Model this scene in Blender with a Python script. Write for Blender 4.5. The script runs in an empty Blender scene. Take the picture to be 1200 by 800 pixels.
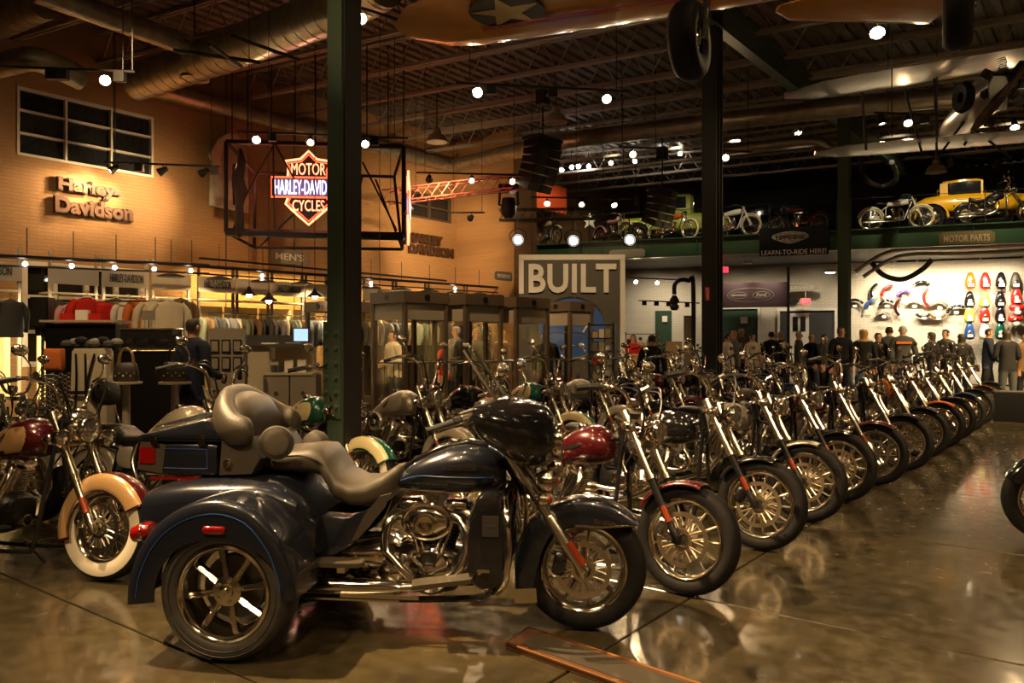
import bpy, bmesh, math, random
from math import sin, cos, pi, radians as R, sqrt, atan2, hypot
from mathutils import Vector as V, Matrix
random.seed(7)
S = bpy.context.scene
COL = S.collection
# ------------------------------------------------------------------ camera
F = 933.3                     # focal length in pixels of the 1200 px wide frame (28 mm)
CAMZ = 1.5
cam = bpy.data.cameras.new('camera'); cam.sensor_width = 36; cam.lens = 28
camo = bpy.data.objects.new('camera', cam); COL.objects.link(camo)
camo.location = (0, 0, CAMZ); camo.rotation_euler = (pi/2, 0, 0)
cam.clip_start = .05; cam.clip_end = 200
S.camera = camo
S.view_settings.view_transform = 'Standard'; S.view_settings.look = 'None'
S.view_settings.gamma = 1; S.view_settings.use_curve_mapping = False
S.view_settings.exposure = 0.0
S.cycles.transparent_max_bounces = 32
# ------------------------------------------------------------------ world: the dim hall beyond the modelled part
w = bpy.data.worlds.new('hall_gloom'); S.world = w; w.use_nodes = True
w.node_tree.nodes['Background'].inputs[0].default_value = (.5, .36, .2, 1)
w.node_tree.nodes['Background'].inputs[1].default_value = .03
# ------------------------------------------------------------------ main lights (each has its fitting built further down)
WARM = (1, .66, .33)
def P(x, y, Y):               # point seen at pixel x, y of the 1200x800 frame, at depth Y
    return V(((x-600)/F*Y, Y, CAMZ+(400-y)/F*Y))
def spot(loc, to, power, size=50, color=WARM, radius=.08, blend=.5):
    l = bpy.data.lights.new('spot_light', 'SPOT'); l.energy = power; l.color = color
    l.spot_size = R(size); l.spot_blend = blend; l.shadow_soft_size = radius
    o = bpy.data.objects.new('spot_light', l); COL.objects.link(o); o.location = loc
    o.rotation_euler = (V(to)-V(loc)).to_track_quat('-Z', 'Y').to_euler()
    return o
def area(loc, to, power, sx, sy, color=WARM):
    l = bpy.data.lights.new('area_light', 'AREA'); l.energy = power; l.color = color
    l.shape = 'RECTANGLE'; l.size = sx; l.size_y = sy
    o = bpy.data.objects.new('area_light', l); COL.objects.link(o); o.location = loc
    o.rotation_euler = (V(to)-V(loc)).to_track_quat('-Z', 'Y').to_euler()
    return o
NV = V((.798, -.603, 0))      # across the hall (away from the left wall)
AV = V((.603, .798, 0))       # along the left wall and the aisle
LAMPS = []                    # (location, aim, watts, cone) of lamp heads, seen ones and unseen added ones
K_TOP = 2.0                   # level of the unseen lamps over the motorcycles
def head(loc, aim, watts, cone=55, col=WARM, rad=.06): LAMPS.append((V(loc), V(aim), watts, cone, col, rad))
# unseen heads over the three-wheeler and the rows, above and behind the photographer
head((-4.3, 4.6, 6.4), (-.1, 4.2, .6), 4200, 56)
head((-3.2, .2, 6.4), (-1.4, 4.2, .7), 900, 46)
head((.6, -1.2, 6.4), (-.2, 4.2, .5), 450, 46)
head((4.5, .5, 6.4), (1.9, 5.5, .6), 800, 50)
head((7.5, 3.2, 6.4), (3.8, 8.2, .6), 900, 50)
head((10.5, 7, 6.4), (6, 11, .6), 800, 50)
head((13.5, 10.5, 6.4), (9, 15, .6), 1000, 50)
head((-1.2, 7.4, 6.4), (-1.4, 13.2, 1.4), 200, 50)  # unseen head added to brighten the kiosks
head((1.0, 9.8, 6.4), (1.3, 17, 2.4), 900, 40)  # unseen head added to brighten the lettered panel
head((-4.2, 6.6, 6.4), (-5.2, 11, 1.2), 500, 60)
head((-8.6, 7.6, 6.4), (-8.6, 15.2, 2.6), 520, 44)  # unseen, added to brighten the header boards, like the next one
head((-5.6, 10.4, 6.4), (-6.1, 18.2, 2.7), 900, 40)
head((-1.6, 10.6, 6.4), (-1.0, 15.6, 1.2), 900, 50)  # unseen head added to brighten the people behind the kiosks
head((9.0, 8.6, 6.4), (10.6, 13.5, .0), 3000, 66, (1, .70, .32))
head((13, 13.5, 6.4), (12.0, 17, .0), 3000, 75, (1, .70, .32))
head((6.5, 3.6, 6.4), (7.2, 9, .0), 700, 60)
for gx in (-5.6, -2.6, .4, 3.4, 6.4):  # unseen grid of lamps added for glints on the chrome
    for gy in (.8, 3.6, 6.4, 9.2):
        head((gx+.35*gy, gy, 6.45), (gx+.35*gy+.3*((gx*7) % 3-1), gy+.8, 0), 85, 75, WARM, .05)

for gx in (-8, -2, 4, 10): head((gx, -6.2, 6.4), (gx, -8.8, 2.5), 330, 110)  # unseen lamps added on the wall behind, to brighten what the chrome reflects
for ga in (-2, 5, 12): head(tuple(NV*15.5+AV*ga+V((0, 0, 6.4))), tuple(NV*18.8+AV*ga+V((0, 0, 2.5))), 330, 110)  # likewise unseen lamps added on the right wall for the reflections
N_TOP = len(LAMPS)
LAMPS = [(a, b, c*K_TOP, d, e, f) for a, b, c, d, e, f in LAMPS]
# ------------------------------------------------------------------ helpers
class MB:
    def __init__(s): s.v = []; s.f = []
    def add(s, vs, fs):
        n = len(s.v); s.v += [tuple(p) for p in vs]; s.f += [tuple(i+n for i in f) for f in fs]; return s
    def box(s, c, d, rot=None):
        x, y, z = d[0]/2, d[1]/2, d[2]/2
        vs = [V(q) for q in ((-x,-y,-z),(x,-y,-z),(x,y,-z),(-x,y,-z),(-x,-y,z),(x,-y,z),(x,y,z),(-x,y,z))]
        if rot: vs = [rot @ q for q in vs]
        c = V(c)
        return s.add([q+c for q in vs], [(0,3,2,1),(4,5,6,7),(0,1,5,4),(1,2,6,5),(2,3,7,6),(3,0,4,7)])
    def rings(s, rings, cap=True, closed=False):
        n = len(rings[0]); vs = [p for r in rings for p in r]; fs = []
        m = len(rings)
        for i in range(m if closed else m-1):
            a, b = i*n, ((i+1) % m)*n
            for j in range(n): k = (j+1) % n; fs.append((a+j, a+k, b+k, b+j))
        if cap and not closed: fs += [tuple(range(n))[::-1], tuple((m-1)*n+j for j in range(n))]
        return s.add(vs, fs)
    def strip(s, rows):       # open grid
        n = len(rows[0]); vs = [p for r in rows for p in r]
        return s.add(vs, [(i*n+j, i*n+j+1, (i+1)*n+j+1, (i+1)*n+j) for i in range(len(rows)-1) for j in range(n-1)])
    def tube(s, path, r, n=8, closed=False, sc=1):
        path = [V(p) for p in path]; m = len(path); rr = r if isinstance(r, (list, tuple)) else [r]*m
        rings = []; up = None
        for i, p in enumerate(path):
            if closed: t = path[(i+1) % m]-path[i-1]
            else: t = path[min(i+1, m-1)]-path[max(i-1, 0)]
            t = t.normalized() if t.length > 1e-9 else V((0, 0, 1))
            if up is None: up = t.orthogonal().normalized()
            else:
                up = up-t*up.dot(t)
                up = up.normalized() if up.length > 1e-6 else t.orthogonal().normalized()
            b = t.cross(up)
            rings.append([p+up*cos(2*pi*k/n)*rr[i]+b*sin(2*pi*k/n)*rr[i]*sc for k in range(n)])
        return s.rings(rings, closed=closed)
    def cyl(s, a, b, r0, r1=None, n=12):
        return s.tube([a, b], [r0, r0 if r1 is None else r1], n)
    def lathe(s, prof, n=32, c=(0,0,0), ax='y', cap=False, a0=0, a1=2*pi):
        rings = []; full = abs(a1-a0-2*pi) < 1e-6; m = n if full else n+1
        for k in range(m):
            a = a0+(a1-a0)*k/n; ring = []
            for r, h in prof:
                x, z = r*cos(a), r*sin(a)
                q = (x, h, z) if ax == 'y' else ((x, z, h) if ax == 'z' else (h, x, z))
                ring.append(V(c)+V(q))
            rings.append(ring)
        p = len(prof); vs = [q for r in rings for q in r]; fs = []
        for i in range(m if full else m-1):
            a, b = i*p, ((i+1) % m)*p
            for j in range(p-1): fs.append((a+j, a+j+1, b+j+1, b+j))
        return s.add(vs, fs)
    def ball(s, c, r, n=10, m=7):
        if not isinstance(r, (tuple, list)): r = (r, r, r)
        c = V(c); rings = []
        for i in range(m+1):
            t = .02+(pi-.04)*i/m
            rings.append([c+V((r[0]*sin(t)*cos(2*pi*k/n), r[1]*sin(t)*sin(2*pi*k/n), r[2]*cos(t))) for k in range(n)])
        return s.rings(rings)
    def prism(s, poly, y0, y1, ax='y', c=(0,0,0)):   # polygon in the xz plane, thick along y
        def q(a, b, h): return (a, h, b) if ax == 'y' else ((a, b, h) if ax == 'z' else (h, a, b))
        n = len(poly); c = V(c)
        vs = [c+V(q(a, b, y0)) for a, b in poly]+[c+V(q(a, b, y1)) for a, b in poly]
        return s.add(vs, [tuple(range(n)), tuple(range(2*n-1, n-1, -1))]+[(i, n+i, n+(i+1) % n, (i+1) % n) for i in range(n)])
    def loft(s, st, n=16, e=2.4, top=1.0):  # stations (x, z, half width y, half height, [exponent]) along x
        rings = []
        for q in st:
            x, z, hw, hh = q[:4]; ex = q[4] if len(q) > 4 else e; yc = q[5] if len(q) > 5 else 0; ring = []
            for k in range(n):
                a = 2*pi*k/n+pi/n; ca, sa = cos(a), sin(a)
                ring.append(V((x, yc+hw*abs(ca)**(2/ex)*(1 if ca > 0 else -1), z+hh*abs(sa)**(2/ex)*(1 if sa > 0 else -1))))
            rings.append(ring)
        return s.rings(rings)
    def mesh(s, smooth=40, name='mesh'):
        me = bpy.data.meshes.new(name); me.from_pydata(s.v, [], s.f)
        bm = bmesh.new(); bm.from_mesh(me); bmesh.ops.recalc_face_normals(bm, faces=bm.faces); bm.to_mesh(me); bm.free()
        if smooth:
            me.shade_smooth()
            if smooth < 180: me.set_sharp_from_angle(angle=R(smooth))
        me.materials.append(None)
        return me
def sm(pts, n=6, closed=False):     # Catmull-Rom through the points
    pts = [V(p) for p in pts]; out = []; m = len(pts)
    rng = m if closed else m-1
    for i in range(rng):
        if closed: a, b, c, d = pts[i-1], pts[i], pts[(i+1) % m], pts[(i+2) % m]
        else: a, b, c, d = pts[max(i-1, 0)], pts[i], pts[i+1], pts[min(i+2, m-1)]
        for k in range(n):
            t = k/n
            out.append(.5*((2*b)+(c-a)*t+(2*a-5*b+4*c-d)*t*t+(3*b-a-3*c+d)*t**3))
    if not closed: out.append(pts[-1])
    return out
def sm2(pts, n=4, closed=True): return [(p.x, p.y) for p in sm([(a, b, 0) for a, b in pts], n, closed)]
CACHE = {}
def cm(key, fn, smooth=40):
    if key not in CACHE:
        b = MB(); r = fn(b); CACHE[key] = (r if isinstance(r, bpy.types.Mesh) else b.mesh(smooth, key if isinstance(key, str) else str(key[0])))
    return CACHE[key]
def ob(name, me, mat, parent=None, loc=(0,0,0), rot=(0,0,0), label=None, scale=None):
    if isinstance(me, MB): me = me.mesh()
    o = bpy.data.objects.new(name, me); COL.objects.link(o)
    if mat is not None and len(o.material_slots):
        o.material_slots[0].link = 'OBJECT'; o.material_slots[0].material = mat
    o.location = loc; o.rotation_euler = rot
    if scale is not None: o.scale = scale if isinstance(scale, (tuple, list)) else (scale,)*3
    if parent is not None: o.parent = parent
    if label: o['label'] = label
    return o
def thing(name, label, cat, loc=(0,0,0), rot=0, group=None):
    o = bpy.data.objects.new(name, None); COL.objects.link(o); o.empty_display_size = .1
    o.location = loc; o.rotation_euler = rot if isinstance(rot, tuple) else (0, 0, rot)
    o['label'] = label; o['category'] = cat
    if group: o['group'] = group
    return o
def tag(o, label, cat, group=None):
    o['label'] = label; o['category'] = cat
    if group: o['group'] = group
    return o
def struct(o): o['kind'] = 'structure'; return o
def dup(o, loc=None, rot=None, label=None, parent=None):
    def cp(a, par):
        c = a.copy(); COL.objects.link(c); c.parent = par
        for ch in KIDS.get(a.name, ()): cp(ch, c)
        return c
    global KIDS
    KIDS = {}
    def walk(a):
        KIDS[a.name] = list(a.children)
        for ch in a.children: walk(ch)
    walk(o); r = cp(o, parent)
    if loc is not None: r.location = loc
    if rot is not None: r.rotation_euler = rot if isinstance(rot, tuple) else (0, 0, rot)
    if label: r['label'] = label
    return r
KIDS = {}
def text_mesh(body, w, h, depth=.02, bold=0.0, space=1.0, shear=0.0, line=1.0, bevel=0.0):
    key = ('text', body, w, h, depth, bold, space, shear)
    if key in CACHE: return CACHE[key]
    cu = bpy.data.curves.new('text', 'FONT'); cu.body = body; cu.size = 1; cu.offset = bold; cu.extrude = .01
    cu.align_x = 'CENTER'; cu.space_character = space; cu.shear = shear; cu.space_line = line; cu.resolution_u = 3
    o = bpy.data.objects.new('text', cu); COL.objects.link(o)
    dg = bpy.context.evaluated_depsgraph_get(); me = bpy.data.meshes.new_from_object(o.evaluated_get(dg))
    bpy.data.objects.remove(o); bpy.data.curves.remove(cu)
    xs = [v.co.x for v in me.vertices]; ys = [v.co.y for v in me.vertices]
    sx = w/(max(xs)-min(xs)); sy = h/(max(ys)-min(ys)) if h else sx
    cx, cy = (max(xs)+min(xs))/2, (max(ys)+min(ys))/2
    for v in me.vertices:
        x, y, z = v.co
        v.co = ((x-cx)*sx, -depth/2-z/.01*depth/2, (y-cy)*sy)     # local x right, z up, front face towards -y
    me.materials.clear(); me.materials.append(None); CACHE[key] = me
    return me
# ------------------------------------------------------------------ materials
def mat(name, col, metal=0, rough=.5, coat=0, coat_r=.05, spec=.5, emit=None, es=0, alpha=1, trans=0, ior=1.45, var=0, vscale=8, bump=0, bscale=40, c2=None, aniso=0):
    m = bpy.data.materials.new(name); m.use_nodes = True; nt = m.node_tree; b = nt.nodes['Principled BSDF']
    c = tuple(col)+(1,)
    b.inputs['Base Color'].default_value = c; b.inputs['Metallic'].default_value = metal; b.inputs['Roughness'].default_value = rough
    b.inputs['Coat Weight'].default_value = coat; b.inputs['Coat Roughness'].default_value = coat_r
    b.inputs['Specular IOR Level'].default_value = spec; b.inputs['IOR'].default_value = ior
    b.inputs['Alpha'].default_value = alpha; b.inputs['Transmission Weight'].default_value = trans
    if emit:
        b.inputs['Emission Color'].default_value = tuple(emit)+(1,); b.inputs['Emission Strength'].default_value = es
        m.cycles.emission_sampling = 'NONE'
    if var or bump:
        tc = nt.nodes.new('ShaderNodeTexCoord')
    if var:
        nz = nt.nodes.new('ShaderNodeTexNoise'); nz.inputs['Scale'].default_value = vscale; nz.inputs['Detail'].default_value = 5
        nt.links.new(tc.outputs['Object'], nz.inputs['Vector'])
        rp = nt.nodes.new('ShaderNodeMix'); rp.data_type = 'RGBA'
        d = c2 or tuple(q*(1-var) for q in col)
        rp.inputs[6].default_value = c; rp.inputs[7].default_value = tuple(d)+(1,)
        mr = nt.nodes.new('ShaderNodeMapRange'); mr.inputs[1].default_value = .35; mr.inputs[2].default_value = .65
        nt.links.new(nz.outputs[0], mr.inputs[0]); nt.links.new(mr.outputs[0], rp.inputs[0]); nt.links.new(rp.outputs[2], b.inputs['Base Color'])
    if bump:
        n2 = nt.nodes.new('ShaderNodeTexNoise'); n2.inputs['Scale'].default_value = bscale; n2.inputs['Detail'].default_value = 3
        nt.links.new(tc.outputs['Object'], n2.inputs['Vector'])
        bp = nt.nodes.new('ShaderNodeBump'); bp.inputs['Strength'].default_value = bump; bp.inputs['Distance'].default_value = .01
        nt.links.new(n2.outputs[0], bp.inputs['Height']); nt.links.new(bp.outputs[0], b.inputs['Normal'])
    return m
M = {}
def mk(k, *a, **kw): M[k] = mat(k, *a, **kw)
mk('chrome', (.74,.69,.6), 1, .1)
mk('fork_chrome', (.80,.72,.58), 1, .2)
mk('alloy', (.62,.58,.5), 1, .22)
mk('dull_alloy', (.45,.4,.32), 1, .38)
mk('rotor', (.62,.52,.36), 1, .3)
mk('dark_metal', (.06,.055,.05), .6, .4)
mk('black_gloss', (.006,.006,.007), 0, .12, coat=1)
mk('black_satin', (.005,.005,.005), 0, .38, spec=.35)
mk('rubber', (.007,.0065,.006), 0, .65, spec=.22, var=.4, vscale=30)
mk('tyre_brown_lit', (.036,.031,.024), 0, .55, var=.35, vscale=20)  # tyre rubber with warm brown light put into its colour
mk('leather', (.038,.031,.019), 0, .42, bump=.25, bscale=220, spec=.5)
mk('leather_black', (.009,.008,.007), 0, .4, bump=.3, bscale=200)
mk('speaker_cloth', (.07,.058,.038), 0, .7, bump=.5, bscale=400)
mk('brown_plastic', (.036,.029,.019), 0, .5)
mk('navy', (.013,.0155,.024), .45, .26, coat=1, coat_r=.03)
mk('chrome_cast', (.76,.71,.62), 1, .12, bump=.5, bscale=38)
mk('pin_blue', (.02,.055,.19), 0, .3)
mk('red_paint', (.12,.004,.006), .25, .25, coat=1)
mk('maroon', (.055,.003,.005), .3, .25, coat=1)
mk('red_lens', (.15,.003,.003), 0, .15, coat=1)
mk('orange_reflector', (.17,.023,.005), 0, .25, coat=.5)
mk('cream', (.50,.42,.22), 0, .22, coat=1)
mk('tan_paint', (.33,.2,.085), .2, .25, coat=1)
mk('teal', (.004,.08,.05), .2, .22, coat=1)
mk('silver_paint', (.26,.23,.18), .5, .3, coat=1)
mk('pearl', (.36,.32,.24), .2, .25, coat=1)
mk('blue_paint', (.01,.03,.10), .4, .25, coat=1)
mk('orange_paint', (.55,.11,.01), .2, .25, coat=1)
mk('green_dark', (.008,.045,.022), 0, .3, coat=.6)
mk('whitewall', (.5,.45,.34), 0, .5)
mk('lens', (.45,.43,.38), .85, .12, coat=1)
mk('white', (.75,.7,.6), 0, .5)
mk('white_gloss', (.8,.76,.68), 0, .25, coat=.6)
mk('yellow_paint', (.80,.44,.01), 0, .25, coat=.8)
mk('lime_paint', (.35,.42,.05), 0, .3, coat=.6)
mk('skin', (.55,.3,.18), 0, .55)
mk('hair_dark', (.03,.02,.012), 0, .6); mk('hair_grey', (.4,.36,.3), 0, .6); mk('hair_blond', (.5,.3,.1), 0, .5)
for _n, _c in dict(cloth_black=(.015,.014,.015), cloth_navy=(.02,.025,.045), cloth_grey=(.2,.19,.17), cloth_red=(.5,.02,.015), cloth_white=(.7,.66,.58), cloth_cream=(.6,.52,.36),
                   cloth_brown=(.16,.09,.04), cloth_olive=(.13,.13,.08), cloth_pink=(.6,.3,.28), denim=(.05,.07,.12), cloth_orange=(.6,.17,.04), cloth_charcoal=(.06,.06,.058)).items():
    mk(_n, _c, 0, .8, bump=.3, bscale=90, spec=.2)
mk('steel_green', (.045,.068,.045), 0, .45)
mk('black_steel', (.012,.011,.01), 0, .5)
mk('rig_black', (.015,.013,.012), .3, .45)
mk('wood', (.10,.042,.016), 0, .4, var=.5, vscale=6)
mk('copper_trim', (.35,.17,.07), 1, .35)
mk('taupe', (.22,.19,.14), 0, .6)
mk('laminate', (.42,.36,.25), 0, .5)
mk('kiosk_brown', (.07,.048,.03), 0, .5)
mk('cardboard', (.5,.33,.15), 0, .7)
mk('dome', (.4,.35,.27), .3, .35)
mk('galv', (.42,.38,.30), .85, .34, var=.25, vscale=5)
mk('deck', (.17,.14,.115), .3, .55, var=.4, vscale=2)
mk('joist_steel', (.30,.255,.21), .2, .5)
mk('drywall', (.55,.5,.4), 0, .8)
mk('bulb', (1,.8,.5), emit=(1,.78,.45), es=70)
mk('bulb_white', (1,.95,.85), emit=(1,.93,.8), es=40)
mk('neon_red', (.5,.05,.02), emit=(1,.10,.03), es=2.6)
mk('neon_white', (1,1,1), emit=(.75,.8,1), es=2.2)
mk('neon_core', (1,.5,.3), emit=(1,.34,.16), es=2.6)
mk('exit_red', (1,.05,.08), emit=(1,.06,.10), es=1.6)
mk('screen', (.2,.35,.6), emit=(.30,.48,.85), es=1.6)
mk('dark_glass', (.012,.013,.014), 0, .04, spec=.9)
def glass_mat(name, tint, clear):
    m = bpy.data.materials.new(name); m.use_nodes = True; nt = m.node_tree; nt.nodes.clear()
    out = nt.nodes.new('ShaderNodeOutputMaterial'); mx = nt.nodes.new('ShaderNodeMixShader'); t = nt.nodes.new('ShaderNodeBsdfTransparent'); g = nt.nodes.new('ShaderNodeBsdfGlossy')
    fr = nt.nodes.new('ShaderNodeLayerWeight'); fr.inputs[0].default_value = .5; pw = nt.nodes.new('ShaderNodeMath'); pw.operation = 'POWER'; pw.inputs[1].default_value = 5; ml = nt.nodes.new('ShaderNodeMath'); ml.operation = 'MULTIPLY'; ml.inputs[1].default_value = .6
    ad = nt.nodes.new('ShaderNodeMath'); ad.operation = 'ADD'; ad.inputs[1].default_value = 1-clear; ad.use_clamp = True
    g.inputs['Roughness'].default_value = .04; t.inputs[0].default_value = tuple(tint)+(1,)
    nt.links.new(fr.outputs['Facing'], pw.inputs[0]); nt.links.new(pw.outputs[0], ml.inputs[0]); nt.links.new(ml.outputs[0], ad.inputs[0]); nt.links.new(ad.outputs[0], mx.inputs[0]); nt.links.new(t.outputs[0], mx.inputs[1]); nt.links.new(g.outputs[0], mx.inputs[2]); nt.links.new(mx.outputs[0], out.inputs[0])
    return m
M['glass'] = glass_mat('clear_glass', (.93,.92,.88), .955)
M['smoke_glass'] = glass_mat('smoked_glass', (.35,.33,.3), .95)
def brick_mat(name, c1, c2, mortar, sc=1):
    m = mat(name, c1, rough=.75); nt = m.node_tree; b = nt.nodes['Principled BSDF']
    tc = nt.nodes.new('ShaderNodeTexCoord'); mp = nt.nodes.new('ShaderNodeMapping'); mp.inputs['Rotation'].default_value = (R(90), 0, 0)
    br = nt.nodes.new('ShaderNodeTexBrick'); br.inputs['Scale'].default_value = 1/sc; br.inputs['Brick Width'].default_value = .30; br.inputs['Row Height'].default_value = .072
    br.inputs['Mortar Size'].default_value = .008; br.inputs['Color1'].default_value = tuple(c1)+(1,); br.inputs['Color2'].default_value = tuple(c2)+(1,); br.inputs['Mortar'].default_value = tuple(mortar)+(1,)
    nt.links.new(tc.outputs['Object'], mp.inputs[0]); nt.links.new(mp.outputs[0], br.inputs['Vector']); nt.links.new(br.outputs['Color'], b.inputs['Base Color'])
    bp = nt.nodes.new('ShaderNodeBump'); bp.inputs['Strength'].default_value = .6; bp.inputs['Distance'].default_value = .01; bp.invert = True
    nt.links.new(br.outputs['Fac'], bp.inputs['Height']); nt.links.new(bp.outputs[0], b.inputs['Normal'])
    return m
M['brick'] = brick_mat('tan_brick', (.35,.19,.073), (.31,.168,.066), (.27,.15,.062))
M['block'] = brick_mat('painted_block', (.62,.56,.44), (.58,.52,.41), (.45,.4,.32))
# polished stained concrete: cloudy colour and cloudy gloss
def floor_mat():
    m = mat('polished_concrete', (.045,.038,.028), rough=.12); nt = m.node_tree; b = nt.nodes['Principled BSDF']
    tc = nt.nodes.new('ShaderNodeTexCoord'); n1 = nt.nodes.new('ShaderNodeTexNoise'); n1.inputs['Scale'].default_value = .9; n1.inputs['Detail'].default_value = 8; n1.inputs['Roughness'].default_value = .6
    n2 = nt.nodes.new('ShaderNodeTexNoise'); n2.inputs['Scale'].default_value = 9; n2.inputs['Detail'].default_value = 6
    nt.links.new(tc.outputs['Object'], n1.inputs[0]); nt.links.new(tc.outputs['Object'], n2.inputs[0])
    cr = nt.nodes.new('ShaderNodeValToRGB'); e = cr.color_ramp.elements
    e[0].position = .3; e[0].color = (.018,.015,.010,1); e[1].position = .72; e[1].color = (.050,.039,.017,1)
    nt.links.new(n1.outputs[0], cr.inputs[0])
    mx = nt.nodes.new('ShaderNodeMix'); mx.data_type = 'RGBA'; mx.blend_type = 'OVERLAY'; mx.inputs[0].default_value = .5
    nt.links.new(cr.outputs[0], mx.inputs[6]); nt.links.new(n2.outputs[0], mx.inputs[7]); nt.links.new(mx.outputs[2], b.inputs['Base Color'])
    mr = nt.nodes.new('ShaderNodeMapRange'); mr.inputs[1].default_value = .3; mr.inputs[2].default_value = .7; mr.inputs[3].default_value = .12; mr.inputs[4].default_value = .28
    nt.links.new(n2.outputs[0], mr.inputs[0]); nt.links.new(mr.outputs[0], b.inputs['Roughness'])
    bp = nt.nodes.new('ShaderNodeBump'); bp.inputs['Strength'].default_value = .03; bp.inputs['Distance'].default_value = .003
    nt.links.new(n1.outputs[0], bp.inputs['Height']); nt.links.new(bp.outputs[0], b.inputs['Normal'])
    b.inputs['Coat Weight'].default_value = .2; b.inputs['Coat Roughness'].default_value = .06
    return m
M['concrete'] = floor_mat()
# ------------------------------------------------------------------ frames of reference in the hall
WROT = atan2(.798, .603)                 # local x along the left wall, local y into it
W0 = V((-13.57, 10.25, 0))
def WP(s, z, off=0): return W0+AV*s+NV*off+V((0, 0, z))
def wpx(px, py, off=0):                  # along-wall distance and height of a point of the wall
    k = (px-600)/F; Y = -(17-off)/(k*.798-.603); p = V((k*Y, Y, 0))-W0
    return p.dot(AV), CAMZ+(400-py)/F*Y
M0 = V((.31, 28.8, 0)); MD = V((.928, -.372, 0)); MQ = V((.372, .928, 0)); MROT = atan2(-.372, .928)
def MP(s, z, off=0): return M0+MD*s+MQ*off+V((0, 0, z))
def mpx(px, py, off=0):
    k = (px-600)/F; o = M0+MQ*off; s = (k*o.y-o.x)/(MD.x-k*MD.y); p = o+MD*s
    return s, CAMZ+(400-py)/F*p.y
# ------------------------------------------------------------------ floor: slabs with open joints
fl = struct(ob('floor', MB().box((6, 15, -.14), (60, 56, .1)), M['black_satin']))
A_EDGES = [2.12+2.25*i for i in range(-3, 14)]; N_EDGES = [-19, -15.48, -10.98, -6.48, -1.98, 2.52, 7.02, 11.52]
for i in range(len(A_EDGES)-1):
    for j in range(len(N_EDGES)-1):
        g = .006
        a0, a1, n0, n1 = A_EDGES[i]+g, A_EDGES[i+1]-g, N_EDGES[j]+g, N_EDGES[j+1]-g
        me = cm(('slab', round(a1-a0, 3), round(n1-n0, 3)), lambda b: b.rings([[V((x*(n1-n0)/2*k, y*(a1-a0)/2*k2, z)) for x, y in ((-1,-1),(1,-1),(1,1),(-1,1))] for z, k, k2 in ((-.09,1,1),(-.005,1,1),(0,.998,.996))]), 0)
        c = NV*((n0+n1)/2)+AV*((a0+a1)/2)
        ob('slab', me, M['concrete'], fl, (c.x, c.y, 0), (0, 0, atan2(-.603, .798)))
# ------------------------------------------------------------------ left wall with its windows
def wall_with_holes(x0, x1, z0, z1, holes, t=.3):
    xs = sorted({x0, x1}|{h[0] for h in holes}|{h[1] for h in holes}); zs = sorted({z0, z1}|{h[2] for h in holes}|{h[3] for h in holes}); b = MB()
    for i in range(len(xs)-1):
        for j in range(len(zs)-1):
            cx, cz = (xs[i]+xs[i+1])/2, (zs[j]+zs[j+1])/2
            if any(h[0] < cx < h[1] and h[2] < cz < h[3] for h in holes): continue
            b.box((cx, t/2, cz), (xs[i+1]-xs[i], t, zs[j+1]-zs[j]))
    return b
def win(n, x0, x1, z0, z1, nx, nz, fr=.05):
    return (n, x0, x1, z0, z1, nx, nz, fr)
s0, zt = wpx(20, 100); s1, zb = wpx(180, 208)
W = [win(1, s0, s1, zb, zt, 3, 3)]
a, z1_ = wpx(26, 303); b_, z2_ = wpx(170, 335); W.append(win(2, a, b_, 1.0, 3.08, 4, 3, .1))
a, zt2 = wpx(478, 222); b_, zb2 = wpx(529, 262); W.append(win(3, a, b_, zb2, zt2, 2, 2, .06))
wl = struct(ob('wall_left', wall_with_holes(-16, 32, 0, 8.4, [(q[1], q[2], q[3], q[4]) for q in W]), M['brick'], None, W0, (0, 0, WROT)))
mk('window_white', (.6, .55, .45), 0, .5)
for n, x0, x1, z0, z1, nx, nz, fr in W:
    b = MB()
    for x in (x0+fr/2, x1-fr/2): b.box((x, .06, (z0+z1)/2), (fr, .14, z1-z0))
    for z in (z0+fr/2, z1-fr/2): b.box(((x0+x1)/2, .06, z), (x1-x0, .13, fr))
    for i in range(1, nx): b.box((x0+(x1-x0)*i/nx, .06, (z0+z1)/2), (fr*.8, .12, z1-z0))
    for i in range(1, nz): b.box(((x0+x1)/2, .06, z0+(z1-z0)*i/nz), (x1-x0, .11, fr*.7))
    wo = struct(ob('window_%d' % n, b.mesh(0), M['window_white' if n < 3 else 'kiosk_brown'], None, W0, (0, 0, WROT)))
    for i in range(nx):
        for j in range(nz):
            ob('pane', cm(('pane', n), lambda b: b.box((0, 0, 0), ((x1-x0)/nx-.01, .012, (z1-z0)/nz-.01)), 0), M['dark_glass'], wo, (x0+(x1-x0)*(i+.5)/nx, .1, z0+(z1-z0)*(j+.5)/nz))
# brick pier at the far end of the wall
sp, _ = wpx(535, 300)
struct(ob('trim_1', MB().box((sp+.6, -1.17, 4.2), (1.2, 2.34, 8.4)), M['brick'], None, W0, (0, 0, WROT)))
# wall control joints
for px in (265, 345):
    s_, _ = wpx(px, 300); struct(ob('trim_2', MB().box((s_, -.004, 5.2), (.03, .012, 6.4)), M['kiosk_brown'], None, W0, (0, 0, WROT)))
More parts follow.
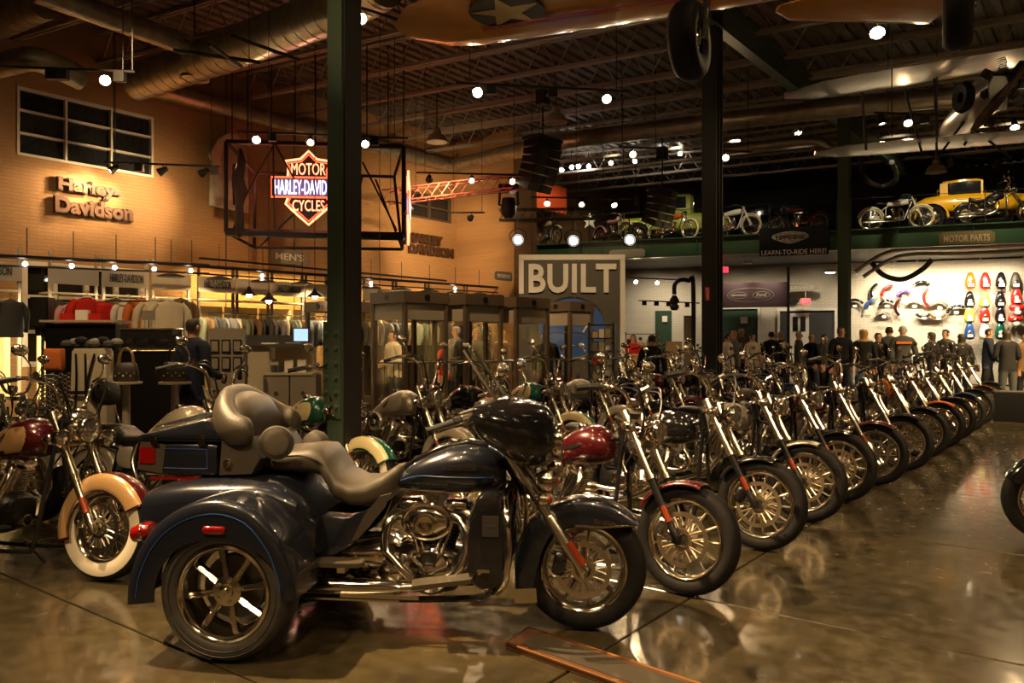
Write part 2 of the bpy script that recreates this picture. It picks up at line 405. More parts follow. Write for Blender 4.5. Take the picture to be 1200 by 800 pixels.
# ------------------------------------------------------------------ mezzanine
mk('hall_brown', (.22, .16, .10), 0, .7)
mez = struct(ob('trim_3', MB().box((11, 4.4, 4.66), (23.5, 8.5, .50)), M['black_steel'], None, M0, (0, 0, MROT)))
bm_ = MB(); bm_.box((11, 0, 4.65), (23.5, .05, .56)); bm_.box((11, -.05, 4.94), (23.5, .3, .035)); bm_.box((11, -.05, 4.35), (23.5, .3, .035))
for i in range(12): bm_.box((.3+i*2.0, -.08, 4.65), (.02, .11, .54))
mk('mezz_green', (.030, .075, .030), 0, .4)
struct(ob('mezzanine_edge_beam', bm_.mesh(0), M['mezz_green'], None, M0, (0, 0, MROT)))
struct(ob('wall_back', wall_with_holes(-6, 25, 0, 4.42, [], .3), M['block'], None, MP(0, 0, 5.2), (0, 0, MROT)))
struct(ob('wall_upper_back', wall_with_holes(-6, 26, 4.9, 8.4, [], .3), M['black_steel'], None, MP(0, 0, 9), (0, 0, MROT)))
# ------------------------------------------------------------------ ceiling deck, joists, girders
def deck(b):
    rows = []
    n = -19.0; hs = []
    while n < 20:
        for d, z in ((0, 8.0), (.16, 8.0), (.19, 8.06), (.27, 8.06)): hs.append((n+d, z))
        n += .30
    rows = [[NV*q+AV*aa+V((0, 0, z)) for q, z in hs] for aa in (-4, 12, 34)]
    b.strip(rows)
ce = struct(ob('ceiling', cm('deck', deck, 0), M['deck']))
JD = V((.88, -.475, 0)); JN = V((.475, .88, 0))
def joist(b, L=46, dz=.62, st=.75):
    for z, h in ((0, .07), (dz, .06)):
        b.box((0, -.045, z), (L, .05, h)); b.box((0, .045, z), (L, .05, h))
    n = int(L/st)
    for i in range(n):
        x = -L/2+i*st; b.cyl((x, 0, 0), (x+st/2, 0, dz), .014, n=4); b.cyl((x+st/2, 0, dz), (x+st, 0, 0), .014, n=4)
jm = cm('joist', joist, 0)
for i in range(17):
    p = JN*(2.5+1.62*i)+JD*3; ob('ceiling_joist', jm, M['joist_steel'], ce, (p.x, p.y, 7.34), (0, 0, atan2(JD.y, JD.x)))
for c0, c1 in (((-1.51-6*.6, 7.1-8*.6), (12.6, 25.6)),):
    c0, c1 = V((*c0, 7.1)), V((*c1, 7.1)); d = (c1-c0); L = d.length
    b = MB(); b.box((L/2, 0, 0), (L, .02, .5))
    for z in (-.25, .25): b.box((L/2, 0, z), (L, .2, .025))
    struct(ob('ceiling_girder', b.mesh(0), M['steel_green'], None, c0, (0, 0, atan2(d.y, d.x))))
# steel columns (wide-flange posts)
def hcol(name, x, y, s, h, m):
    b = MB(); b.box((0, 0, h/2), (.02, s, h)); 
    for q in (-1, 1): b.box((q*s/2, 0, h/2), (.025, s, h))
    b.box((0, 0, .01), (s*1.6, s*1.6, .02))
    return struct(ob(name, b.mesh(0), m, None, (x, y, 0), (0, 0, WROT)))
c1 = hcol('steel_column', -1.50, 7.1, .19, 7.6, M['steel_green'])
ob('cover_plate', MB().box((.01, -.105, 3.8), (.19, .02, 7.6)).mesh(0), M['black_steel'], c1)
ob('splice_plate', MB().box((-.115, .02, 1.25), (.02, .22, .85)).mesh(0), M['steel_green'], c1)
for i in range(6):
    for j in (-1, 1): ob('bolt', cm('bolt', lambda b: b.cyl((0, 0, 0), (-.022, 0, 0), .02, n=6), 0), M['steel_green'], c1, (-.125, .02+j*.065, .92+i*.13))
hcol('steel_column', 3.42, 13.6, .26, 7.6, M['black_steel'])
hcol('steel_column', 7.93, 19.0, .24, 7.6, M['steel_green'])
# ------------------------------------------------------------------ ducts
def duct(pts, r, label, m='galv', step=.28, cat='duct', n=20, smooth_n=8):
    path = sm(pts, smooth_n) if len(pts) > 2 else [V(p) for p in pts]
    b = MB(); b.tube(path, r, n)
    # raised seams at even steps
    acc = 0
    for i in range(len(path)-1):
        a, c = path[i], path[i+1]; L = (c-a).length; d = (c-a)/L; t = -acc % step
        while t < L:
            q = a+d*t; b.cyl(q-d*.012, q+d*.012, r*1.025, n=n); t += step
        acc += L
    return tag(ob('air_duct', b.mesh(50), M[m]), label, cat)
def on(px, py, z):            # the point at height z seen at a pixel
    Y = (z-CAMZ)*F/(400-py); return P(px, py, Y)
s_a, s_b = wpx(165, 101, .5)[0], wpx(528, 188, .5)[0]
duct([WP(s_a, 6.95, .5), WP(s_b, 6.95, .5)], .2, 'slim round galvanized air duct running along the top of the brick wall')
duct([WP(s_b, 6.95, .5), on(643, 169, 6.6), on(800, 148, 6.6), on(1010, 124, 6.6), on(1180, 108, 6.6)], .21, 'long round duct crossing the hall under the joists to the right of the green column', smooth_n=3)
duct([on(40, -12, 7.0), on(228, 56, 7.0)], .2, 'round silver air duct sloping across the top left corner')
duct([on(160, 96, 6.75), on(215, 78, 6.8), on(390, 12, 6.85), on(450, -20, 6.85)], .36, 'widest round galvanized air duct, rising to the green column top', smooth_n=4)
duct([on(-30, 84, 6.0), on(10, 74, 6.1), on(45, 70, 6.1), on(95, 92, 6.0)], .2, 'curved silver duct elbow at the left edge above the brick wall')
duct([on(-20, 34, 7.1), on(52, 2, 7.1)], .28, 'short pale duct in the extreme top left corner')
duct([on(850, 176, 6.3), on(900, 170, 6.3), on(955, 165, 6.3), on(975, 176, 6.1)], .11, 'small flexible duct beneath the long duct near the black middle column', smooth_n=4)
duct([on(1010, 200, 6.4)+V((0, 0, 1.55)), on(1010, 200, 6.4), on(1030, 218, 6.2), on(1050, 210, 6.3), on(1045, 190, 6.5)], .07, 'hooked loop of black exhaust hose above the white motorcycle', 'rig_black', step=.1)
a_ = [MP(mpx(x, 0, .9)[0], mpx(x, y, .9)[1], .9) for x, y in ((1003, 318), (1030, 300), (1060, 292), (1130, 290), (1210, 286))]
duct(a_, .06, 'pair of thin pipes under the balcony, upper one', 'galv', step=9)
a_ = [MP(mpx(x, 0, .9)[0], mpx(x, y, .9)[1], .9) for x, y in ((1012, 324), (1040, 306), (1068, 298), (1130, 297), (1210, 293))]
duct(a_, .06, 'pair of thin pipes under the balcony, lower one', 'galv', step=9)
a_ = [MP(mpx(x, 0, 1.5)[0], mpx(x, y, 1.5)[1], 1.5) for x, y in ((1020, 306), (1035, 322), (1058, 327), (1080, 316), (1092, 304))]
duct(a_, .08, 'sagging bent flexible duct under the balcony beside the parts wall', 'dark_metal', step=.08)

# the sides of the hall the photographer stands with his back to
struct(ob('wall_front', MB().box((0, -.15, 4.2), (46, .3, 8.4)).mesh(0), M['hall_brown'], None, (4, -9, 0)))
struct(ob('wall_right', MB().box((0, .15, 4.2), (44, .3, 8.4)).mesh(0), M['hall_brown'], None, NV*19+AV*8, (0, 0, WROT+pi)))
# ------------------------------------------------------------------ wheel pieces (axis y, centre at the origin)
def tyre_prof(Rr, w, rb):
    return [(rb, -w*.36), (rb+.012, -w*.43), ((rb+Rr)/2, -w*.5), (Rr-.022, -w*.44), (Rr-.006, -w*.28), (Rr, -w*.08), (Rr, w*.08), (Rr-.006, w*.28), (Rr-.022, w*.44), ((rb+Rr)/2, w*.5), (rb+.012, w*.43), (rb, w*.36)]
def tyre(Rr, w, rb, tread=True):
    def f(b):
        b.lathe(tyre_prof(Rr, w, rb), 44)
    return cm(('tyre', Rr, w, rb), f, 60)
def whitewall(Rr, w, rb):
    def f(b):
        for s in (-1, 1):
            m = (rb+Rr)/2; b.lathe([(rb+.004, s*(w*.43)), (rb+.014, s*(w*.455+.002)), (m, s*(w*.5+.003)), (m+(Rr-m)*.45, s*(w*.475+.002)), (m+(Rr-m)*.46, s*w*.46)], 44)
    return cm(('whitewall', Rr, w, rb), f, 60)
def rim(rb, w):
    return cm(('rim', rb, w), lambda b: b.lathe([(rb+.004, -w*.42), (rb-.004, -w*.44), (rb-.012, -w*.40), (rb-.028, -w*.25), (rb-.034, 0), (rb-.028, w*.25), (rb-.012, w*.40), (rb-.004, w*.44), (rb+.004, w*.42)], 44), 50)
def wire_spokes(rb, n=40):
    def f(b):
        b.lathe([(.012, -.075), (.03, -.07), (.032, -.05), (.02, -.035), (.02, .035), (.032, .05), (.03, .07), (.012, .075)], 16)
        for i in range(n):
            s = 1 if i % 2 else -1; a = 2*pi*i/n; a2 = a+(.5 if (i//2) % 2 else -.5)
            b.cyl((.03*cos(a2), s*.05, .03*sin(a2)), ((rb-.03)*cos(a), s*.006, (rb-.03)*sin(a)), .0028, n=4)
    return cm(('wire_spokes', rb, n), f)
def cast_spokes(rb, n=5, pair=True, wd=.016):
    def f(b):
        b.lathe([(.0, -.062), (.022, -.062), (.026, -.05), (.055, -.045), (.06, -.02), (.06, .02), (.055, .045), (.0, .06)], 24)
        for i in range(n):
            for s in ((-1, 1) if pair else (0,)):
                a = 2*pi*i/n; d = V((cos(a), 0, sin(a))); t = V((-sin(a), 0, cos(a)))
                p0 = d*.045+t*s*.024; p1 = d*(rb-.02)+t*s*.034
                b.rings([[p+t*u+V((0, h, 0)) for u, h in ((-wd*k, -.022), (wd*k*.2-wd*.2, -.03), (wd*k, -.022), (wd*k, .02), (-wd*k, .02))] for p, k in ((p0, 1.1), ((p0+p1)/2, .62), (p1, .95))])
    return cm(('cast_spokes', rb, n, pair, wd), f, 35)
def disc_spokes(rb):         # slotted disc wheel with many short ribs
    def f(b):
        b.lathe([(.0, -.05), (.03, -.05), (.036, -.03), (.07, -.02), (.10, -.004), (.10, .02), (.0, .03)], 36)
        for i in range(13):
            a = 2*pi*i/13; d = V((cos(a), 0, sin(a))); b.cyl(d*.08+V((0, -.015, 0)), d*(rb-.03)+V((0, -.002, 0)), .011, .007, n=8)
    return cm(('disc_spokes', rb), f, 35)
def brake_disc(r=.146):
    def f(b):
        b.lathe([(r-.028, -.004), (r, -.004), (r, .002), (r-.028, .002), (r-.028, -.004)], 40)
        b.lathe([(.042, -.006), (.062, -.006), (.062, .003), (.042, .003), (.042, -.006)], 28)
        for i in range(10):
            a = 2*pi*i/10; d = V((cos(a), 0, sin(a))); t = V((-sin(a), 0, cos(a)))
            b.cyl(d*.058, d*(r-.026)+t*.02, .0065, n=6); b.cyl(d*.058, d*(r-.026)-t*.02, .0065, n=6)
        for i in range(20):
            a = 2*pi*(i+.5)/20; d = V((cos(a), 0, sin(a)))*(r-.014); b.cyl(d-V((0, .006, 0)), d, .004, n=6)
    return cm(('brake_disc', r), f, 35)
def caliper_mesh():
    return cm('caliper', lambda b: (b.loft([(-.035, 0, .022, .05), (-.02, 0, .03, .062), (.02, 0, .03, .062), (.035, 0, .022, .05)], 12, 3), [b.cyl((0, -.034, z), (0, -.028, z), .014, n=10) for z in (-.03, .03)]))
def wheel(parent, name, x, z, Rr, w, rb, style, white=False, disc=True, tm=None, rm=None, ty=None, n=40):
    t = ob(name, tyre(Rr, w, rb), tm or M['rubber'], parent, (x, 0, z))
    ob('rim', rim(rb, w), rm or M['chrome'], t)
    if white: ob('whitewall', whitewall(Rr, w, rb), white if not white is True else M['whitewall'], t)
    if style == 'wire': ob('spokes', wire_spokes(rb, n), M['chrome'], t)
    elif style == 'cast': ob('spokes', cast_spokes(rb, 5), rm or M['alloy'], t)
    elif style == 'nine': ob('spokes', cast_spokes(rb, 9, False, .013), rm or M['chrome'], t)
    else: ob('spokes', disc_spokes(rb), M['dull_alloy'], t)
    if disc:
        ob('brake_disc', brake_disc(.146 if style != 'disc' else .162), M['alloy' if style != 'disc' else 'rotor'], t, (0, -.072, 0))
    return t
# fender: a shell swept round the wheel centre; u runs across the section, -1 is the right skirt
def fender_mesh(Rf, w, a0, a1, skirt, u0=-1, u1=1, off=0, n=26, tip=0, th=.004, mm=10):
    def sec(u, k):
        # across: flat-ish crown with rolled skirts
        a = u*pi*.5; y = (w/2+off)*abs(sin(a))**.75*(1 if a >= 0 else -1); r = Rf+off-skirt*k*(1-abs(cos(a))**.65)
        return y, r
    def f(b):
        def grid(o):
            rows = []
            for i in range(n+1):
                t = i/n; a = R(a0+(a1-a0)*t); k = 1
                if tip: k = 1-max(0, (t-.75)/.25)**2*.5-max(0, (.15-t)/.15)**2*.4
                row = []
                for j in range(mm+1):
                    u = u0+(u1-u0)*j/mm; y, r = sec(u, k); r -= o
                    row.append(V((r*cos(a), y*(1 if o == 0 else .98), r*sin(a))))
                rows.append(row)
            return rows
        A, B = grid(0), grid(th); ring = []
        for ra, rb_ in zip(A, B): ring.append(ra+rb_[::-1])
        b.rings(ring)
    return cm(('fender', Rf, w, a0, a1, skirt, u0, u1, off, n, tip), f, 50)
# tank: teardrop loft; xs forward
TANK = [(-.37, -.065, .018, .015), (-.31, -.06, .042, .03), (-.22, -.042, .075, .056), (-.12, -.02, .106, .085), (-.02, .002, .13, .11), (.08, .014, .142, .126), (.16, .01, .138, .124), (.225, -.004, .115, .102), (.265, -.016, .07, .06)]
def tank_mesh(st=None, sx=1, sz=1, sy=1, o=0):
    st = st or TANK
    return [(x*sx, z*sz, (hw+o)*sy, (hh+o)*sz, 2.3) for x, z, hw, hh in st]
def tank_panel(b, st, test, off=.0035, e=2.3, n=40, side=-1):
    # patch of the loft surface where test(x, z) holds, lifted by off
    xs = [s_[0] for s_ in st]; fine = []
    n = 80
    for i in range(len(st)-1):
        for k in range(12):
            t = k/12; t2 = t; fine.append(tuple(st[i][j]*(1-t2)+st[i+1][j]*t2 for j in range(4)))
    fine.append(st[-1][:4]); rows = []
    for x, z, hw, hh in fine:
        row = []
        for k in range(n+1):
            a = -pi*.5+pi*k/n; ca, sa = cos(a), sin(a)
            row.append(V((x, side*((hw)*abs(ca)**(2/e)+off), z+(hh+off)*abs(sa)**(2/e)*(1 if sa > 0 else -1))))
        rows.append(row)
    for i in range(len(rows)-1):
        for j in range(n):
            q = [rows[i][j], rows[i][j+1], rows[i+1][j+1], rows[i+1][j]]; c = sum(q, V())/4
            if test(c.x, c.z): b.add(q, [(0, 1, 2, 3)])
def fins(b, c, ax, h, sx, sy, n=9, core=.8, t=.0045, ang=0):
    rot = Matrix.Rotation(ang, 3, 'Y'); c = V(c)
    def rb(z, hx, hy, hz):
        rings = []
        for zz in (-hz, hz):
            ring = []
            for k in range(16):
                a = 2*pi*k/16; x = hx*abs(cos(a))**.6*(1 if cos(a) > 0 else -1); y = hy*abs(sin(a))**.6*(1 if sin(a) > 0 else -1)
                ring.append(c+rot @ V((x, y, z+zz)))
            rings.append(ring)
        b.rings(rings)
    rb(h/2, sx*core, sy*core, h/2)
    for i in range(n): rb(h*(i+.5)/n, sx, sy, t)
def engine(parent, x0, zc, aircl='round', body=None, col=None):
    """V-twin under the tank; x0 is the crank centre, zc its height."""
    body = body or M['black_satin']
    e = ob('engine', cm('crankcase', lambda b: (b.loft([(-.2, .0, .10, .10), (-.15, 0, .13, .13), (0, -.01, .15, .145), (.12, 0, .14, .12), (.17, .01, .1, .08)], 20, 3), b.loft([(-.42, .02, .08, .08), (-.36, .02, .12, .12), (-.25, .02, .13, .12), (-.18, .01, .1, .09)], 16, 3.5)), 50), body, parent, (x0, 0, zc))
    for s in (-1, 1):
        a = s*R(22.5)
        ob('cylinder', cm(('cyl', s), lambda b: fins(b, (s*.035, 0, .09), 0, .16, .062, .07, 9, .78, .005, a)), M['alloy'] if col is None else col, e)
        hc = V((s*.035, 0, .09))+Matrix.Rotation(a, 3, 'Y') @ V((0, 0, .165))
        ob('rocker_cover', cm(('rocker', s), lambda b: (fins(b, (hc.x, 0, hc.z), 0, .06, .07, .078, 3, .85, .006, a), b.loft([(hc.x+s*.025-.075, hc.z+.07, .05, .02), (hc.x+s*.025-.05, hc.z+.085, .07, .032), (hc.x+s*.025+.05, hc.z+.085, .07, .032), (hc.x+s*.025+.075, hc.z+.07, .05, .02)], 14, 3)), 50), M['chrome_cast'], e)
    # cam cover, pushrods, covers on the right side
    ob('cam_cover', cm('cam_cover', lambda b: (b.lathe([(0, -.188), (.03, -.186), (.05, -.18), (.058, -.172), (.1, -.166), (.112, -.158), (.115, -.13)], 28), b.lathe([(0, -.17), (.06, -.168), (.075, -.155), (.08, -.12)], 22, (-.2, 0, .01)), b.box((-.12, -.14, -.03), (.2, .03, .05)), [b.cyl((.1*cos(k), -.172, .1*sin(k)), (.1*cos(k), -.16, .1*sin(k)), .006, n=6) for k in (0, 1.05, 2.1, 3.14, 4.2, 5.2)])), M['chrome'], e)
    def push(b):
        for s in (-1, 1):
            for k in (0, 1):
                x = s*(.028+.03*k); b.cyl((x, -.135, .085), (x+s*.055, -.10, .25), .009, n=8); b.cyl((x+s*.001, -.135, .08), (x+s*.012, -.128, .12), .013, n=8)
    ob('pushrod_tubes', cm('push', push), M['chrome'], e)
    ob('primary_cover', cm('primary', lambda b: (b.loft([(-.38, .02, .025, .09), (-.3, .0, .045, .105), (-.1, 0, .045, .1), (.05, 0, .05, .12), (.12, 0, .03, .09)], 18, 2.6)), 50), M['chrome'], e, (0, .17, 0))
    ob('oil_filter', cm('oilf', lambda b: b.lathe([(0, .0), (.035, .002), (.038, .01), (.038, .07), (.03, .075)], 18, (0, 0, 0), 'x')), M['chrome'], e, (.16, -.02, -.05))
    if aircl == 'round':
        ob('air_cleaner', cm('airc', lambda b: b.lathe([(0, -.235), (.028, -.234), (.033, -.226), (.05, -.224), (.056, -.232), (.086, -.23), (.1, -.216), (.104, -.2), (.1, -.17), (.06, -.16), (.04, -.1)], 32, (.0, 0, .27))), M['chrome'], e)
        ob('cover_inset', cm('aircin', lambda b: b.lathe([(.03, -.2275), (.0315, -.2285), (.048, -.2275), (.05, -.2245)], 28, (0, 0, .27))), M['black_gloss'], e)
    else:
        ob('air_cleaner', cm('airo', lambda b: b.loft([(-.11, .27, .02, .03, 2, -.19), (-.09, .27, .03, .06, 2, -.19), (-.02, .27, .036, .075, 2, -.19), (.05, .27, .034, .068, 2, -.19), (.1, .27, .022, .035, 2, -.19)], 20, 2), 60), M['chrome'], e)
    return e
def pipe_path(pts): return sm(pts, 5)
def exhaust(parent, x0, zc, xr, style='dual', end_z=None):
    zz = zc-.13
    for i, s in enumerate((1, -1)):
        hx = x0+s*.12
        z2 = zz+(.0 if s > 0 else .075) if style == 'dual' else zz+.02*s
        pts = [(hx+s*.01, -.07, zc+.3), (hx+s*.07, -.13, zc+.28), (hx+s*.075+(.03 if s < 0 else 0), -.185, zc+.16), (hx+(-.02 if s > 0 else .02), -.2, zc-.02 if s > 0 else zc+.02), (x0-.16, -.2, z2), (x0-.34, -.205, z2)]
        ob('exhaust_pipe', cm(('exh', x0, zc, s, style), lambda b: b.tube(pipe_path(pts), .021, 10), 60), M['chrome'], parent)
        ob('muffler', cm(('muf', x0, zc, xr, s, style), lambda b: b.lathe([(.018, 0), (.04, .03), (.044, .08), (.044, .5-.04*i), (.038, .53-.04*i), (.03, .53-.04*i), (.028, .46)], 18, (0, 0, 0), 'x'), 60), M['chrome'], parent, (x0-.34, -.205, z2), (0, R(2), pi))
def seat_mesh(kind):
    def f(b):
        if kind == 'solo':
            b.loft([(.26, .02, .05, .03), (.2, .03, .09, .045), (.08, .0, .13, .05), (-.05, -.01, .15, .055), (-.17, .03, .15, .07), (-.22, .05, .13, .07), (-.24, .06, .1, .05)], 18, 2.6)
        else:
            b.loft([(.26, .02, .05, .03), (.2, .03, .09, .045), (.08, -.005, .13, .05), (-.05, -.015, .15, .055), (-.16, .02, .14, .075), (-.19, .065, .12, .05), (-.3, .075, .11, .045), (-.42, .08, .1, .04), (-.47, .075, .07, .025)], 18, 2.6)
    return cm(('seat', kind), f, 60)
def mirrors(p, hx, hz, hy, m=None):
    for s in (-1, 1):
        ob('mirror', cm(('mirror', s), lambda b: (b.tube(sm([(0, 0, 0), (.02, s*.02, .08), (-.02, s*.06, .15)], 4), .005, 6), b.loft([(-.03, .17, .0, .0, 2, s*.07), (-.028, .17, .058, .036, 2, s*.07), (-.012, .17, .06, .038, 2, s*.07), (.012, .17, .04, .024, 2, s*.07), (.018, .17, .01, .006, 2, s*.07)], 14, 2)), 60), m or M['chrome'], p, (hx, s*hy, hz))
def cruiser(name, label, cat='motorcycle', **k):
    """Row cruiser. Local x forward, ground contact of the front tyre at the origin, right side towards -y."""
    g = k.get; t = thing(name, label, cat, group=g('group'))
    wb = g('wb', 1.62); Rf = g('Rf', .325); rbf = g('rbf', .235); wf = g('wf', .11); paint = M[g('paint', 'black_gloss')]; detail = g('detail', 1)
    tr = .33; rake = R(g('rake', 28)); fork_m = M[g('fork_low', 'fork_chrome').replace('chrome', 'fork_chrome').replace('fork_fork', 'fork')]
    wheel(t, 'front_wheel', 0, Rf, Rf, wf, rbf, g('style', 'disc'), g('white', False), tm=M['rubber'], rm=M[g('rimm', 'chrome')])
    wheel(t, 'rear_wheel', -wb, .32, .32, .15, .215, g('style', 'disc'), g('white', False))
    # forks
    up = V((-sin(rake), 0, cos(rake))); ax = V((0, 0, Rf)); Lf = g('fork_len', .80); fy = g('fy', .105)
    trail = V((-.02, 0, .0))
    for s in (-1, 1):
        o = V((0, s*fy, 0)); a = ax+o+trail; mid = a+up*Lf*.46; top = a+up*Lf
        ob('fork_slider', cm(('slider', rake, Lf, s, Rf, fy), lambda b: (b.tube([a-up*.03, a+up*.02, a+up*.05, mid-up*.02, mid], [.018, .026, .024, .026, .029], 12), b.box(a+V((0, 0, 0)), (.05, .03, .05)))), fork_m, t)
        ob('fork_tube', cm(('ftube', rake, Lf, s, Rf, fy, g('fork_fat', .0)), lambda b: (b.cyl(mid, top, .0205+g('fork_fat', 0), n=12), b.cyl(a+up*Lf*.72, a+up*Lf*.76, .034+g('fork_fat', 0), n=12), b.cyl(top-up*.05, top+up*.01, .034, n=12), b.cyl(mid-up*.0, mid+up*.03, .029+g('fork_fat', 0), n=12))), M['fork_chrome'], t)
        ob('reflector', cm(('frefl', rake, s, fy, Rf), lambda b: b.cyl(a+up*.11+V((.01, s*.012, 0)), a+up*.21+V((.01, s*.012, 0)), .0195, n=10)), M['orange_reflector'], t)
    ob('triple_clamp', cm(('clamp', rake, Lf, Rf), lambda b: [b.box(ax+trail+up*q+V((-.02, 0, 0)), (.07, fy*2+.06, .035)) for q in (Lf*.74, Lf*.98)]), M['chrome'], t)
    ob('brake_caliper', caliper_mesh(), M[g('caliper', 'alloy')], t, (-.125, -.085, Rf+.06), (0, R(25), 0))
    # front fender
    fa = g('fend', (38, 158)); fR = Rf+.022; fw = wf+.055
    ff = ob('front_fender', fender_mesh(fR, fw, fa[0], fa[1], g('skirt', .05), n=22), paint, t, (0, 0, Rf))
    if g('panel'):
        ob('fender_panel', fender_mesh(fR, fw, fa[0]+2, fa[1]-4, g('skirt', .05), -.98, -.34, .004, n=22), M[g('panel')], ff)
    ob('fender_trim', cm(('ftrim', fR, fw, fa, g('skirt', .05)), lambda b: b.tube([((fR-g('skirt', .05)+.004)*cos(R(q)), -fw/2-.002, (fR-g('skirt', .05)+.004)*sin(R(q))) for q in range(fa[0], fa[1], 8)], .004, 5)), M['chrome'], ff)
    # headlamp
    hx, hz = ax.x+up.x*Lf*.86-.0, ax.z+up.z*Lf*.86
    hr = g('lamp_r', .085)
    hl = ob('headlamp', cm(('hlamp', hr), lambda b: b.lathe([(0, -.10), (hr*.4, -.09), (hr*.8, -.05), (hr, 0), (hr*1.06, .02), (hr*.98, .03), (hr*.95, .02)], 24, (0, 0, 0), 'x'), 60), M[g('lamp_m', 'chrome')], t, (hx+.11, 0, hz))
    ob('lamp_lens', cm(('hlens', hr), lambda b: b.lathe([(0, .034), (hr*.5, .032), (hr*.93, .02)], 20, (0, 0, 0), 'x'), 60), M['lens'], hl)
    if g('passing'):
        for s in (-1, 1):
            q = ob('passing_lamp', cm(('hlamp', .055), lambda b: b.lathe([(0, -.07), (.03, -.06), (.05, -.03), (.055, 0), (.058, .015), (.05, .02)], 18, (0, 0, 0), 'x'), 60), M['chrome'], t, (hx+.09, s*.19, hz-.05))
            ob('lamp_lens', cm(('hlens', .055), lambda b: b.lathe([(0, .022), (.05, .012)], 16, (0, 0, 0), 'x'), 60), M['lens'], q)
        ob('nacelle', cm('nacelle', lambda b: b.loft([(-.12, .03, .05, .05), (-.06, .01, .12, .1), (.04, 0, .13, .12), (.09, 0, .11, .10)], 18, 2.3), 60), M['chrome'], t, (hx+.0, 0, hz+.02))
    # handlebar
    bz = g('bar', .16); bw = g('barw', .38); top = ax+up*Lf
    pts = [(-.17, -bw, bz*.82), (-.09, -bw+.1, bz), (0, -.16, bz*.8), (.02, -.08, .02), (.02, .08, .02), (0, .16, bz*.8), (-.09, bw-.1, bz), (-.17, bw, bz*.82)]
    hb = ob('handlebar', cm(('hbar', bz, bw), lambda b: b.tube(sm(pts, 5), .0135, 8), 60), M['chrome'], t, (top.x, 0, top.z+.02))
    for s in (-1, 1):
        ob('grip', cm(('grip', bz, bw, s), lambda b: (b.cyl((-.2, s*(bw+.03), bz*.78), (-.105, s*(bw-.08), bz*.97), .02, n=10), b.cyl((-.205, s*(bw+.036), bz*.775), (-.2, s*(bw+.03), bz*.78), .024, n=10))), M['black_satin'], hb)
        ob('lever', cm(('lever', bz, bw, s), lambda b: (b.tube(sm([(-.06, s*(bw-.14), bz), (-.05, s*(bw-.08), bz*.96), (-.11, s*(bw+.03), bz*.82)], 4), .006, 6), b.cyl((-.07, s*(bw-.15), bz), (-.02, s*(bw-.14), bz+.03), .018, n=8))), M['chrome'], hb)
    ob('control_cable', cm(('cable', bz, bw, round(top.z, 2)), lambda b: [b.tube(sm([(-.03, s_*(bw-.16), bz), (.09, s_*(bw-.2), bz-.02+q_*.03), (.12, s_*.1, -.02-q_*.06), (.05, s_*.05, -.22), (-.02, s_*.06, -.34)], 5), .0055, 5) for s_ in (-1, 1) for q_ in (0, 1)]), M['black_satin'], hb)
    ob('speedometer', cm('speedo', lambda b: b.lathe([(0, .02), (.035, .018), (.042, .0), (.036, -.04), (0, -.05)], 16, (-.02, 0, .06), 'z')), M['chrome'], hb)
    mirrors(hb, -.06, bz+.0, bw-.13)
    if detail:
        for s in (-1, 1):
            q = ob('turn_signal', cm('tsig', lambda b: (b.lathe([(0, -.045), (.022, -.04), (.034, -.01), (.036, .02), (.032, .028), (0, .03)], 16, (0, 0, 0), 'x'), b.cyl((-.01, 0, -.03), (-.02, 0, -.09), .006, n=6)), 60), M['chrome'], t, (hx+.02, s*.21, hz-.06 if g('passing') else hz+.02))
            ob('signal_lens', cm('tsl', lambda b: b.ball((.03, 0, 0), (.012, .03, .03), 10, 6), 60), M[g('sig', 'lens')], q)
    # frame
    nx = top.x-.06; nz = top.z-.12
    def frame(b):
        b.cyl((nx+.01, 0, nz-.13), (nx-.03, 0, nz+.03), .03, n=12)
        for s in (-1, 1):
            b.tube(sm([(nx, s*.03, nz-.08), (nx+.06-.05, s*.1, .45), (nx+.0, s*.13, .2), (nx-.1, s*.13, .15), (-wb+.42, s*.13, .15), (-wb+.3, s*.12, .3), (-wb+.33, s*.1, .62), (-wb+.2, s*.1, .72)], 4), .015, 8)
            b.tube([(-wb+.02, s*.12, .32), (-wb+.35, s*.12, .3)], .018, 8); b.tube([(-wb-.12, s*.1, .68), (-wb+.35, s*.1, .62), (nx-.05, s*.03, nz-.04)], .014, 8)
    ob('frame', cm(('frame', nx, nz, wb), frame, 60), M['black_gloss'], t)
    # tank
    tx = nx-.33; tz = .80+g('tank_up', 0); st = tank_mesh(None, g('tank_l', 1.0), g('tank_h', 1.0))
    tk = ob('fuel_tank', cm(('tank', g('tank_l', 1), g('tank_h', 1)), lambda b: b.loft(st, 24, 2.3), 70), paint, t, (tx, 0, tz), (0, R(-9), 0))
    if g('panel'):
        tl = g('tank_l', 1)
        ob('tank_panel', cm(('tpanel', tl), lambda b: tank_panel(b, st, lambda x, z: (x < .10*tl or ((x-.06*tl)/.13)**2+((z-.02)/.11)**2 < 1) and z > -.055-.02*(x > 0) and z < .085), 70), M[g('panel')], tk)
        ob('tank_emblem', cm('temb', lambda b: b.prism(sm2([(-.06, -.02), (-.02, .0), (.03, .02), (.06, .028), (.03, 0), (.0, -.02), (-.03, -.03)], 3), -.002, .002)), M['brown_plastic'], tk, (-.02, -.1355, .02), (R(-4), R(-8), R(-10)))
    else:
        ob('tank_badge', cm('tbadge', lambda b: b.prism(sm2([(-.07, -.01), (0, .012), (.08, .004), (0, -.016)], 3), -.003, .003)), M['chrome'], tk, (.03, -.139, .01), (0, 0, R(-2)))
    ob('filler_cap', cm('cap', lambda b: b.lathe([(0, .015), (.03, .014), (.036, .006), (.036, -.01)], 16, (0, 0, 0), 'z')), M['chrome'], tk, (.06, -.04, .137*g('tank_h', 1)))
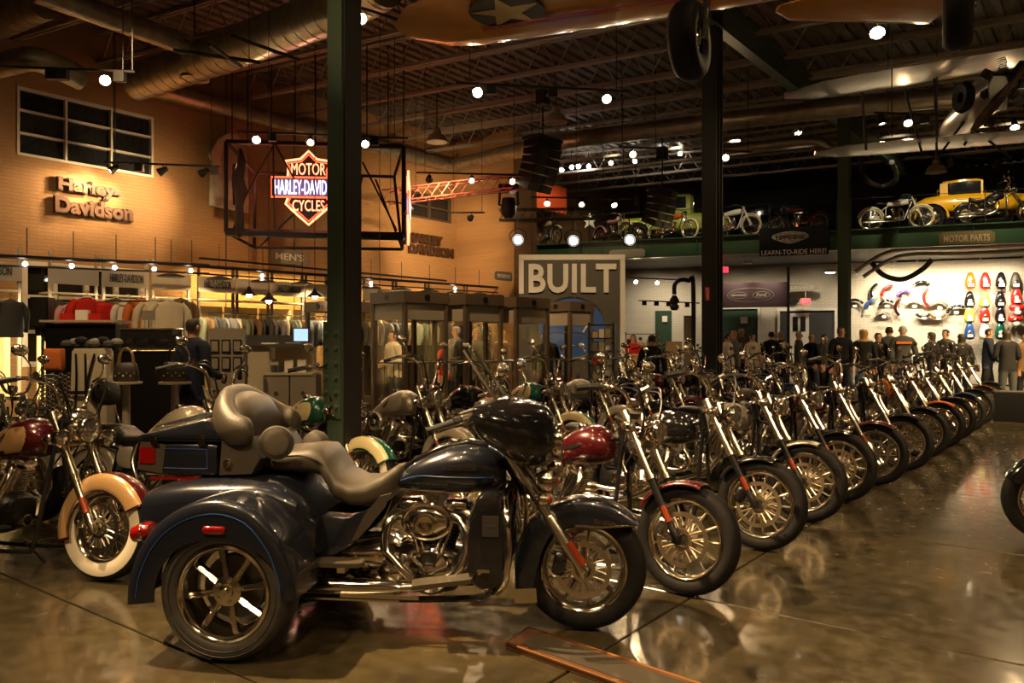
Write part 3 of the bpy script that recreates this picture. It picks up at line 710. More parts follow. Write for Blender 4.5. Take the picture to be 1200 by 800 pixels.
    ob('tank_console', cm('console', lambda b: b.loft([(-.17, .05, .02, .02), (-.1, .085, .035, .025), (.05, .118, .04, .028), (.13, .11, .03, .02)], 12, 2.5), 60), M['chrome'], tk)
    # seat, rear fender
    ob('seat', seat_mesh(g('seat', 'solo')), M['leather_black'], t, (tx-.40, 0, .70), (0, R(0), 0))
    ob('rear_fender', fender_mesh(.345, .2, 20, 165, .07, n=24), paint, t, (-wb, 0, .335))
    ob('tail_lamp', cm('tail', lambda b: b.loft([(-.03, 0, .03, .02), (-.015, 0, .045, .03), (.02, 0, .045, .03)], 12, 3)), M['red_lens'], t, (-wb-.30, 0, .60))
    if g('backrest'):
        br = ob('backrest', cm('backrest', lambda b: b.loft([(-.03, 0, .1, .085), (-.022, 0, .125, .105), (.015, 0, .125, .105), (.03, 0, .10, .085)], 20, 3), 60), M['leather_black'], t, (-wb+.02, 0, 1.07), (0, R(-12), 0))
        ob('backrest_bar', cm('brbar', lambda b: [b.tube(sm([(.0, s*.07, -.05), (.0, s*.09, -.2), (.06, s*.12, -.42)], 4), .009, 6) for s in (-1, 1)]), M['chrome'], br)
    engine(t, tx-.09, .38, g('air', 'round'), M[g('engine_m', 'black_satin')])
    exhaust(t, tx-.09, .38, wb, g('ex', 'dual'))
    # rear shock, covers, pegs, stand
    for s in (-1, 1):
        ob('shock', cm('shock', lambda b: (b.cyl((0, 0, 0), (.1, 0, .33), .013, n=8), b.cyl((.05, 0, .16), (.1, 0, .33), .03, n=10), [b.lathe([(.026, q-.004), (.031, q), (.026, q+.004)], 12, (0, 0, 0), 'z') for q in ()])), M['chrome'], t, (-wb+.01, s*.15, .33))
        ob('belt_guard' if s > 0 else 'side_cover', cm(('scov', s), lambda b: b.loft([(-.1, 0, .01, .05), (-.07, 0, .02, .085), (.05, 0, .022, .09), (.09, 0, .012, .06)], 14, 2.6), 60), paint if g('panel') or g('paint') else M['chrome'], t, (-wb+.47, s*.13, .56))
        ob('footpeg', cm(('peg', s), lambda b: (b.cyl((0, 0, 0), (0, s*.12, 0), .014, n=8), b.cyl((0, s*.03, 0), (0, s*.12, 0), .02, n=8))), M['black_satin'], t, (tx+.16, s*.16, .3))
    ob('side_stand', cm('stand', lambda b: b.tube([(0, .1, .17), (.04, .2, .05), (.07, .24, -.0)], .011, 6)), M['black_satin'], t, (tx-.0, 0, .0))
    if g('shield'):
        sh = g('shield')
        w_ = ob('windshield', cm('wshield', lambda b: b.strip([[V((-.27*v-.06*cos(u*1.2), .23*sin(u*1.2)*(1-.35*v*v), .0+.52*v-.05*(u*u)*v)) for u in [q/6 for q in range(-6, 7)]] for v in [q/8 for q in range(9)]]), 80), M['glass'], t, (hx+.10, 0, hz+.02))
        ob('shield_trim', cm('wtrim', lambda b: (b.tube([(-.06*cos(1.2)-.0, s_*.23*sin(1.2), .0) if False else (-.04, q*.2, .03) for s_ in (1,) for q in (-1, -.5, 0, .5, 1)], .008, 6), [b.box((-.09, q*.19, .1), (.02, .02, .22), Matrix.Rotation(R(-27), 3, 'Y')) for q in (-1, 1)])), M['chrome'], w_)
    return t
def park(t, x, y, head=-37, lean=6):
    """Front tyre at (x, y), pointing along head degrees, leaning to its left on the stand."""
    t.rotation_euler = Matrix.Rotation(R(head), 4, 'Z').to_3x3().__matmul__(Matrix.Rotation(R(-lean), 3, 'X')).to_euler()
    t.location = (x, y, .004)
    return t
# ------------------------------------------------------------------ the three-wheeler in front
def lerp_t(tab, a):
    for (a0, v0), (a1, v1) in zip(tab, tab[1:]):
        if a0 <= a <= a1 or a1 <= a <= a0: return v0+(v1-v0)*(a-a0)/(a1-a0)
    return tab[0][1] if abs(a-tab[0][0]) < abs(a-tab[-1][0]) else tab[-1][1]
def skirt_fender(ro, ri, yo, yi, s, n=40, th=.008, rnd=.05, both=False):
    """ro/ri: tables angle -> outer radius / lower edge of the skirt; yo outer face, yi inner edge of the crown."""
    b = MB(); rings = []
    a0, a1 = ro[0][0], ro[-1][0]
    for i in range(n+1):
        a = a0+(a1-a0)*i/n; Ro = lerp_t(ro, a); Ri = min(lerp_t(ri, a), Ro-.006); c = (cos(R(a)), sin(R(a)))
        def q(r, y): return V((r*c[0], y, r*c[1]))
        k = min(rnd, (Ro-Ri)*.9)
        out = [q(Ri, yo*s), q(Ri+(Ro-k-Ri)*.5, yo*s*1.004), q(Ro-k, yo*s), q(Ro-k*.35, (yo-k*.12)*s), q(Ro-k*.1, (yo-k*.4)*s), q(Ro, (yo-k)*s)]
        if both: out += [q(Ro+.006, 0)]+[V((p.x, -p.y, p.z)) for p in out[::-1]]
        else: out += [q(Ro+.004, (yo+yi)/2*s), q(Ro, yi*s)]
        inn = []
        for p in out[::-1]:
            rr = hypot(p.x, p.z); f = (rr-th)/rr if rr > Ri+.02 else 1; inn.append(V((p.x*f, p.y-(th*(1 if p.y > 0 else -1) if abs(abs(p.y)-yo) < .012 else 0), p.z*f)))
        rings.append(out+inn)
    b.rings(rings); return b
def trike():
    t = thing('motor_tricycle', 'dark blue three-wheeled touring motorcycle parked broadside in front', 'motorcycle')
    N = M['navy']
    # wheels
    fw = wheel(t, 'front_wheel', 0, .325, .325, .13, .222, 'nine', rm=M['chrome'])
    ob('brake_disc', brake_disc(), M['alloy'], fw, (0, .072, 0))
    ob('brake_caliper', caliper_mesh(), M['black_gloss'], t, (-.12, -.09, .36), (0, R(10), 0))
    for s in (-1, 1):
        rw = ob('rear_wheel', tyre(.325, .205, .222), M['tyre_brown_lit'], t, (-1.65, s*.585, .325))
        ob('rim', cm('deeprim', lambda b: b.lathe([(.228, -.09), (.216, -.094), (.208, -.088), (.2, -.07), (.196, -.01), (.19, 0), (.188, .06), (.226, .09)], 48), 50), M['chrome'], rw, rot=(0, 0, 0 if s < 0 else pi))
        ob('spokes', cm('trikespokes', lambda b: ([b.rings([[V((cos(R(a)+o*(.55 if r < .1 else .15)), 0, sin(R(a)+o*(.55 if r < .1 else .15))))*r+V((cos(R(a)+pi/2), 0, sin(R(a)+pi/2)))*u+V((0, h-.02, 0)) for u, h in ((-.009, -.012), (0, -.02), (.009, -.012), (.009, .02), (-.009, .02))] for r in (.06, .13, .197)]) for a in [45*k+10 for k in range(8)] for o in (-.2, .2)], b.lathe([(0, -.075), (.018, -.075), (.02, -.06), (.032, -.058), (.036, -.05), (.07, -.045), (.075, -.03), (.075, .01), (0, .01)], 30), [b.cyl((.052*cos(k*1.2566), -.058, .052*sin(k*1.2566)), (.052*cos(k*1.2566), -.04, .052*sin(k*1.2566)), .009, n=8) for k in range(5)]), 35), M['chrome'], rw, (0, 0, 0), (0, 0, 0 if s < 0 else pi))
        ob('brake_drum', cm('drum', lambda b: b.lathe([(0, 0), (.15, 0), (.155, .01), (.155, .05), (0, .05)], 30)), M['dark_metal'], rw, (0, s*-.03, 0))
        ob('sidewall_band', cm('swb', lambda b: [b.lathe([(r0, -.1035), (r0+.003, -.106), (r0+.006, -.1035)], 44) for r0 in (.262, .285)]), M['tyre_brown_lit'], rw, rot=(0, 0, 0 if s < 0 else pi))
    # axle housing
    ob('rear_axle', cm('raxle', lambda b: (b.cyl((-1.65, -.5, .325), (-1.65, .5, .325), .035, n=10), b.ball((-1.65, 0, .325), .11))), M['black_satin'], t)
    # rear fenders
    ro = [(188, .475), (163, .455), (135, .448), (110, .44), (90, .436), (70, .42), (50, .385), (25, .36), (-2, .358)]
    ri = [(188, .325), (160, .31), (135, .29), (110, .262), (90, .248), (70, .252), (50, .27), (25, .292), (-2, .31)]
    for s in (-1, 1):
        f = ob('rear_fender', cm(('rfend', s), lambda b: setattr(b, 'v', (q := skirt_fender(ro, ri, .705, .40, s)).v) or setattr(b, 'f', q.f), 45), N, t, (-1.65, 0, .33))
        ob('pinstripe', cm(('rstripe', s), lambda b: b.tube([((lerp_t(ro, a)-.062)*cos(R(a)), s*.7085, (lerp_t(ro, a)-.062)*sin(R(a))) for a in range(184, 2, -6)], .0028, 4)), M['pin_blue'], f, label='thin blue pinstripe')
        ob('marker_lamp', cm('marker', lambda b: b.loft([(-.055, 0, .012, .010), (-.045, 0, .018, .02), (.045, 0, .018, .02), (.055, 0, .012, .01)], 14, 3)), M['red_lens'], f, (-.022, s*.705, .30))
        tl = ob('tail_lamp', cm('rtail', lambda b: b.loft([(-.07, 0, .04, .025), (-.055, 0, .06, .04), (.0, 0, .065, .045), (.03, 0, .05, .03)], 16, 2.4), 60), M['red_lens'], f, (-.405, s*.615, .265), (0, R(-15), 0))
        ob('lamp_bezel', cm('rtailb', lambda b: b.tube([(.0, .067*cos(q), .047*sin(q)) for q in [k*pi/8 for k in range(16)]], .005, 5, True)), M['chrome'], tl)
    # trunk body between the fenders
    ob('trunk', cm('trunk', lambda b: b.loft([(-2.235, .56, .36, .10), (-2.21, .59, .42, .15), (-2.14, .60, .45, .165), (-1.95, .62, .46, .175), (-1.62, .625, .46, .185), (-1.52, .62, .45, .175), (-1.40, .585, .42, .14), (-1.33, .52, .34, .10)], 32, 6), 30), N, t)
    ob('trunk_handle', cm('thandle', lambda b: b.box((-2.24, 0, .6), (.02, .2, .03))), M['chrome'], t)
    ob('bumper', cm('bumper', lambda b: b.tube(sm([(-2.1, -.5, .36), (-2.22, -.4, .36), (-2.25, 0, .36), (-2.22, .4, .36), (-2.1, .5, .36)], 5), .018, 8)), M['chrome'], t)
    # luggage box
    def lid(b):
        side = [(-2.305, .995), (-2.30, 1.012), (-2.12, 1.055), (-1.96, 1.095), (-1.915, 1.098), (-1.86, 1.02), (-1.855, .995)]
        rings = []
        for y, k in ((-.29, 0), (-.285, .6), (-.262, 1), (.262, 1), (.285, .6), (.29, 0)):
            rings.append([V((x*(1)+(0 if k else 0), y, .995+(z-.995)*(.72+.28*k))) for x, z in side])
        b.rings(rings)
    lg = ob('luggage_box', cm('lugbox', lambda b: b.loft([(-2.30, .885, .25, .07), (-2.285, .885, .275, .092), (-2.1, .885, .282, .096), (-1.90, .885, .282, .096), (-1.885, .885, .275, .09)], 32, 8), 30), N, t)
    ob('lid', cm('luglid', lid, 35), N, lg)
    ob('lid_seam', cm('lidseam', lambda b: b.box((-2.08, 0, .986), (.45, .572, .012))), M['black_satin'], lg)
    for x in (-2.215, -1.955):
        for s in (-1, 1): ob('latch', cm('latch', lambda b: (b.box((0, 0, 0), (.04, .014, .05)), b.cyl((0, -.01, .012), (0, .0, .012), .01, n=8))), M['chrome'], lg, (x, s*.29, .985))
    for s in (-1, 1):
        ob('pinstripe', cm('lugstripe', lambda b: b.tube(sm([(-2.17, 0, .94), (-1.96, 0, .94), (-1.935, 0, .93), (-1.935, 0, .855), (-1.95, 0, .84), (-2.17, 0, .84)], 3), .0025, 4)), M['pin_blue'], lg, (0, s*.283, 0), label='thin pale blue pinstripe')
        ob('reflector', cm('lugrefl', lambda b: b.box((0, 0, 0), (.085, .02, .085))), M['red_lens'], lg, (-2.262, s*.277, .905))
        ob('reflector_surround', cm('lugsur', lambda b: b.box((0, 0, 0), (.14, .012, .15))), M['brown_plastic'], lg, (-2.24, s*.275, .895), (0, R(8), 0))
        ob('red_strip', cm('lugstrip', lambda b: b.box((0, 0, 0), (.34, .014, .012))), M['red_lens'], lg, (-2.08, s*.272, .785))
    ob('luggage_rack', cm('lugrack', lambda b: ([b.tube([(-2.26, y, 1.045), (-2.0, y, 1.115), (-1.9, y, 1.13)], .006, 6) for y in (-.18, -.09, 0, .09, .18)], b.tube(sm([(-2.26, -.2, 1.045), (-2.28, 0, 1.04), (-2.26, .2, 1.045)], 4), .007, 6), b.tube([(-1.92, -.2, 1.125), (-1.92, .2, 1.125)], .007, 6))), M['chrome'], lg)
    # speaker pods
    for s in (-1, 1):
        pod = ob('speaker_pod', cm(('pod', s), lambda b: b.rings([[V((x*k+(1-k)*-1.75, s*y, z*k+(1-k)*.9)) for x, z in ((-1.865, .805), (-1.68, .815), (-1.63, .90), (-1.695, 1.0), (-1.85, .995))] for y, k in ((.12, 1), (.285, 1), (.30, .93))]), 30), M['brown_plastic'], t)
        ob('plug', cm('plug', lambda b: b.lathe([(0, -.02), (.014, -.02), (.016, -.008), (.024, -.008), (.026, 0)], 14)), M['chrome'], pod, (-1.81, s*.302, .87), (0, 0, 0 if s < 0 else pi))
        sp = ob('rear_speaker', cm('spk', lambda b: b.lathe([(.0, -.04), (.055, -.042), (.068, -.035), (.082, -.03), (.088, -.01), (.076, .03), (.04, .05), (0, .055)], 30)), M['brown_plastic'], t, (-1.56, s*.27, .98 if s < 0 else .895), (0, R(10), s*R(-18) if s < 0 else pi-R(18)))
        ob('speaker_cloth', cm('spkc', lambda b: b.lathe([(0, -.046), (.045, -.045), (.061, -.040)], 26)), M['speaker_cloth'], sp)
    # wrap-round backrest
    def back(b):
        C = [(-1.675, -.295, 1.03, .03, .035), (-1.70, -.30, 1.04, .05, .066), (-1.77, -.295, 1.05, .060, .085), (-1.85, -.235, 1.085, .066, .112), (-1.90, -.12, 1.12, .07, .132), (-1.91, 0, 1.125, .075, .138)]
        C += [(x, -y, z, a, h) for x, y, z, a, h in C[:-1][::-1]]
        pth = sm([q[:3] for q in C], 4); rad = sm([(q[3], q[4], 0) for q in C], 4); rings = []
        for i, p in enumerate(pth):
            d = (pth[min(i+1, len(pth)-1)]-pth[max(i-1, 0)]).normalized(); nrm = V((d.y, -d.x, 0)).normalized(); a, h = rad[i].x, rad[i].y
            rings.append([p+nrm*a*cos(2*pi*k/20)+V((0, 0, h*sin(2*pi*k/20))) for k in range(20)])
        b.rings(rings)
    ob('passenger_backrest', cm('pback', back, 70), M['leather'], t)
    ob('back_cushion', cm('pcush', lambda b: b.loft([(-1.90, 1.10, .2, .10), (-1.86, 1.10, .24, .125), (-1.79, 1.08, .235, .12), (-1.745, 1.05, .21, .09), (-1.73, 1.04, .17, .06)], 24, 2.5), 75), M['leather'], t)
    ob('backrest_bracket', cm('pbrk', lambda b: [b.box((-1.85, s*.14, 1.01), (.05, .04, .12)) for s in (-1, 1)]), M['black_satin'], t)
    ob('seat', cm('tseat', lambda b: b.loft([(-1.80, .85, .10, .03), (-1.75, .86, .17, .05), (-1.65, .862, .2, .065), (-1.52, .868, .215, .07), (-1.43, .872, .205, .078), (-1.37, .862, .19, .085), (-1.325, .80, .20, .09), (-1.28, .735, .21, .08), (-1.2, .702, .215, .072), (-1.12, .70, .20, .075), (-1.05, .72, .15, .08), (-.99, .765, .09, .075), (-.95, .80, .05, .05)], 28, 2.7), 75), M['leather'], t)
    ob('seat_piping', cm('tpipe', lambda b: [b.tube(sm([(-1.78, s*.13, .885), (-1.6, s*.215, .895), (-1.43, s*.212, .905), (-1.34, s*.2, .86)], 4), .005, 5) for s in (-1, 1)]), M['leather_black'], t)
    ob('battery_cover', cm('tbat', lambda b: b.loft([(-1.72, .745, .12, .04), (-1.69, .74, .18, .06), (-1.52, .72, .19, .07), (-1.47, .70, .17, .06)], 20, 4), 40), M['black_gloss'], t)
    for s in (-1, 1):
        ob('side_panel', cm(('tside', s), lambda b: b.rings([[V((x*k+(1-k)*-1.35, s*y, z*k+(1-k)*.55)) for x, z in sm2([(-1.60, .68), (-1.48, .63), (-1.2, .60), (-1.09, .64), (-1.07, .62), (-1.13, .50), (-1.25, .41), (-1.39, .34), (-1.50, .35), (-1.58, .45)], 3)] for y, k in ((.15, 1), (.235, 1), (.25, .965), (.253, .85))]), 45), N, t)
        ob('heat_deflector', cm(('tdefl', s), lambda b: b.rings([[V((x, s*y, z)) for x, z in ((-1.17, .48), (-1.13, .50), (-1.0, .655), (-.965, .73), (-1.02, .715), (-1.10, .62))] for y in (.24, .262)])), M['brown_plastic'], t)
        pb = ob('passenger_footboard', cm(('pboard', s), lambda b: b.rings([[V((x*k+(1-k)*-1.21, s*(y-.0*z), .38+h)) for x, y in sm2([(-1.32, .27), (-1.12, .27), (-1.09, .30), (-1.10, .37), (-1.30, .38), (-1.33, .34)], 3)] for h, k in ((0, .98), (.018, 1), (.022, .97))]) if True else 0), M['leather'], t)
        ob('footboard_bracket', cm(('pbb', s), lambda b: b.box((-1.2, s*.26, .36), (.04, .14, .04))), M['chrome'], pb)
        ob('driver_footboard', cm(('dboard', s), lambda b: b.rings([[V((x, s*y, .285+(x+.84)*.14+h)) for x, y in ((-.85, .27), (-.52, .27), (-.53, .39), (-.82, .40))] for h in (0, .022)])), M['leather'], t)
        # lower leg fairing
        lf = ob('leg_fairing', cm(('legf', s), lambda b: b.rings([[V((x*k+(1-k)*-.45, s*y, z*k+(1-k)*.52)) for x, z in sm2([(-.56, .54), (-.54, .66), (-.50, .745), (-.42, .75), (-.385, .70), (-.365, .5), (-.36, .36), (-.40, .29), (-.50, .28), (-.56, .36)], 3)] for y, k in ((.12, .9), (.16, 1), (.31, 1), (.345, .93), (.352, .8))]), 45), M['black_gloss'], t)
        ob('vent_door', cm(('vdoor', s), lambda b: (b.box((-.44, s*.354, .60), (.08, .008, .10)), b.box((-.44, s*.358, .60), (.04, .006, .012)))), M['dark_metal'], lf)
        ob('engine_guard', cm(('guard', s), lambda b: b.tube(sm([(-.40, s*.05, .74), (-.39, s*.2, .73), (-.36, s*.36, .66), (-.345, s*.405, .52), (-.36, s*.40, .36), (-.42, s*.32, .27), (-.5, s*.15, .24)], 5), .017, 10), 60), M['chrome'], t)
        # forks
        ob('fork_slider', cm(('tfork', s), lambda b: b.tube([(-.005, s*.115, .30), (.0, s*.115, .33), (-.03, s*.115, .375), (-.175, s*.115, .60), (-.18, s*.115, .61)], [.02, .03, .027, .031, .026], 14), 60), M['alloy'], t)
        ob('fork_tube', cm(('tforku', s), lambda b: b.tube([(-.17, s*.115, .595), (-.36, s*.115, .885), (-.42, s*.115, .98)], .026, 14), 60), M['alloy'], t)
        ob('reflector', cm(('tfr', s), lambda b: b.tube([(-.0, s*.127, .365), (-.075, s*.127, .48)], .021, 10)), M['orange_reflector'], t)
        # grips and levers
    ob('handlebar', cm('thb', lambda b: b.tube(sm([(-.72, -.43, 1.07), (-.62, -.40, 1.10), (-.5, -.3, 1.14), (-.44, -.12, 1.10), (-.42, 0, 1.09), (-.44, .12, 1.10), (-.5, .3, 1.14), (-.62, .40, 1.10), (-.72, .43, 1.07)], 5), .014, 8)), M['chrome'], t)
    for s in (-1, 1):
        ob('grip', cm(('tgrip', s), lambda b: (b.cyl((-.73, s*.435, 1.065), (-.61, s*.40, 1.105), .0215, n=12), b.cyl((-.61, s*.40, 1.105), (-.58, s*.385, 1.112), .026, n=12), b.cyl((-.735, s*.437, 1.063), (-.73, s*.435, 1.065), .026, n=12))), M['black_satin'], t)
        ob('switch_housing', cm(('tsw', s), lambda b: b.cyl((-.58, s*.385, 1.112), (-.53, s*.35, 1.125), .03, n=12)), M['chrome'], t)
        ob('lever', cm(('tlev', s), lambda b: b.tube(sm([(-.53, s*.36, 1.12), (-.55, s*.42, 1.11), (-.66, s*.46, 1.08), (-.70, s*.46, 1.065)], 4), .007, 6)), M['chrome'], t)
    # front fender
    ro = [(207, .392), (190, .362), (160, .356), (120, .362), (90, .37), (60, .372), (47, .374), (41, .376)]
    ri = [(207, .285), (190, .25), (172, .228), (150, .232), (128, .248), (110, .236), (90, .235), (70, .248), (60, .268), (50, .31), (41, .365)]
    ff = ob('front_fender', cm('tffend', lambda b: setattr(b, 'v', (q := skirt_fender(ro, ri, .098, 0, 1, both=True, rnd=.06)).v) or setattr(b, 'f', q.f), 45), M['black_gloss'] if False else N, t, (0, 0, .325))
    for s in (-1, 1):
        ob('fender_trim', cm(('tftrim', s), lambda b: b.tube([(.285, s*.06, .252), (.26, s*.09, .238), (.1, s*.104, .228), (-.04, s*.106, .232)], .0065, 6)), M['chrome'], ff)
        ob('fender_badge', text_mesh('Tri Glide', .11, .022, .002, .0, shear=.3), M['chrome'], ff, (.11*1, s*.102, .252), (0, R(6), 0 if s < 0 else pi))
        ob('fender_skirt', cm(('tskirt', s), lambda b: b.box((-.295, s*.102, -.135), (.115, .006, .075), Matrix.Rotation(R(-4), 3, 'Y'))), M['chrome'], ff)
    # fairing
    fr = ob('fairing', cm('fairing', lambda b: b.loft([(-.135, .99, .05, .05, 2), (-.15, .99, .12, .11, 2), (-.19, 1.0, .2, .155, 2.2), (-.26, 1.01, .28, .175, 2.4), (-.34, 1.04, .35, .165, 2.6), (-.42, 1.075, .395, .135, 2.8), (-.48, 1.10, .41, .11, 3), (-.52, 1.12, .405, .085, 3)], 36, 2.4), 75), M['black_gloss'], t)
    hl = ob('headlamp', cm('thead', lambda b: b.lathe([(.0, -.05), (.08, -.04), (.095, 0), (.098, .03), (.09, .04), (.085, .03)], 28, (0, 0, 0), 'x'), 60), M['chrome'], t, (-.15, 0, .97))
    ob('lamp_lens', cm('hlens2', lambda b: b.lathe([(0, .045), (.05, .042), (.085, .03)], 24, (0, 0, 0), 'x'), 60), M['lens'], hl)
    for s in (-1, 1):
        q = ob('passing_lamp', cm('tpass', lambda b: b.lathe([(0, -.07), (.035, -.06), (.055, -.03), (.06, 0), (.06, .02), (.054, .025)], 20, (0, 0, 0), 'x'), 60), M['chrome'], t, (-.17, s*.22, .80))
        ob('lamp_lens', cm('tpl', lambda b: b.lathe([(0, .03), (.054, .02)], 18, (0, 0, 0), 'x'), 60), M['lens'], q)
        q = ob('turn_signal', cm('tts', lambda b: b.ball((0, 0, 0), (.04, .032, .032), 12, 8)), M['chrome'], t, (-.19, s*.27, .72))
        ob('signal_lens', cm('ttsl', lambda b: b.ball((.025, 0, 0), (.02, .027, .027), 10, 6)), M['orange_reflector'], q)
        ob('speaker_ring', cm('tdash', lambda b: b.lathe([(.05, -.005), (.07, -.01), (.075, 0)], 20, (0, 0, 0), 'x')), M['chrome'], fr, (-.525, s*.24, 1.12))
    ws = ob('windshield', cm('tws', lambda b: b.strip([[V((-.405-.185*v-.02*(u*u), .19*u*(1-.25*v*v), 1.19+.30*v-.04*u*u*v)) for u in [q/8 for q in range(-8, 9)]] for v in [q/6 for q in range(7)]]), 60), M['glass'], fr)
    ob('windshield_trim', cm('twst', lambda b: [b.tube([(-.405-.185*v-.02, s*.19*(1-.25*v*v), 1.19+.30*v-.04*v) for v in [q/6 for q in range(7)]], .0085, 7) for s in (-1, 1)]), M['alloy'], ws)
    mirrors(fr, -.36, 1.19, .34)
    # frame and steering head
    ob('frame', cm('tframe', lambda b: (b.cyl((-.30, 0, .70), (-.40, 0, .90), .04, n=12), [b.tube(sm([(-.36, s*.03, .8), (-.40, s*.12, .45), (-.46, s*.14, .22), (-.7, s*.14, .17), (-1.2, s*.14, .17), (-1.36, s*.14, .3), (-1.4, s*.13, .6)], 4), .018, 8) for s in (-1, 1)], b.box((-1.4, 0, .33), (.3, .3, .1)))), M['black_gloss'], t)
    # tank
    st = [(-1.03, .735, .03, .02), (-.98, .755, .07, .045), (-.889, .785, .115, .08), (-.80, .805, .135, .105), (-.70, .822, .148, .128), (-.60, .832, .15, .134), (-.50, .825, .142, .12), (-.44, .815, .118, .095), (-.405, .81, .08, .06)]
    tk = ob('fuel_tank', cm('ttank', lambda b: b.loft(st, 32, 2.3), 75), N, t)
    ob('tank_console', cm('tcons', lambda b: b.loft([(-1.0, .79, .03, .01), (-.9, .86, .045, .02), (-.75, .93, .05, .025), (-.6, .965, .05, .02), (-.5, .945, .04, .02)], 14, 3), 60), M['black_gloss'], tk)
    ob('filler_cap', cm('tcap', lambda b: b.lathe([(0, .02), (.032, .018), (.04, .008), (.04, -.02)], 18, (-.68, 0, .965), 'z')), M['chrome'], tk)
    ob('pinstripe', cm('ttankst', lambda b: [b.tube(sm([(-.96, s*.082, .765), (-.85, s*.132, .80), (-.7, s*.1505, .80), (-.55, s*.15, .80), (-.46, s*.13, .80)], 4), .003, 5) for s in (-1, 1)]), M['pin_blue'], tk)
    ob('tank_badge', text_mesh('HARLEY-DAVIDSON', .17, .022, .004, .02), M['chrome'], tk, (-.63, -.152, .845))
    engine(t, -.79, .31, 'oval', M['chrome'], M['black_satin'])
    ob('air_cleaner_ring', cm('aring', lambda b: b.lathe([(.03, -.252), (.045, -.256), (.058, -.25), (.06, -.235), (.0, -.225)], 30)), M['chrome'], t, (-.79, 0, .58))
    ob('air_cleaner_trim', cm('aring2', lambda b: b.tube([(.125*cos(q), -.20, .085*sin(q)) for q in [k*pi/14 for k in range(28)]], .012, 7, True)), M['chrome'], t, (-.79, 0, .58))
    ob('crossover_pipe', cm('txp', lambda b: (b.tube(sm([(-.70, -.1, .60), (-.62, -.17, .58), (-.58, -.22, .45), (-.64, -.25, .33), (-.8, -.27, .27), (-.95, -.28, .26)], 5), .024, 12), b.tube(sm([(-.92, -.1, .60), (-1.0, -.17, .56), (-1.0, -.22, .44), (-.92, -.25, .36), (-.85, -.26, .30)], 5), .024, 12)), 60), M['chrome'], t)
    for s in (-1, 1):
        ob('muffler', cm(('tmuf', s), lambda b: b.tube([(-.90, s*.285, .262), (-.95, s*.285, .262), (-1.1, s*.29, .262), (-1.38, s*.30, .265), (-1.42, s*.30, .265), (-1.42, s*.30, .265)], [.024, .038, .044, .044, .04, .03], 18), 60), M['chrome'], t)
        ob('heat_shield', cm(('tshd', s), lambda b: (b.box((-1.0, s*.335, .232), (.40, .012, .018)), b.box((-1.15, s*.335, .212), (.5, .012, .01)))), M['alloy'], t)
    ob('transmission_cover', cm('ttrans', lambda b: (b.loft([(-1.3, .36, .12, .05), (-1.25, .37, .17, .08), (-1.05, .38, .18, .09), (-.98, .36, .14, .07)], 18, 3), [b.cyl((-1.24+.06*k, -.19, .33+.05*(k % 2)), (-1.24+.06*k, -.17, .33+.05*(k % 2)), .014, n=8) for k in range(5)])), M['chrome'], t)
    ob('brake_pedal', cm('tbp', lambda b: (b.tube(sm([(-.62, -.3, .30), (-.55, -.33, .33), (-.48, -.35, .38)], 4), .009, 6), b.box((-.47, -.36, .39), (.06, .05, .015)))), M['chrome'], t)
    return t
tr = trike(); tr.location = (.375, 4.165, .002); tr.rotation_euler = (0, 0, R(-7))
# ------------------------------------------------------------------ front row by the aisle
ORD = ['first', 'second', 'third', 'fourth', 'fifth', 'sixth', 'seventh', 'eighth', 'ninth', 'tenth', 'eleventh', 'twelfth', 'thirteenth', 'fourteenth', 'fifteenth', 'sixteenth', 'seventeenth', 'eighteenth', 'nineteenth', 'twentieth', 'twenty-first', 'twenty-second', 'twenty-third', 'twenty-fourth', 'twenty-fifth']
row1 = [(1.02, 4.71), (1.78, 5.72), (2.44, 6.62), (3.06, 7.44), (3.78, 8.3), (4.51, 9.2), (5.25, 10.2), (5.95, 11.1), (6.62, 12.0), (7.37, 13.0), (8.16, 14.07), (8.97, 15.2), (9.9, 16.5)]
spec1 = [
 dict(paint='maroon', style='disc', fork_low='black_satin', desc='dark red cruiser with chrome fork tubes right behind the three-wheeler'),
 dict(paint='black_gloss', style='disc', fork_low='black_satin', caliper='black_satin', desc='black cruiser with slotted disc front wheel'),
 dict(paint='silver_paint', style='disc', fork_low='black_satin', tankp='black_gloss', desc='black cruiser with pale silver front fender edge'),
 dict(paint='black_gloss', style='disc', fork_low='black_satin', desc='black cruiser with black lower fork legs'),
 dict(paint='maroon', style='wire', fork_low='chrome', desc='black and maroon cruiser with wire-spoked front wheel'),
 dict(paint='black_gloss', style='cast', fork_low='chrome', desc='black cruiser with open cast front wheel'),
 dict(paint='black_gloss', style='cast', fork_low='chrome', desc='black cruiser with bright cast wheel and orange fork reflectors'),
 dict(paint='orange_paint', style='nine', fork_low='chrome', desc='orange-tanked cruiser with bright cast wheel'),
 dict(paint='black_gloss', style='cast', fork_low='chrome', desc='black cruiser with tall chrome fork'),
 dict(paint='blue_paint', style='nine', fork_low='chrome', desc='dark blue cruiser with thin cast spokes'),
 dict(paint='black_gloss', style='wire', fork_low='chrome', desc='black cruiser with wire wheel'),
 dict(paint='maroon', style='cast', fork_low='chrome', desc='maroon cruiser near the far end of the aisle'),
 dict(paint='black_gloss', style='wire', fork_low='chrome', desc='black cruiser at the far end with the crowd behind it')]
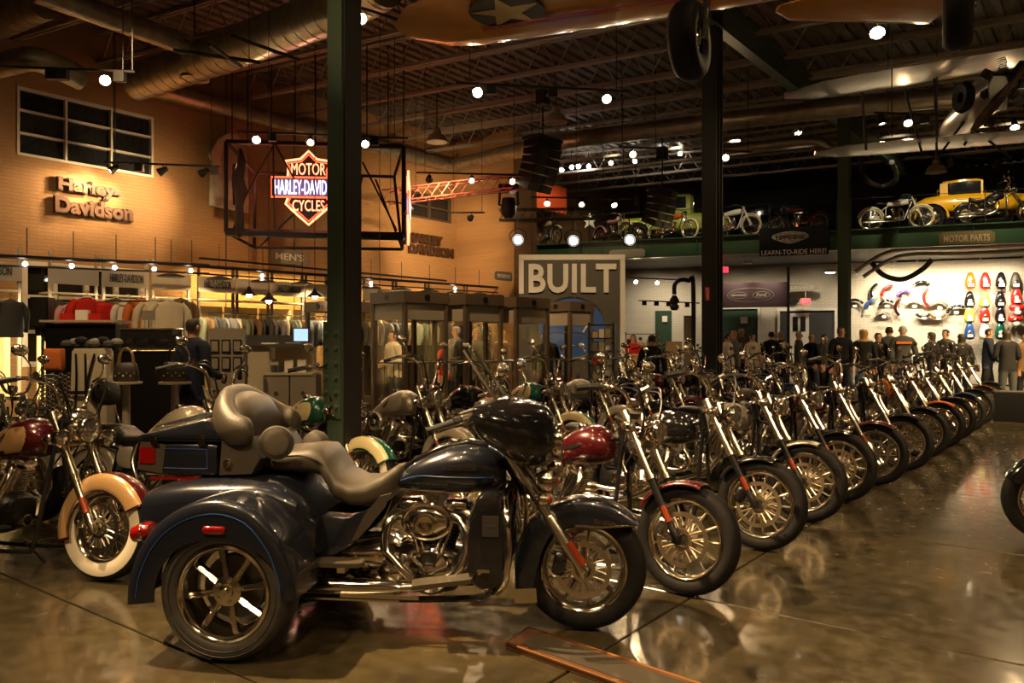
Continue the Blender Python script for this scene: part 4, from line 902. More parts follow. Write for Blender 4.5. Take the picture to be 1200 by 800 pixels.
for i, ((x, y), sp) in enumerate(zip(row1, spec1)):
    sp = dict(sp); d = sp.pop('desc'); tp = sp.pop('tankp', None)
    lab = d+(', %s in aisle row' % ORD[i] if i else '')
    t = cruiser('cruiser_motorcycle', lab, group='motorcycles lined up along the aisle', wb=1.63, rake=29, fork_len=.82, fork_fat=.004, bar=[.14, .18, .12, .2, .24][i % 5], barw=[.36, .4, .38][i % 3],
                fend=(72, 150) if sp['style'] == 'disc' else (55, 155), skirt=.035, rbf=.238, wf=.12, lamp_r=[.075, .085][i % 2], seat=['solo', 'two'][i % 2], sig='lens', **sp)
    park(t, x, y, -37+[0, 1.5, -1, 0, 2][i % 5], 7)
# ------------------------------------------------------------------ second row (touring cruisers with big fenders)
row2 = [
 (-2.56, 5.00, dict(paint='maroon', panel='tan_paint', white=True, backrest=True, passing=True, seat='two', desc='maroon and tan cruiser with whitewall tyres and black backrest, at the left edge')),
 (-1.98, 5.95, dict(paint='pearl', panel=None, white=True, backrest=True, passing=True, seat='two', bar=.26, shield=1, desc='pale cruiser with backrest and clear windshield behind the blue luggage box')),
 (-1.30, 6.95, dict(paint='teal', panel='cream', white=True, passing=True, shield=1, desc='teal and cream cruiser with a flying emblem on its tank')),
 (-.62, 7.85, dict(paint='silver_paint', panel='pearl', white=False, passing=True, bar=.28, desc='pearl and silver cruiser with a teardrop tank panel')),
 (-.02, 8.75, dict(paint='black_gloss', shield=1, passing=True, desc='black cruiser with a windshield behind the blue fairing')),
 (.72, 9.45, dict(paint='teal', panel='cream', white=False, passing=True, bar=.24, desc='cream-tanked cruiser with teal fender edge, just right of the blue fairing')),
 (1.40, 10.35, dict(paint='silver_paint', panel='pearl', passing=True, desc='pearl silver cruiser behind the dark red tank')),
 (2.08, 11.25, dict(paint='black_gloss', passing=True, desc='black cruiser with twin passing lamps')),
 (2.75, 12.15, dict(paint='maroon', desc='maroon cruiser')), (3.42, 13.05, dict(paint='black_gloss', desc='black cruiser with high bars', bar=.28)),
 (4.1, 13.95, dict(paint='silver_paint', desc='silver cruiser')), (4.78, 14.85, dict(paint='black_gloss', desc='black cruiser with a plain tank')),
 (5.46, 15.75, dict(paint='blue_paint', desc='dark blue cruiser')), (6.14, 16.65, dict(paint='black_gloss', desc='black cruiser nearest the crowd'))]
for i, (x, y, sp) in enumerate(row2):
    sp = dict(sp); d = sp.pop('desc')
    t = cruiser('cruiser_motorcycle', d+(', %s in middle row' % ORD[i] if i > 2 else ''), group='motorcycles of the middle row', wb=1.64, rake=29, fork_len=.80, fork_low='chrome', fork_fat=.006, sig='lens',
                style='wire', fend=(28, 200), skirt=.12, rbf=.21, wf=.13, bar=sp.pop('bar', .2), barw=.4, tank_h=1.05, tank_l=1.08, tank_up=.03, **sp)
    park(t, x, y, [-17, -24, -31, -34][i] if i < 4 else -37, 6)
# ------------------------------------------------------------------ third row, deep in the hall
for i in range(5):
    x, y = 2.5+.68*i, 15.6+.9*i
    t = cruiser('cruiser_motorcycle', '%s cruiser, %s bike of the rearmost row' % (['black', 'maroon', 'black', 'silver', 'black'][i % 5], ORD[i]), group='motorcycles of the rearmost row', wb=1.62, rake=30, fork_len=.85,
                style=['wire', 'cast'][i % 2], paint=['black_gloss', 'maroon', 'black_gloss', 'silver_paint', 'black_gloss'][i % 5], bar=[.2, .28, .16][i % 3], passing=i % 2, detail=0)
    park(t, x, y, -37, 6)
# white-seated machine at the far left and the dark one cut by the right edge
t = cruiser('cruiser_motorcycle', 'cruiser with a white padded backrest, cut by the left edge behind the maroon one', wb=1.62, rake=29, paint='pearl', backrest=True, style='wire', seat='two', fend=(28, 200), skirt=.12, rbf=.21, wf=.13)
for c in t.children:
    if c.name.startswith(('seat', 'backrest')): c.material_slots[0].material = M['white_gloss']
park(t, -3.95, 6.6, -20, 6)
t = cruiser('cruiser_motorcycle', 'black cruiser across the aisle, only its front wheel in view at the right edge', wb=1.62, rake=29, paint='black_gloss', style='wire', fend=(28, 200), skirt=.1, rbf=.22, wf=.13)
park(t, 4.02, 5.95, 158, 5)
# ------------------------------------------------------------------ writing on the left wall
def wall_text(name, body, px0, px1, py0, py1, m, label, depth=.06, bold=.03, off=.0, back=None, pad=.05, plate=None, cat='sign', grow=None):
    a = wpx(px0, py0, off); b_ = wpx(px1, py1, off); t = thing(name, label, cat, WP((a[0]+b_[0])/2, 0, off), WROT)
    return t, a, b_
mk('sign_brown', (.05, .02, .008), 0, .6); mk('sign_face', (.12, .05, .02), 0, .6); mk('sign_pale', (.62, .5, .3), 0, .5)
def dim_sign(name, lines, rect, label, plate_m, face_m, off=.0, two=True, plate=None, bold=.035):
    x0, y0, x1, y1 = rect; a0, zt = wpx(x0, y0, off); a1, zb = wpx(x1, y1, off); w = a1-a0
    zc = (CAMZ+0)*0
    # heights taken at the middle of the sign
    zt = wpx((x0+x1)/2, y0, off)[1]; zb = wpx((x0+x1)/2, y1, off)[1]; h = zt-zb
    t = thing(name, label, 'sign', WP((a0+a1)/2, (zt+zb)/2, off), WROT)
    n = len(lines)
    for i, (body, k, dx) in enumerate(lines):
        z = h/2-h*(i+.5)/n
        ob('letters', text_mesh(body, w*k, h/n*.92, .05, bold*2.4), M[plate_m], t, (dx*w, -.03, z), label='letter backs')
        ob('letters', text_mesh(body, w*k*.975, h/n*.80, .03, bold), M[face_m], t, (dx*w, -.07, z), label='letter faces')
    return t
dim_sign('wall_sign', [('Harley-', .78, -.06), ('Davidson', .98, 0)], (60, 212, 155, 256), 'large two-line brown lettering spotlit on the brick wall under the high window', 'sign_brown', 'sign_face')
dim_sign('wall_sign', [('HARLEY', .72, -.1), ('DAVIDSON', .95, .03)], (474, 275, 530, 300), 'smaller two-line brown lettering on the brick at the far end of the wall', 'sign_brown', 'sign_brown')
def plaque(name, body, pos, rot, w, h, pm, tm, label, hexed=True, text_h=.5, text_w=.75, cat='sign', t_=.03, bold=.01):
    poly = [(-w/2, -h*.3), (-w*.42, -h/2), (w*.42, -h/2), (w/2, -h*.3), (w/2, h*.3), (w*.42, h/2), (-w*.42, h/2), (-w/2, h*.3)] if hexed else [(-w/2, -h/2), (w/2, -h/2), (w/2, h/2), (-w/2, h/2)]
    t = thing(name, label, cat, pos, rot)
    ob('board', MB().prism(poly, -t_/2, t_/2).mesh(0), M[pm], t)
    if body: ob('lettering', text_mesh(body, w*text_w, h*text_h, .008, bold), M[tm], t, (0, -t_/2-.004, 0))
    return t
a, z = wpx(339, 301, .1); plaque('department_sign', "MEN'S", WP(a, z, .1), WROT, 1.15, .36, 'taupe', 'white', "grey hexagonal board reading MEN'S on the brick wall below the neon frame")
a, z = wpx(590, 323.5, 2.6); plaque('department_sign', "WOMEN'S", WP(a, z, 2.6), WROT, .85, .26, 'taupe', 'white', "small grey board reading WOMEN'S at the end of the brick wall")
# orange banner beyond the pier
a, z = wpx(640, 230, 1.0); pb = tag(ob('banner', MB().box((0, 0, 0), (2.6, .02, .95)).mesh(0), mat('banner_orange', (.8, .10, .02), 0, .6), None, WP(a, z, 1.0), (0, 0, WROT)), 'bright orange-red banner high on the wall at the balcony end', 'banner')
# tall shirt-shaped display board beside the neon frame (cream motorcycle silhouette panel)
a0, zt = wpx(245, 150, .5); a1, zb = wpx(292, 250, .5)
t = thing('shirt_display', 'oversized pale shirt shape hung on the brick wall left of the neon frame', 'display', WP((a0+a1)/2, (zt+zb)/2, .5), WROT)
hw, hh = (a1-a0)/2, (zt-zb)/2
ob('shirt', MB().prism([(x*hw, z*hh) for x, z in ((-.95, -.95), (.95, -1), (.9, -.2), (.85, .3), (.62, .8), (.3, 1), (-.1, .98), (-.6, .75), (-1.0, .35), (-.85, .2), (-.9, -.2))], -.05, .05).mesh(0), mat('faded_print', (.42, .38, .28), 0, .7, var=.5, c2=(.2,.19,.15), vscale=2), t)
ob('printed_patch', MB().prism([(x*hw*.45+.1*hw, z*hh*.35+.2*hh) for x, z in sm2([(-1, -1), (1, -1), (1, 1), (-1, 1)], 4)], -.062, -.05).mesh(0), M['taupe'], t)
# ------------------------------------------------------------------ suspended frame with the neon emblem
YN = 17.2
def fp(px, py, Y=YN): return P(px, py, Y)
t = thing('hanging_steel_frame', 'black open steel box frame hung round the neon emblem', 'frame', fp(368, 290))
def rel(p, o): return V(p)-o.location
def rods(name, segs, r, m, parent, n=6):
    b = MB()
    for p, q in segs: b.cyl(rel(p, parent), rel(q, parent), r, n=n)
    return ob(name, b.mesh(), M[m], parent)
# front face at YN, rear face 1.7 m behind and turned like the wall
Y2 = YN+.9
fr_ = {'a': fp(265, 166), 'b': fp(473, 172), 'c': fp(473, 277), 'd': fp(265, 272)}
bk_ = {'a': fp(300, 203, Y2), 'b': fp(462, 207, Y2), 'c': fp(471, 292, Y2), 'd': fp(298, 290, Y2)}
for k, l in (('a', 'b'), ('b', 'c'), ('c', 'd'), ('d', 'a')):
    rods('frame_bar', [(fr_[k], fr_[l])], .05 if k != 'c' else .09, 'rig_black', t)
    rods('frame_bar', [(bk_[k], bk_[l])], .035, 'rig_black', t)
    rods('frame_bar', [(fr_[k], bk_[k])], .035, 'rig_black', t)
for (u, v) in ((fp(322, 168), fp(285, 235)), (fp(285, 235), fp(273, 270)), (fp(322, 168), fp(345, 210)), (fp(345, 250), fp(305, 288)), (fp(425, 190), fp(465, 270)), (fp(440, 210), fp(470, 288)), (fp(425, 205), fp(410, 270)), (fp(320, 170), fp(322, 272))):
    rods('frame_brace', [(u, v)], .022, 'rig_black', t)
for px in (272, 290, 318, 346, 370, 430, 455, 473):
    q = fp(px, 168); rods('hanging_rod', [(q, V((q.x, q.y, 7.9)))], .014, 'rig_black', t)
# side figure of black cut metal inside the frame (left) and the edge-on second emblem (right)
ob('side_emblem', MB().prism([(x*.15, z*.95) for x, z in sm2([(-.6, -1), (.5, -.9), (.4, -.3), (1, 0), (.5, .3), (.7, .7), (0, 1), (-.3, .6), (-.9, .3), (-.5, -.2)], 3)], -.06, .06).mesh(0), M['rig_black'], t, rel(fp(281, 225), t), (0, 0, R(40)))
# neon emblem
def neon(px, py, Yc, sc, rz, label, group=None):
    n = thing('neon_sign', label, 'neon sign', P(px, py, Yc), rz)
    W_ = sc
    sh = [(0, 1.0), (.22, .78), (.62, .72), (.55, .52), (.56, .30)]
    up = [(-x, z) for x, z in sh[::-1]]+sh[1:]
    lo = [(.56, -.30), (.62, -.45), (.45, -.62), (.18, -.86), (0, -1.02)]
    dn = lo+[(-x, z) for x, z in lo[::-1][1:]]
    ob('backing', MB().prism([(x*W_*1.02, z*W_*1.02) for x, z in [(0, 1), (.22, .78), (.62, .72), (.56, .3), (1.0, .3), (1.0, -.3), (.6, -.3), (.62, -.45), (.45, -.62), (0, -1), (-.45, -.62), (-.62, -.45), (-.6, -.3), (-1.0, -.3), (-1.0, .3), (-.56, .3), (-.62, .72), (-.22, .78)]], .02, .07).mesh(0), M['cloth_navy'], n)
    for k, (pts, r_) in enumerate(((up, 1), (dn, 1))):
        ob('neon_tube', MB().tube([(x*W_, -.03, z*W_) for x, z in pts], .026, 8).mesh(), M['neon_core'], n, label='orange-red outline tube')
        ob('neon_tube', MB().tube([(x*W_*.88, -.03, z*W_*.88+(.02 if k == 0 else -.02)) for x, z in pts], .014, 8).mesh(), M['neon_red'], n, label='inner red outline tube')
    ob('neon_tube', MB().tube([(x*W_, -.05, z*W_) for x, z in ((-1, .27), (1, .27), (1, -.27), (-1, -.27))], .022, 8, True).mesh(), M['neon_red'], n, label='red tube round the name bar')
    ob('name_bar', MB().box((0, .0, 0), (1.9*W_, .03, .48*W_)).mesh(0), mat('bar_blue', (.05,.06,.2), 0, .4), n)
    ob('neon_letters', text_mesh('HARLEY-DAVIDSON', 1.82*W_, .40*W_, .03, .0), M['neon_white'], n, (0, -.04, 0), label='white neon name')
    ob('neon_letters', text_mesh('MOTOR', .92*W_, .32*W_, .03, .0), M['neon_core'], n, (0, -.04, .50*W_), label='orange neon upper word')
    ob('neon_letters', text_mesh('CYCLES', .86*W_, .30*W_, .03, .0), M['neon_core'], n, (0, -.04, -.50*W_), label='orange neon lower word')
    l = bpy.data.lights.new('neon_glow', 'POINT'); l.energy = 22; l.color = (1, .16, .06); l.shadow_soft_size = .5
    o = bpy.data.objects.new('neon_glow', l); COL.objects.link(o); o.parent = n; o.location = (0, -.5, 0)
    return n
neon(362, 220, YN+.3, .80, R(4), 'glowing red and white neon motorcycle emblem in the hanging frame, half behind the green column')
neon(477, 243, YN+.4, .80, R(96), 'second neon emblem seen edge-on at the right end of the hanging frame')
neon(277, 216, YN+.6, .45, R(106), 'third neon emblem turned edge-on at the left end of the hanging frame')
# ------------------------------------------------------------------ clothing along the wall
def garment(b, w=.24, h=.62, sl=True, slant=0.0):
    # hung shirt or jacket, hanger across x; shoulders slope, body flares, sleeves hang
    b.loft([(-.001, 0, .0, .0)], 4) if False else None
    rings = []
    for z, hw, hd in ((0, .05, .05), (-.015, .1, .06), (-.04, w*.75, .065), (-.09, w*.95, .075), (-.2, w*.86, .085), (-.38, w*.84, .09), (-h, w*.95, .10), (-h-.005, w*.9, .08)):
        rings.append([V((hw*cos(a)*(1+.04*sin(5*a+z*20)), hd*sin(a)*(1+.15*cos(4*a)), z)) for a in [2*pi*k/16 for k in range(16)]])
    b.rings(rings)
    if sl:
        for s in (-1, 1): b.tube(sm([(s*w*.75, 0, -.06), (s*w*1.08, .0, -.16), (s*w*1.18, .02, -.35), (s*w*1.16, .03, -.54)], 3), [.05]*3+[.06]*3+[.052]*3+[.045], 8)
    b.tube(sm([(0, 0, 0), (0, 0, .05), (.03, 0, .09), (0, 0, .11), (-.025, 0, .085)], 3), .005, 5)
def hang(loc, rz, m, label, group, w=.24, h=.62, sl=True, collar=None, name='hanging_shirt', cat='shirt'):
    o = thing(name, label, cat, loc, rz, group)
    ob('garment', cm(('garment', w, h, sl), lambda b: garment(b, w, h, sl), 60), M[m], o)
    ob('hanger', cm(('hangr', w), lambda b: b.tube([(-w*.8, 0, -.05), (0, 0, .012), (w*.8, 0, -.05)], .008, 5)), M['black_satin'], o)
    if collar: ob('collar', cm('collar', lambda b: b.lathe([(.055, -.0), (.075, .01), (.06, .035), (.05, .02)], 12, (0, 0, -.005), 'z')), M[collar], o)
    return o
# rail fixtures against the wall: uprights, header boards with lettering, back panels, rail
bays = [(-70, 25, True), (57, 115, False), (120, 174, True), (178, 223, False), (232, 275, True), (277, 316, False), (318, 356, True), (358, 384, False), (426, 462, False), (464, 500, True), (502, 545, False), (547, 596, False)]
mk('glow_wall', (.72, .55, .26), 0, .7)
for i, (x0, x1, txt) in enumerate(bays):
    off = 1.1; a0, _ = wpx(x0, 340, off); a1, _ = wpx(x1, 340, off); zt = 2.95; wb_ = a1-a0
    t = thing('wall_fixture', ['pale header board with lettering over the leftmost clothes bay', 'blank pale header board in front of the low window', 'lettered pale header board beside the lit shelf, in front of the low window', 'blank dull header board right of the low window', 'lettered header board before the yellow wall, nearer one', 'blank header board before the yellow wall between two lettered ones', 'lettered header board before the yellow wall, farther one', 'blank header board half behind the green column', 'blank header board just right of the green column', 'lettered header board behind the kiosks', 'blank header board over the far clothes', 'last blank header board before the brick pier'][i], 'shop fixture', WP(a0, 0, off), WROT)
    ob('header_board', MB().box((wb_/2, 0, 2.76), (wb_, .06, .34)).mesh(0), M['laminate'], t)
    if txt: ob('lettering', text_mesh('HARLEY-DAVIDSON', wb_*.72, .17, .012, .01), M['cloth_charcoal'], t, (wb_/2, -.036, 2.77))
    for x in (0.03, wb_-.03): ob('upright', MB().box((x, .02, 1.6), (.05, .05, 3.2)).mesh(0), M['laminate' if i < 4 else 'kiosk_brown'], t)
    ob('shelf', MB().box((wb_/2, .2, 2.42), (wb_, .45, .03)).mesh(0), M['laminate'], t)
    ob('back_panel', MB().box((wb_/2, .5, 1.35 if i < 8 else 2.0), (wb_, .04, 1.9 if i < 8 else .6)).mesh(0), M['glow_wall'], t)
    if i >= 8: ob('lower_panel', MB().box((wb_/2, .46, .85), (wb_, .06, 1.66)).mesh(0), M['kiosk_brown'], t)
    ob('clothes_rail', MB().cyl((0, -.12, 2.12), (wb_, -.12, 2.12), .014, n=8).mesh(), M['chrome'], t)
# hidden wall washing strips behind the header boards
for x0, x1, pw in ((232, 384, 420), (395, 520, 170)):
    a0, _ = wpx(x0, 340, .6); a1, _ = wpx(x1, 340, .6); c = WP((a0+a1)/2, 3.3, .62)
    o = area(c, c-NV*.5+V((0, 0, -.9)), pw*.28, abs(a1-a0), .08, (1, .70, .24)); o.data.spread = R(110)
    b = MB().box(((a1-a0)/2, 0, 0), (a1-a0, .1, .05)); tag(ob('strip_light', b.mesh(0), M['rig_black'], None, WP(a0, 3.36, .68), (0, 0, WROT)), 'slim black light strip over the yellow wall %s of the green column' % ('left' if x0 < 300 else 'right'), 'light')
cols = ['cloth_olive', 'cloth_grey', 'cloth_charcoal', 'cloth_olive', 'cloth_grey', 'cloth_brown', 'cloth_cream', 'cloth_charcoal']
k = 0
for px in range(236, 384, 7):
    a, z = wpx(px, 358, 1.2); c = cols[(k*5) % 8]; k += 1
    hang(WP(a, 2.02, 1.22), WROT+R(60+(k*37 % 25)), c, ORD[k-1]+' shirt from the left in the packed row before the yellow wall, %s' % {'cloth_olive':'olive', 'cloth_grey':'grey', 'cloth_charcoal':'charcoal', 'cloth_brown':'brown', 'cloth_cream':'cream'}[c], 'shirts hanging in rows before the yellow wall')
for px in range(398, 600, 9):
    a, z = wpx(px, 358, 1.2); c = cols[(k*3) % 8]; k += 1; k2 = (px-398)//9
    hang(WP(a, 2.02, 1.22), WROT+R(60+(k*37 % 25)), c, ORD[k2]+' shirt beyond the green column counted from it, %s' % {'cloth_olive':'olive', 'cloth_grey':'grey', 'cloth_charcoal':'charcoal', 'cloth_brown':'brown', 'cloth_cream':'cream'}[c], 'shirts hanging beyond the green column')
for px, py, Y, m, lab, w in ((68, 352, 12.2, 'cloth_charcoal', 'charcoal jacket on the rack beside the black speaker', .27), (84, 356, 12.0, 'cloth_pink', 'pale pink top between the charcoal and red jackets', .22), (102, 349, 12.0, 'cloth_red', 'bright red jacket with spread sleeves on the rack', .28), (117, 353, 12.2, 'cloth_red', 'second red jacket, tucked behind the brightest one', .26),
                              (136, 350, 12.6, 'cloth_olive', 'checked olive shirt on the rack under the lettered board', .25), (150, 353, 12.5, 'cloth_white', 'white shirt showing between two darker ones', .2), (166, 350, 12.6, 'cloth_orange', 'rust-coloured shirt on the rack', .25), (181, 352, 12.3, 'cloth_cream', 'cream blazer with open front', .25), (198, 352, 12.0, 'cloth_cream', 'long cream jacket at the right end of the rack', .27), (212, 350, 12.4, 'cloth_brown', 'brown shirt behind the standing shop worker', .25),
                              (12, 351, 13.2, 'cloth_charcoal', 'long dark jacket hanging by itself at the left edge', .26)):
    hang(P(px, py, Y), R(48+(px*7) % 30), m, lab, 'jackets on the near clothes rack', w, .62, True, 'cloth_white' if m in ('cloth_red', 'cloth_cream') else None, 'hanging_jacket', 'jacket')
rk = thing('clothes_rack', 'chrome clothes rack carrying the red and cream jackets', 'clothes rack', P(135, 400, 12.3)*V((1, 1, 0)) if False else V((P(135, 400, 12.3).x, 12.3, 0)), R(2))
ob('rail', MB().cyl((-1.05, 0, 2.12), (1.1, 0, 2.12), .014, n=8).mesh(), M['chrome'], rk)
for s in (-1.0, 1.05): ob('upright', MB().cyl((s, 0, 0), (s, 0, 2.14), .016, n=8).mesh(), M['chrome'], rk); ob('foot', MB().box((s, 0, .02), (.05, .5, .04)).mesh(0), M['chrome'], rk)
# ------------------------------------------------------------------ display pieces on the shop floor
def gpos(px, Y): p = P(px, 400, Y); return V((p.x, Y, 0))
def zof(py, Y): return CAMZ+(400-py)/F*Y
t = thing('loudspeaker', 'black loudspeaker box raised on a stand by the left window', 'speaker', gpos(50, 11.6), R(10))
ob('cabinet', MB().box((0, 0, 1.92), (.24, .26, .44)).mesh(0), M['black_satin'], t); ob('grille', MB().box((0, -.135, 1.92), (.2, .01, .4)).mesh(0), M['cloth_black'], t)
ob('pole', MB().cyl((0, 0, .02), (0, 0, 1.7), .02).mesh(), M['black_steel'], t)
for k in range(3): ob('leg', MB().cyl((0, 0, .6), (.4*cos(k*2.1+.3), .4*sin(k*2.1+.3), .015), .014).mesh(), M['black_steel'], t)
t = thing('display_case', 'low black metal-edged glass display case behind the backrests', 'display case', gpos(178, 10.2), R(5))
ob('glass_box', MB().box((0, 0, 1.53), (.62, .4, .24)).mesh(0), M['dark_glass'], t)
for z in (1.40, 1.66): ob('edge_frame', MB().tube([(-.32, -.21, z), (.32, -.21, z), (.32, .21, z), (-.32, .21, z)], .012, 4, True).mesh(0), M['alloy'], t)
ob('pedestal', MB().box((0, 0, .69), (.6, .38, 1.38)).mesh(0), M['black_satin'], t)
t = thing('display_table', 'dark table with cards and boxes under the red jacket', 'table', gpos(102, 10.8), R(4))
ob('top', MB().box((0, 0, 1.77), (1.0, .5, .03)).mesh(0), M['laminate'], t)
ob('cabinet', MB().box((0, .03, .87), (.9, .42, 1.74)).mesh(0), M['black_satin'], t)
for i, (px, w_, h_, m) in enumerate(((79, .17, .09, 'cloth_red'), (97, .16, .14, 'white'), (112, .15, .09, 'cloth_red'))):
    p = gpos(px, 10.75); q = tag(ob('price_box', MB().box((0, 0, h_/2), (w_, .08, h_)).mesh(0), M[m], None, (p.x, p.y, 1.786), (0, 0, R(4))), ['small red and white box on the dark table, left one', 'blank white card standing between two red boxes', 'small red and white box on the dark table, right one'][i], 'box')
t = thing('card_stand', 'tan card on a thin stand in front of the white and rust shirts', 'sign', gpos(174, 10.9), R(5))
ob('card', MB().box((0, 0, 1.86), (.18, .01, .13)).mesh(0), M['taupe'], t); ob('stem', MB().cyl((0, .01, 1.66), (0, .01, 1.8), .006).mesh(), M['black_steel'], t)
t = thing('garment_pillar', 'tall pale pillar draped with black belts', 'display', gpos(109, 9.2), R(8))
ob('pillar', MB().rings([[V((x*.2*k, y*.14*k, z)) for x, y in ((-1,-1),(1,-1),(1,1),(-1,1))] for z, k in ((0, 1.05), (.5, 1), (1.38, .9), (1.42, .8))]).mesh(30), M['laminate'], t)
for i in range(3): ob('belt', MB().tube(sm([(-.13+.1*i, -.15, 1.36), (-.12+.06*i+.04*(i == 1), -.165, 1.0), (-.16+.14*i, -.16, .55+.1*i)], 4), .012, 5).mesh(), M['leather_black'], t)
ob('cross_strap', MB().box((0, -.165, .92), (.36, .012, .04)).mesh(0), M['leather_black'], t)
for i in range(8): ob('scarf', cm(('scarf', i), lambda b: b.ball((0, 0, 0), (.075, .07, .05), 8, 5)), M[['cloth_charcoal', 'cloth_grey', 'cloth_black'][i % 3]], t, (-.26+.075*i, -.05+.03*(i % 2), 1.47+.02*(i % 3)))
tag(ob('shoulder_bag', MB().loft([(-.11, 0, .05, .12), (-.1, 0, .07, .14), (.1, 0, .07, .14), (.11, 0, .05, .12)], 16, 5).mesh(50), M['cloth_orange'], None, gpos(64, 10.2)+V((0, 0, 1.27))), 'orange leather bag hung beside the tall pale pillar', 'bag')
b = MB()
for j in range(9):
    for i in range(8): b.lathe([(.018, -.008), (.026, 0), (.018, .008), (.012, 0)], 8, (-.16+.046*i, 0, .04+.052*j+(i % 2)*.026))
tag(ob('mesh_basket', b.mesh(0), M['alloy'], None, gpos(64, 9.6)+V((0, 0, .62)), (0, 0, R(6))), 'silver openwork basket of rings left of the pale pillar', 'basket')['kind'] = 'stuff'
tag(ob('pedestal', MB().box((0, 0, .31), (.42, .3, .62)).mesh(0), M['black_satin'], None, gpos(64, 9.6), (0, 0, R(6))), 'short black pedestal under the openwork basket', 'pedestal')
for px, Y, m, sm_, lab in ((205, 8.7, 'dark_metal', 'leather_black', 'dark studded handbag with arched handles beside the shop worker'), (148, 9.0, 'brown_plastic', 'tan_paint', 'brown handbag with two tall tan straps behind the windshield')):
    z0 = zof(447, Y); t = thing('handbag', lab, 'handbag', gpos(px, Y)+V((0, 0, z0)), R(12))
    ob('bag_body', cm('bagb', lambda b: b.rings([[V((.14*kx*cos(a)*abs(cos(a))**-.3 if abs(cos(a)) > .01 else 0, .06*ky*sin(a), z)) for a in [2*pi*q/20+.1 for q in range(20)]] for z, kx, ky in ((0, .9, .9), (.02, 1, 1), (.12, .95, .95), (.2, .8, .7), (.215, .7, .4))]), 50), M[m], t)
    for s in (-1, 1): ob('strap', cm(('bagst', s), lambda b: b.tube(sm([(-.08, s*.035, .18), (-.06, s*.03, .32), (0, s*.03, .38), (.06, s*.03, .32), (.08, s*.035, .18)], 4), .008, 6)), M[sm_], t)
    for i in range(6): ob('stud', cm('stud', lambda b: b.ball((0, 0, 0), .012, 8, 5)), M['chrome'], t, (-.1+.04*i, -.06, .07+.03*(i % 2)))
    tag(ob('bag_table', MB().rings([[V((r_*cos(a), r_*sin(a), z)) for a in [2*pi*q/20 for q in range(20)]] for z, r_ in ((0, .16), (.02, .16), (.03, .05), (z0-.03, .04), (z0-.025, .17), (z0-.002, .17))]).mesh(30), M['laminate'], None, gpos(px, Y)), 'small round table under the %s' % ('studded handbag' if px > 200 else 'brown handbag'), 'table')
# picture stand beside the worker
t = thing('picture_stand', 'grey upright board with six small framed pictures', 'display board', gpos(266, 10.2), R(4))
ob('board', MB().box((0, 0, .85), (.46, .06, 1.64)).mesh(0), M['taupe'], t)
for i in range(3):
    for j in range(2):
        f_ = ob('picture_frame', MB().box((-.14+.14*i, -.038, 1.44-.22*j), (.11, .02, .17)).mesh(0), M['black_satin'], t); ob('print', MB().box((-.14+.14*i, -.05, 1.44-.22*j), (.08, .006, .13)).mesh(0), M['taupe'], f_)
# sales counter
t = thing('sales_counter', 'tall sales counter with a lit cream front and grey cupboards', 'counter', gpos(330, 11.0), R(3))
mk('counter_cream', (.62, .52, .33), 0, .6)
ob('upper_top', MB().box((.12, .1, 1.44), (.62, .5, .04)).mesh(0), M['cloth_charcoal'], t)
ob('upper_top', MB().box((-.36, .35, 1.47), (.34, .5, .05)).mesh(0), M['cloth_charcoal'], t)
ob('cream_front', MB().box((.13, .3, 1.25), (.58, .04, .36)).mesh(0), M['counter_cream'], t)
ob('tall_cabinet', MB().box((-.36, .38, .73), (.30, .4, 1.44)).mesh(0), M['laminate'], t)
ob('work_top', MB().box((.14, .05, 1.06), (.66, .6, .03)).mesh(0), M['laminate'], t)
for i in range(2): c_ = ob('cupboard_door', MB().box((-.02+.36*i, -.22, .54), (.34, .03, 1.02)).mesh(0), M['taupe'], t); ob('emblem', MB().prism([(.03*cos(q), .03*sin(q)) for q in [k*pi/4 for k in range(8)]], -.004, .004, 'y', (-.02+.36*i, -.24, .80)).mesh(0), M['cloth_charcoal'], c_)
ob('cupboard_side', MB().box((.15, .05, .52), (.68, .5, 1.03)).mesh(0), M['kiosk_brown'], t)
p0 = gpos(330, 11.0)
lt = thing('computer', 'open laptop with a glowing pale blue screen on the sales counter', 'computer', p0+V((.20, .05, 1.462)), R(8))
ob('keyboard_base', MB().box((0, -.02, .01), (.3, .22, .018)).mesh(0), M['alloy'], lt)
sc_ = ob('screen_lid', MB().box((.04, .11, .13), (.21, .012, .2)).mesh(0), M['black_satin'], lt); ob('display', MB().box((.04, .101, .13), (.19, .006, .17)).mesh(0), M['screen'], sc_)
for i in range(3): tag(ob('paper_stack', MB().box((0, 0, .012), (.2, .14, .02)).mesh(0), M['white'], None, p0+V((-.02-.0*i+.26*(i-1)*.5, -.03+.1*i, 1.462 if i else 1.462)), (0, 0, R(10*i))), ['sheet of papers at the counter edge, left one', 'papers lying in the middle of the counter', 'papers behind the laptop'][i], 'papers') if i != 1 else None
for i, dx in enumerate((-.08, -.01)): 
    q = thing('mug', ['dark mug on the work top, left of the pair', 'dark mug on the work top, right of the pair'][i], 'mug', p0+V((dx, -.1, 1.076)))
    ob('cup', cm('mugc', lambda b: b.lathe([(0, 0), (.035, 0), (.038, .1), (.034, .1), (.03, .01)], 14, (0, 0, 0), 'z')), M['cloth_charcoal'], q); ob('handle', cm('mugh', lambda b: b.tube(sm([(.036, 0, .08), (.06, 0, .07), (.06, 0, .03), (.036, 0, .02)], 3), .005, 5)), M['cloth_charcoal'], q)
for i, px in enumerate((325, 342, 357)): tag(ob('price_card', MB().box((0, 0, .09), (.12, .008, .18)).mesh(0), M['white' if i else 'laminate'], None, p0+V(((px-334)*.0118, .02, 1.076))), ['tan card left of the mugs', 'white card standing in the middle of the work top', 'white card at the right end of the work top'][i], 'card')
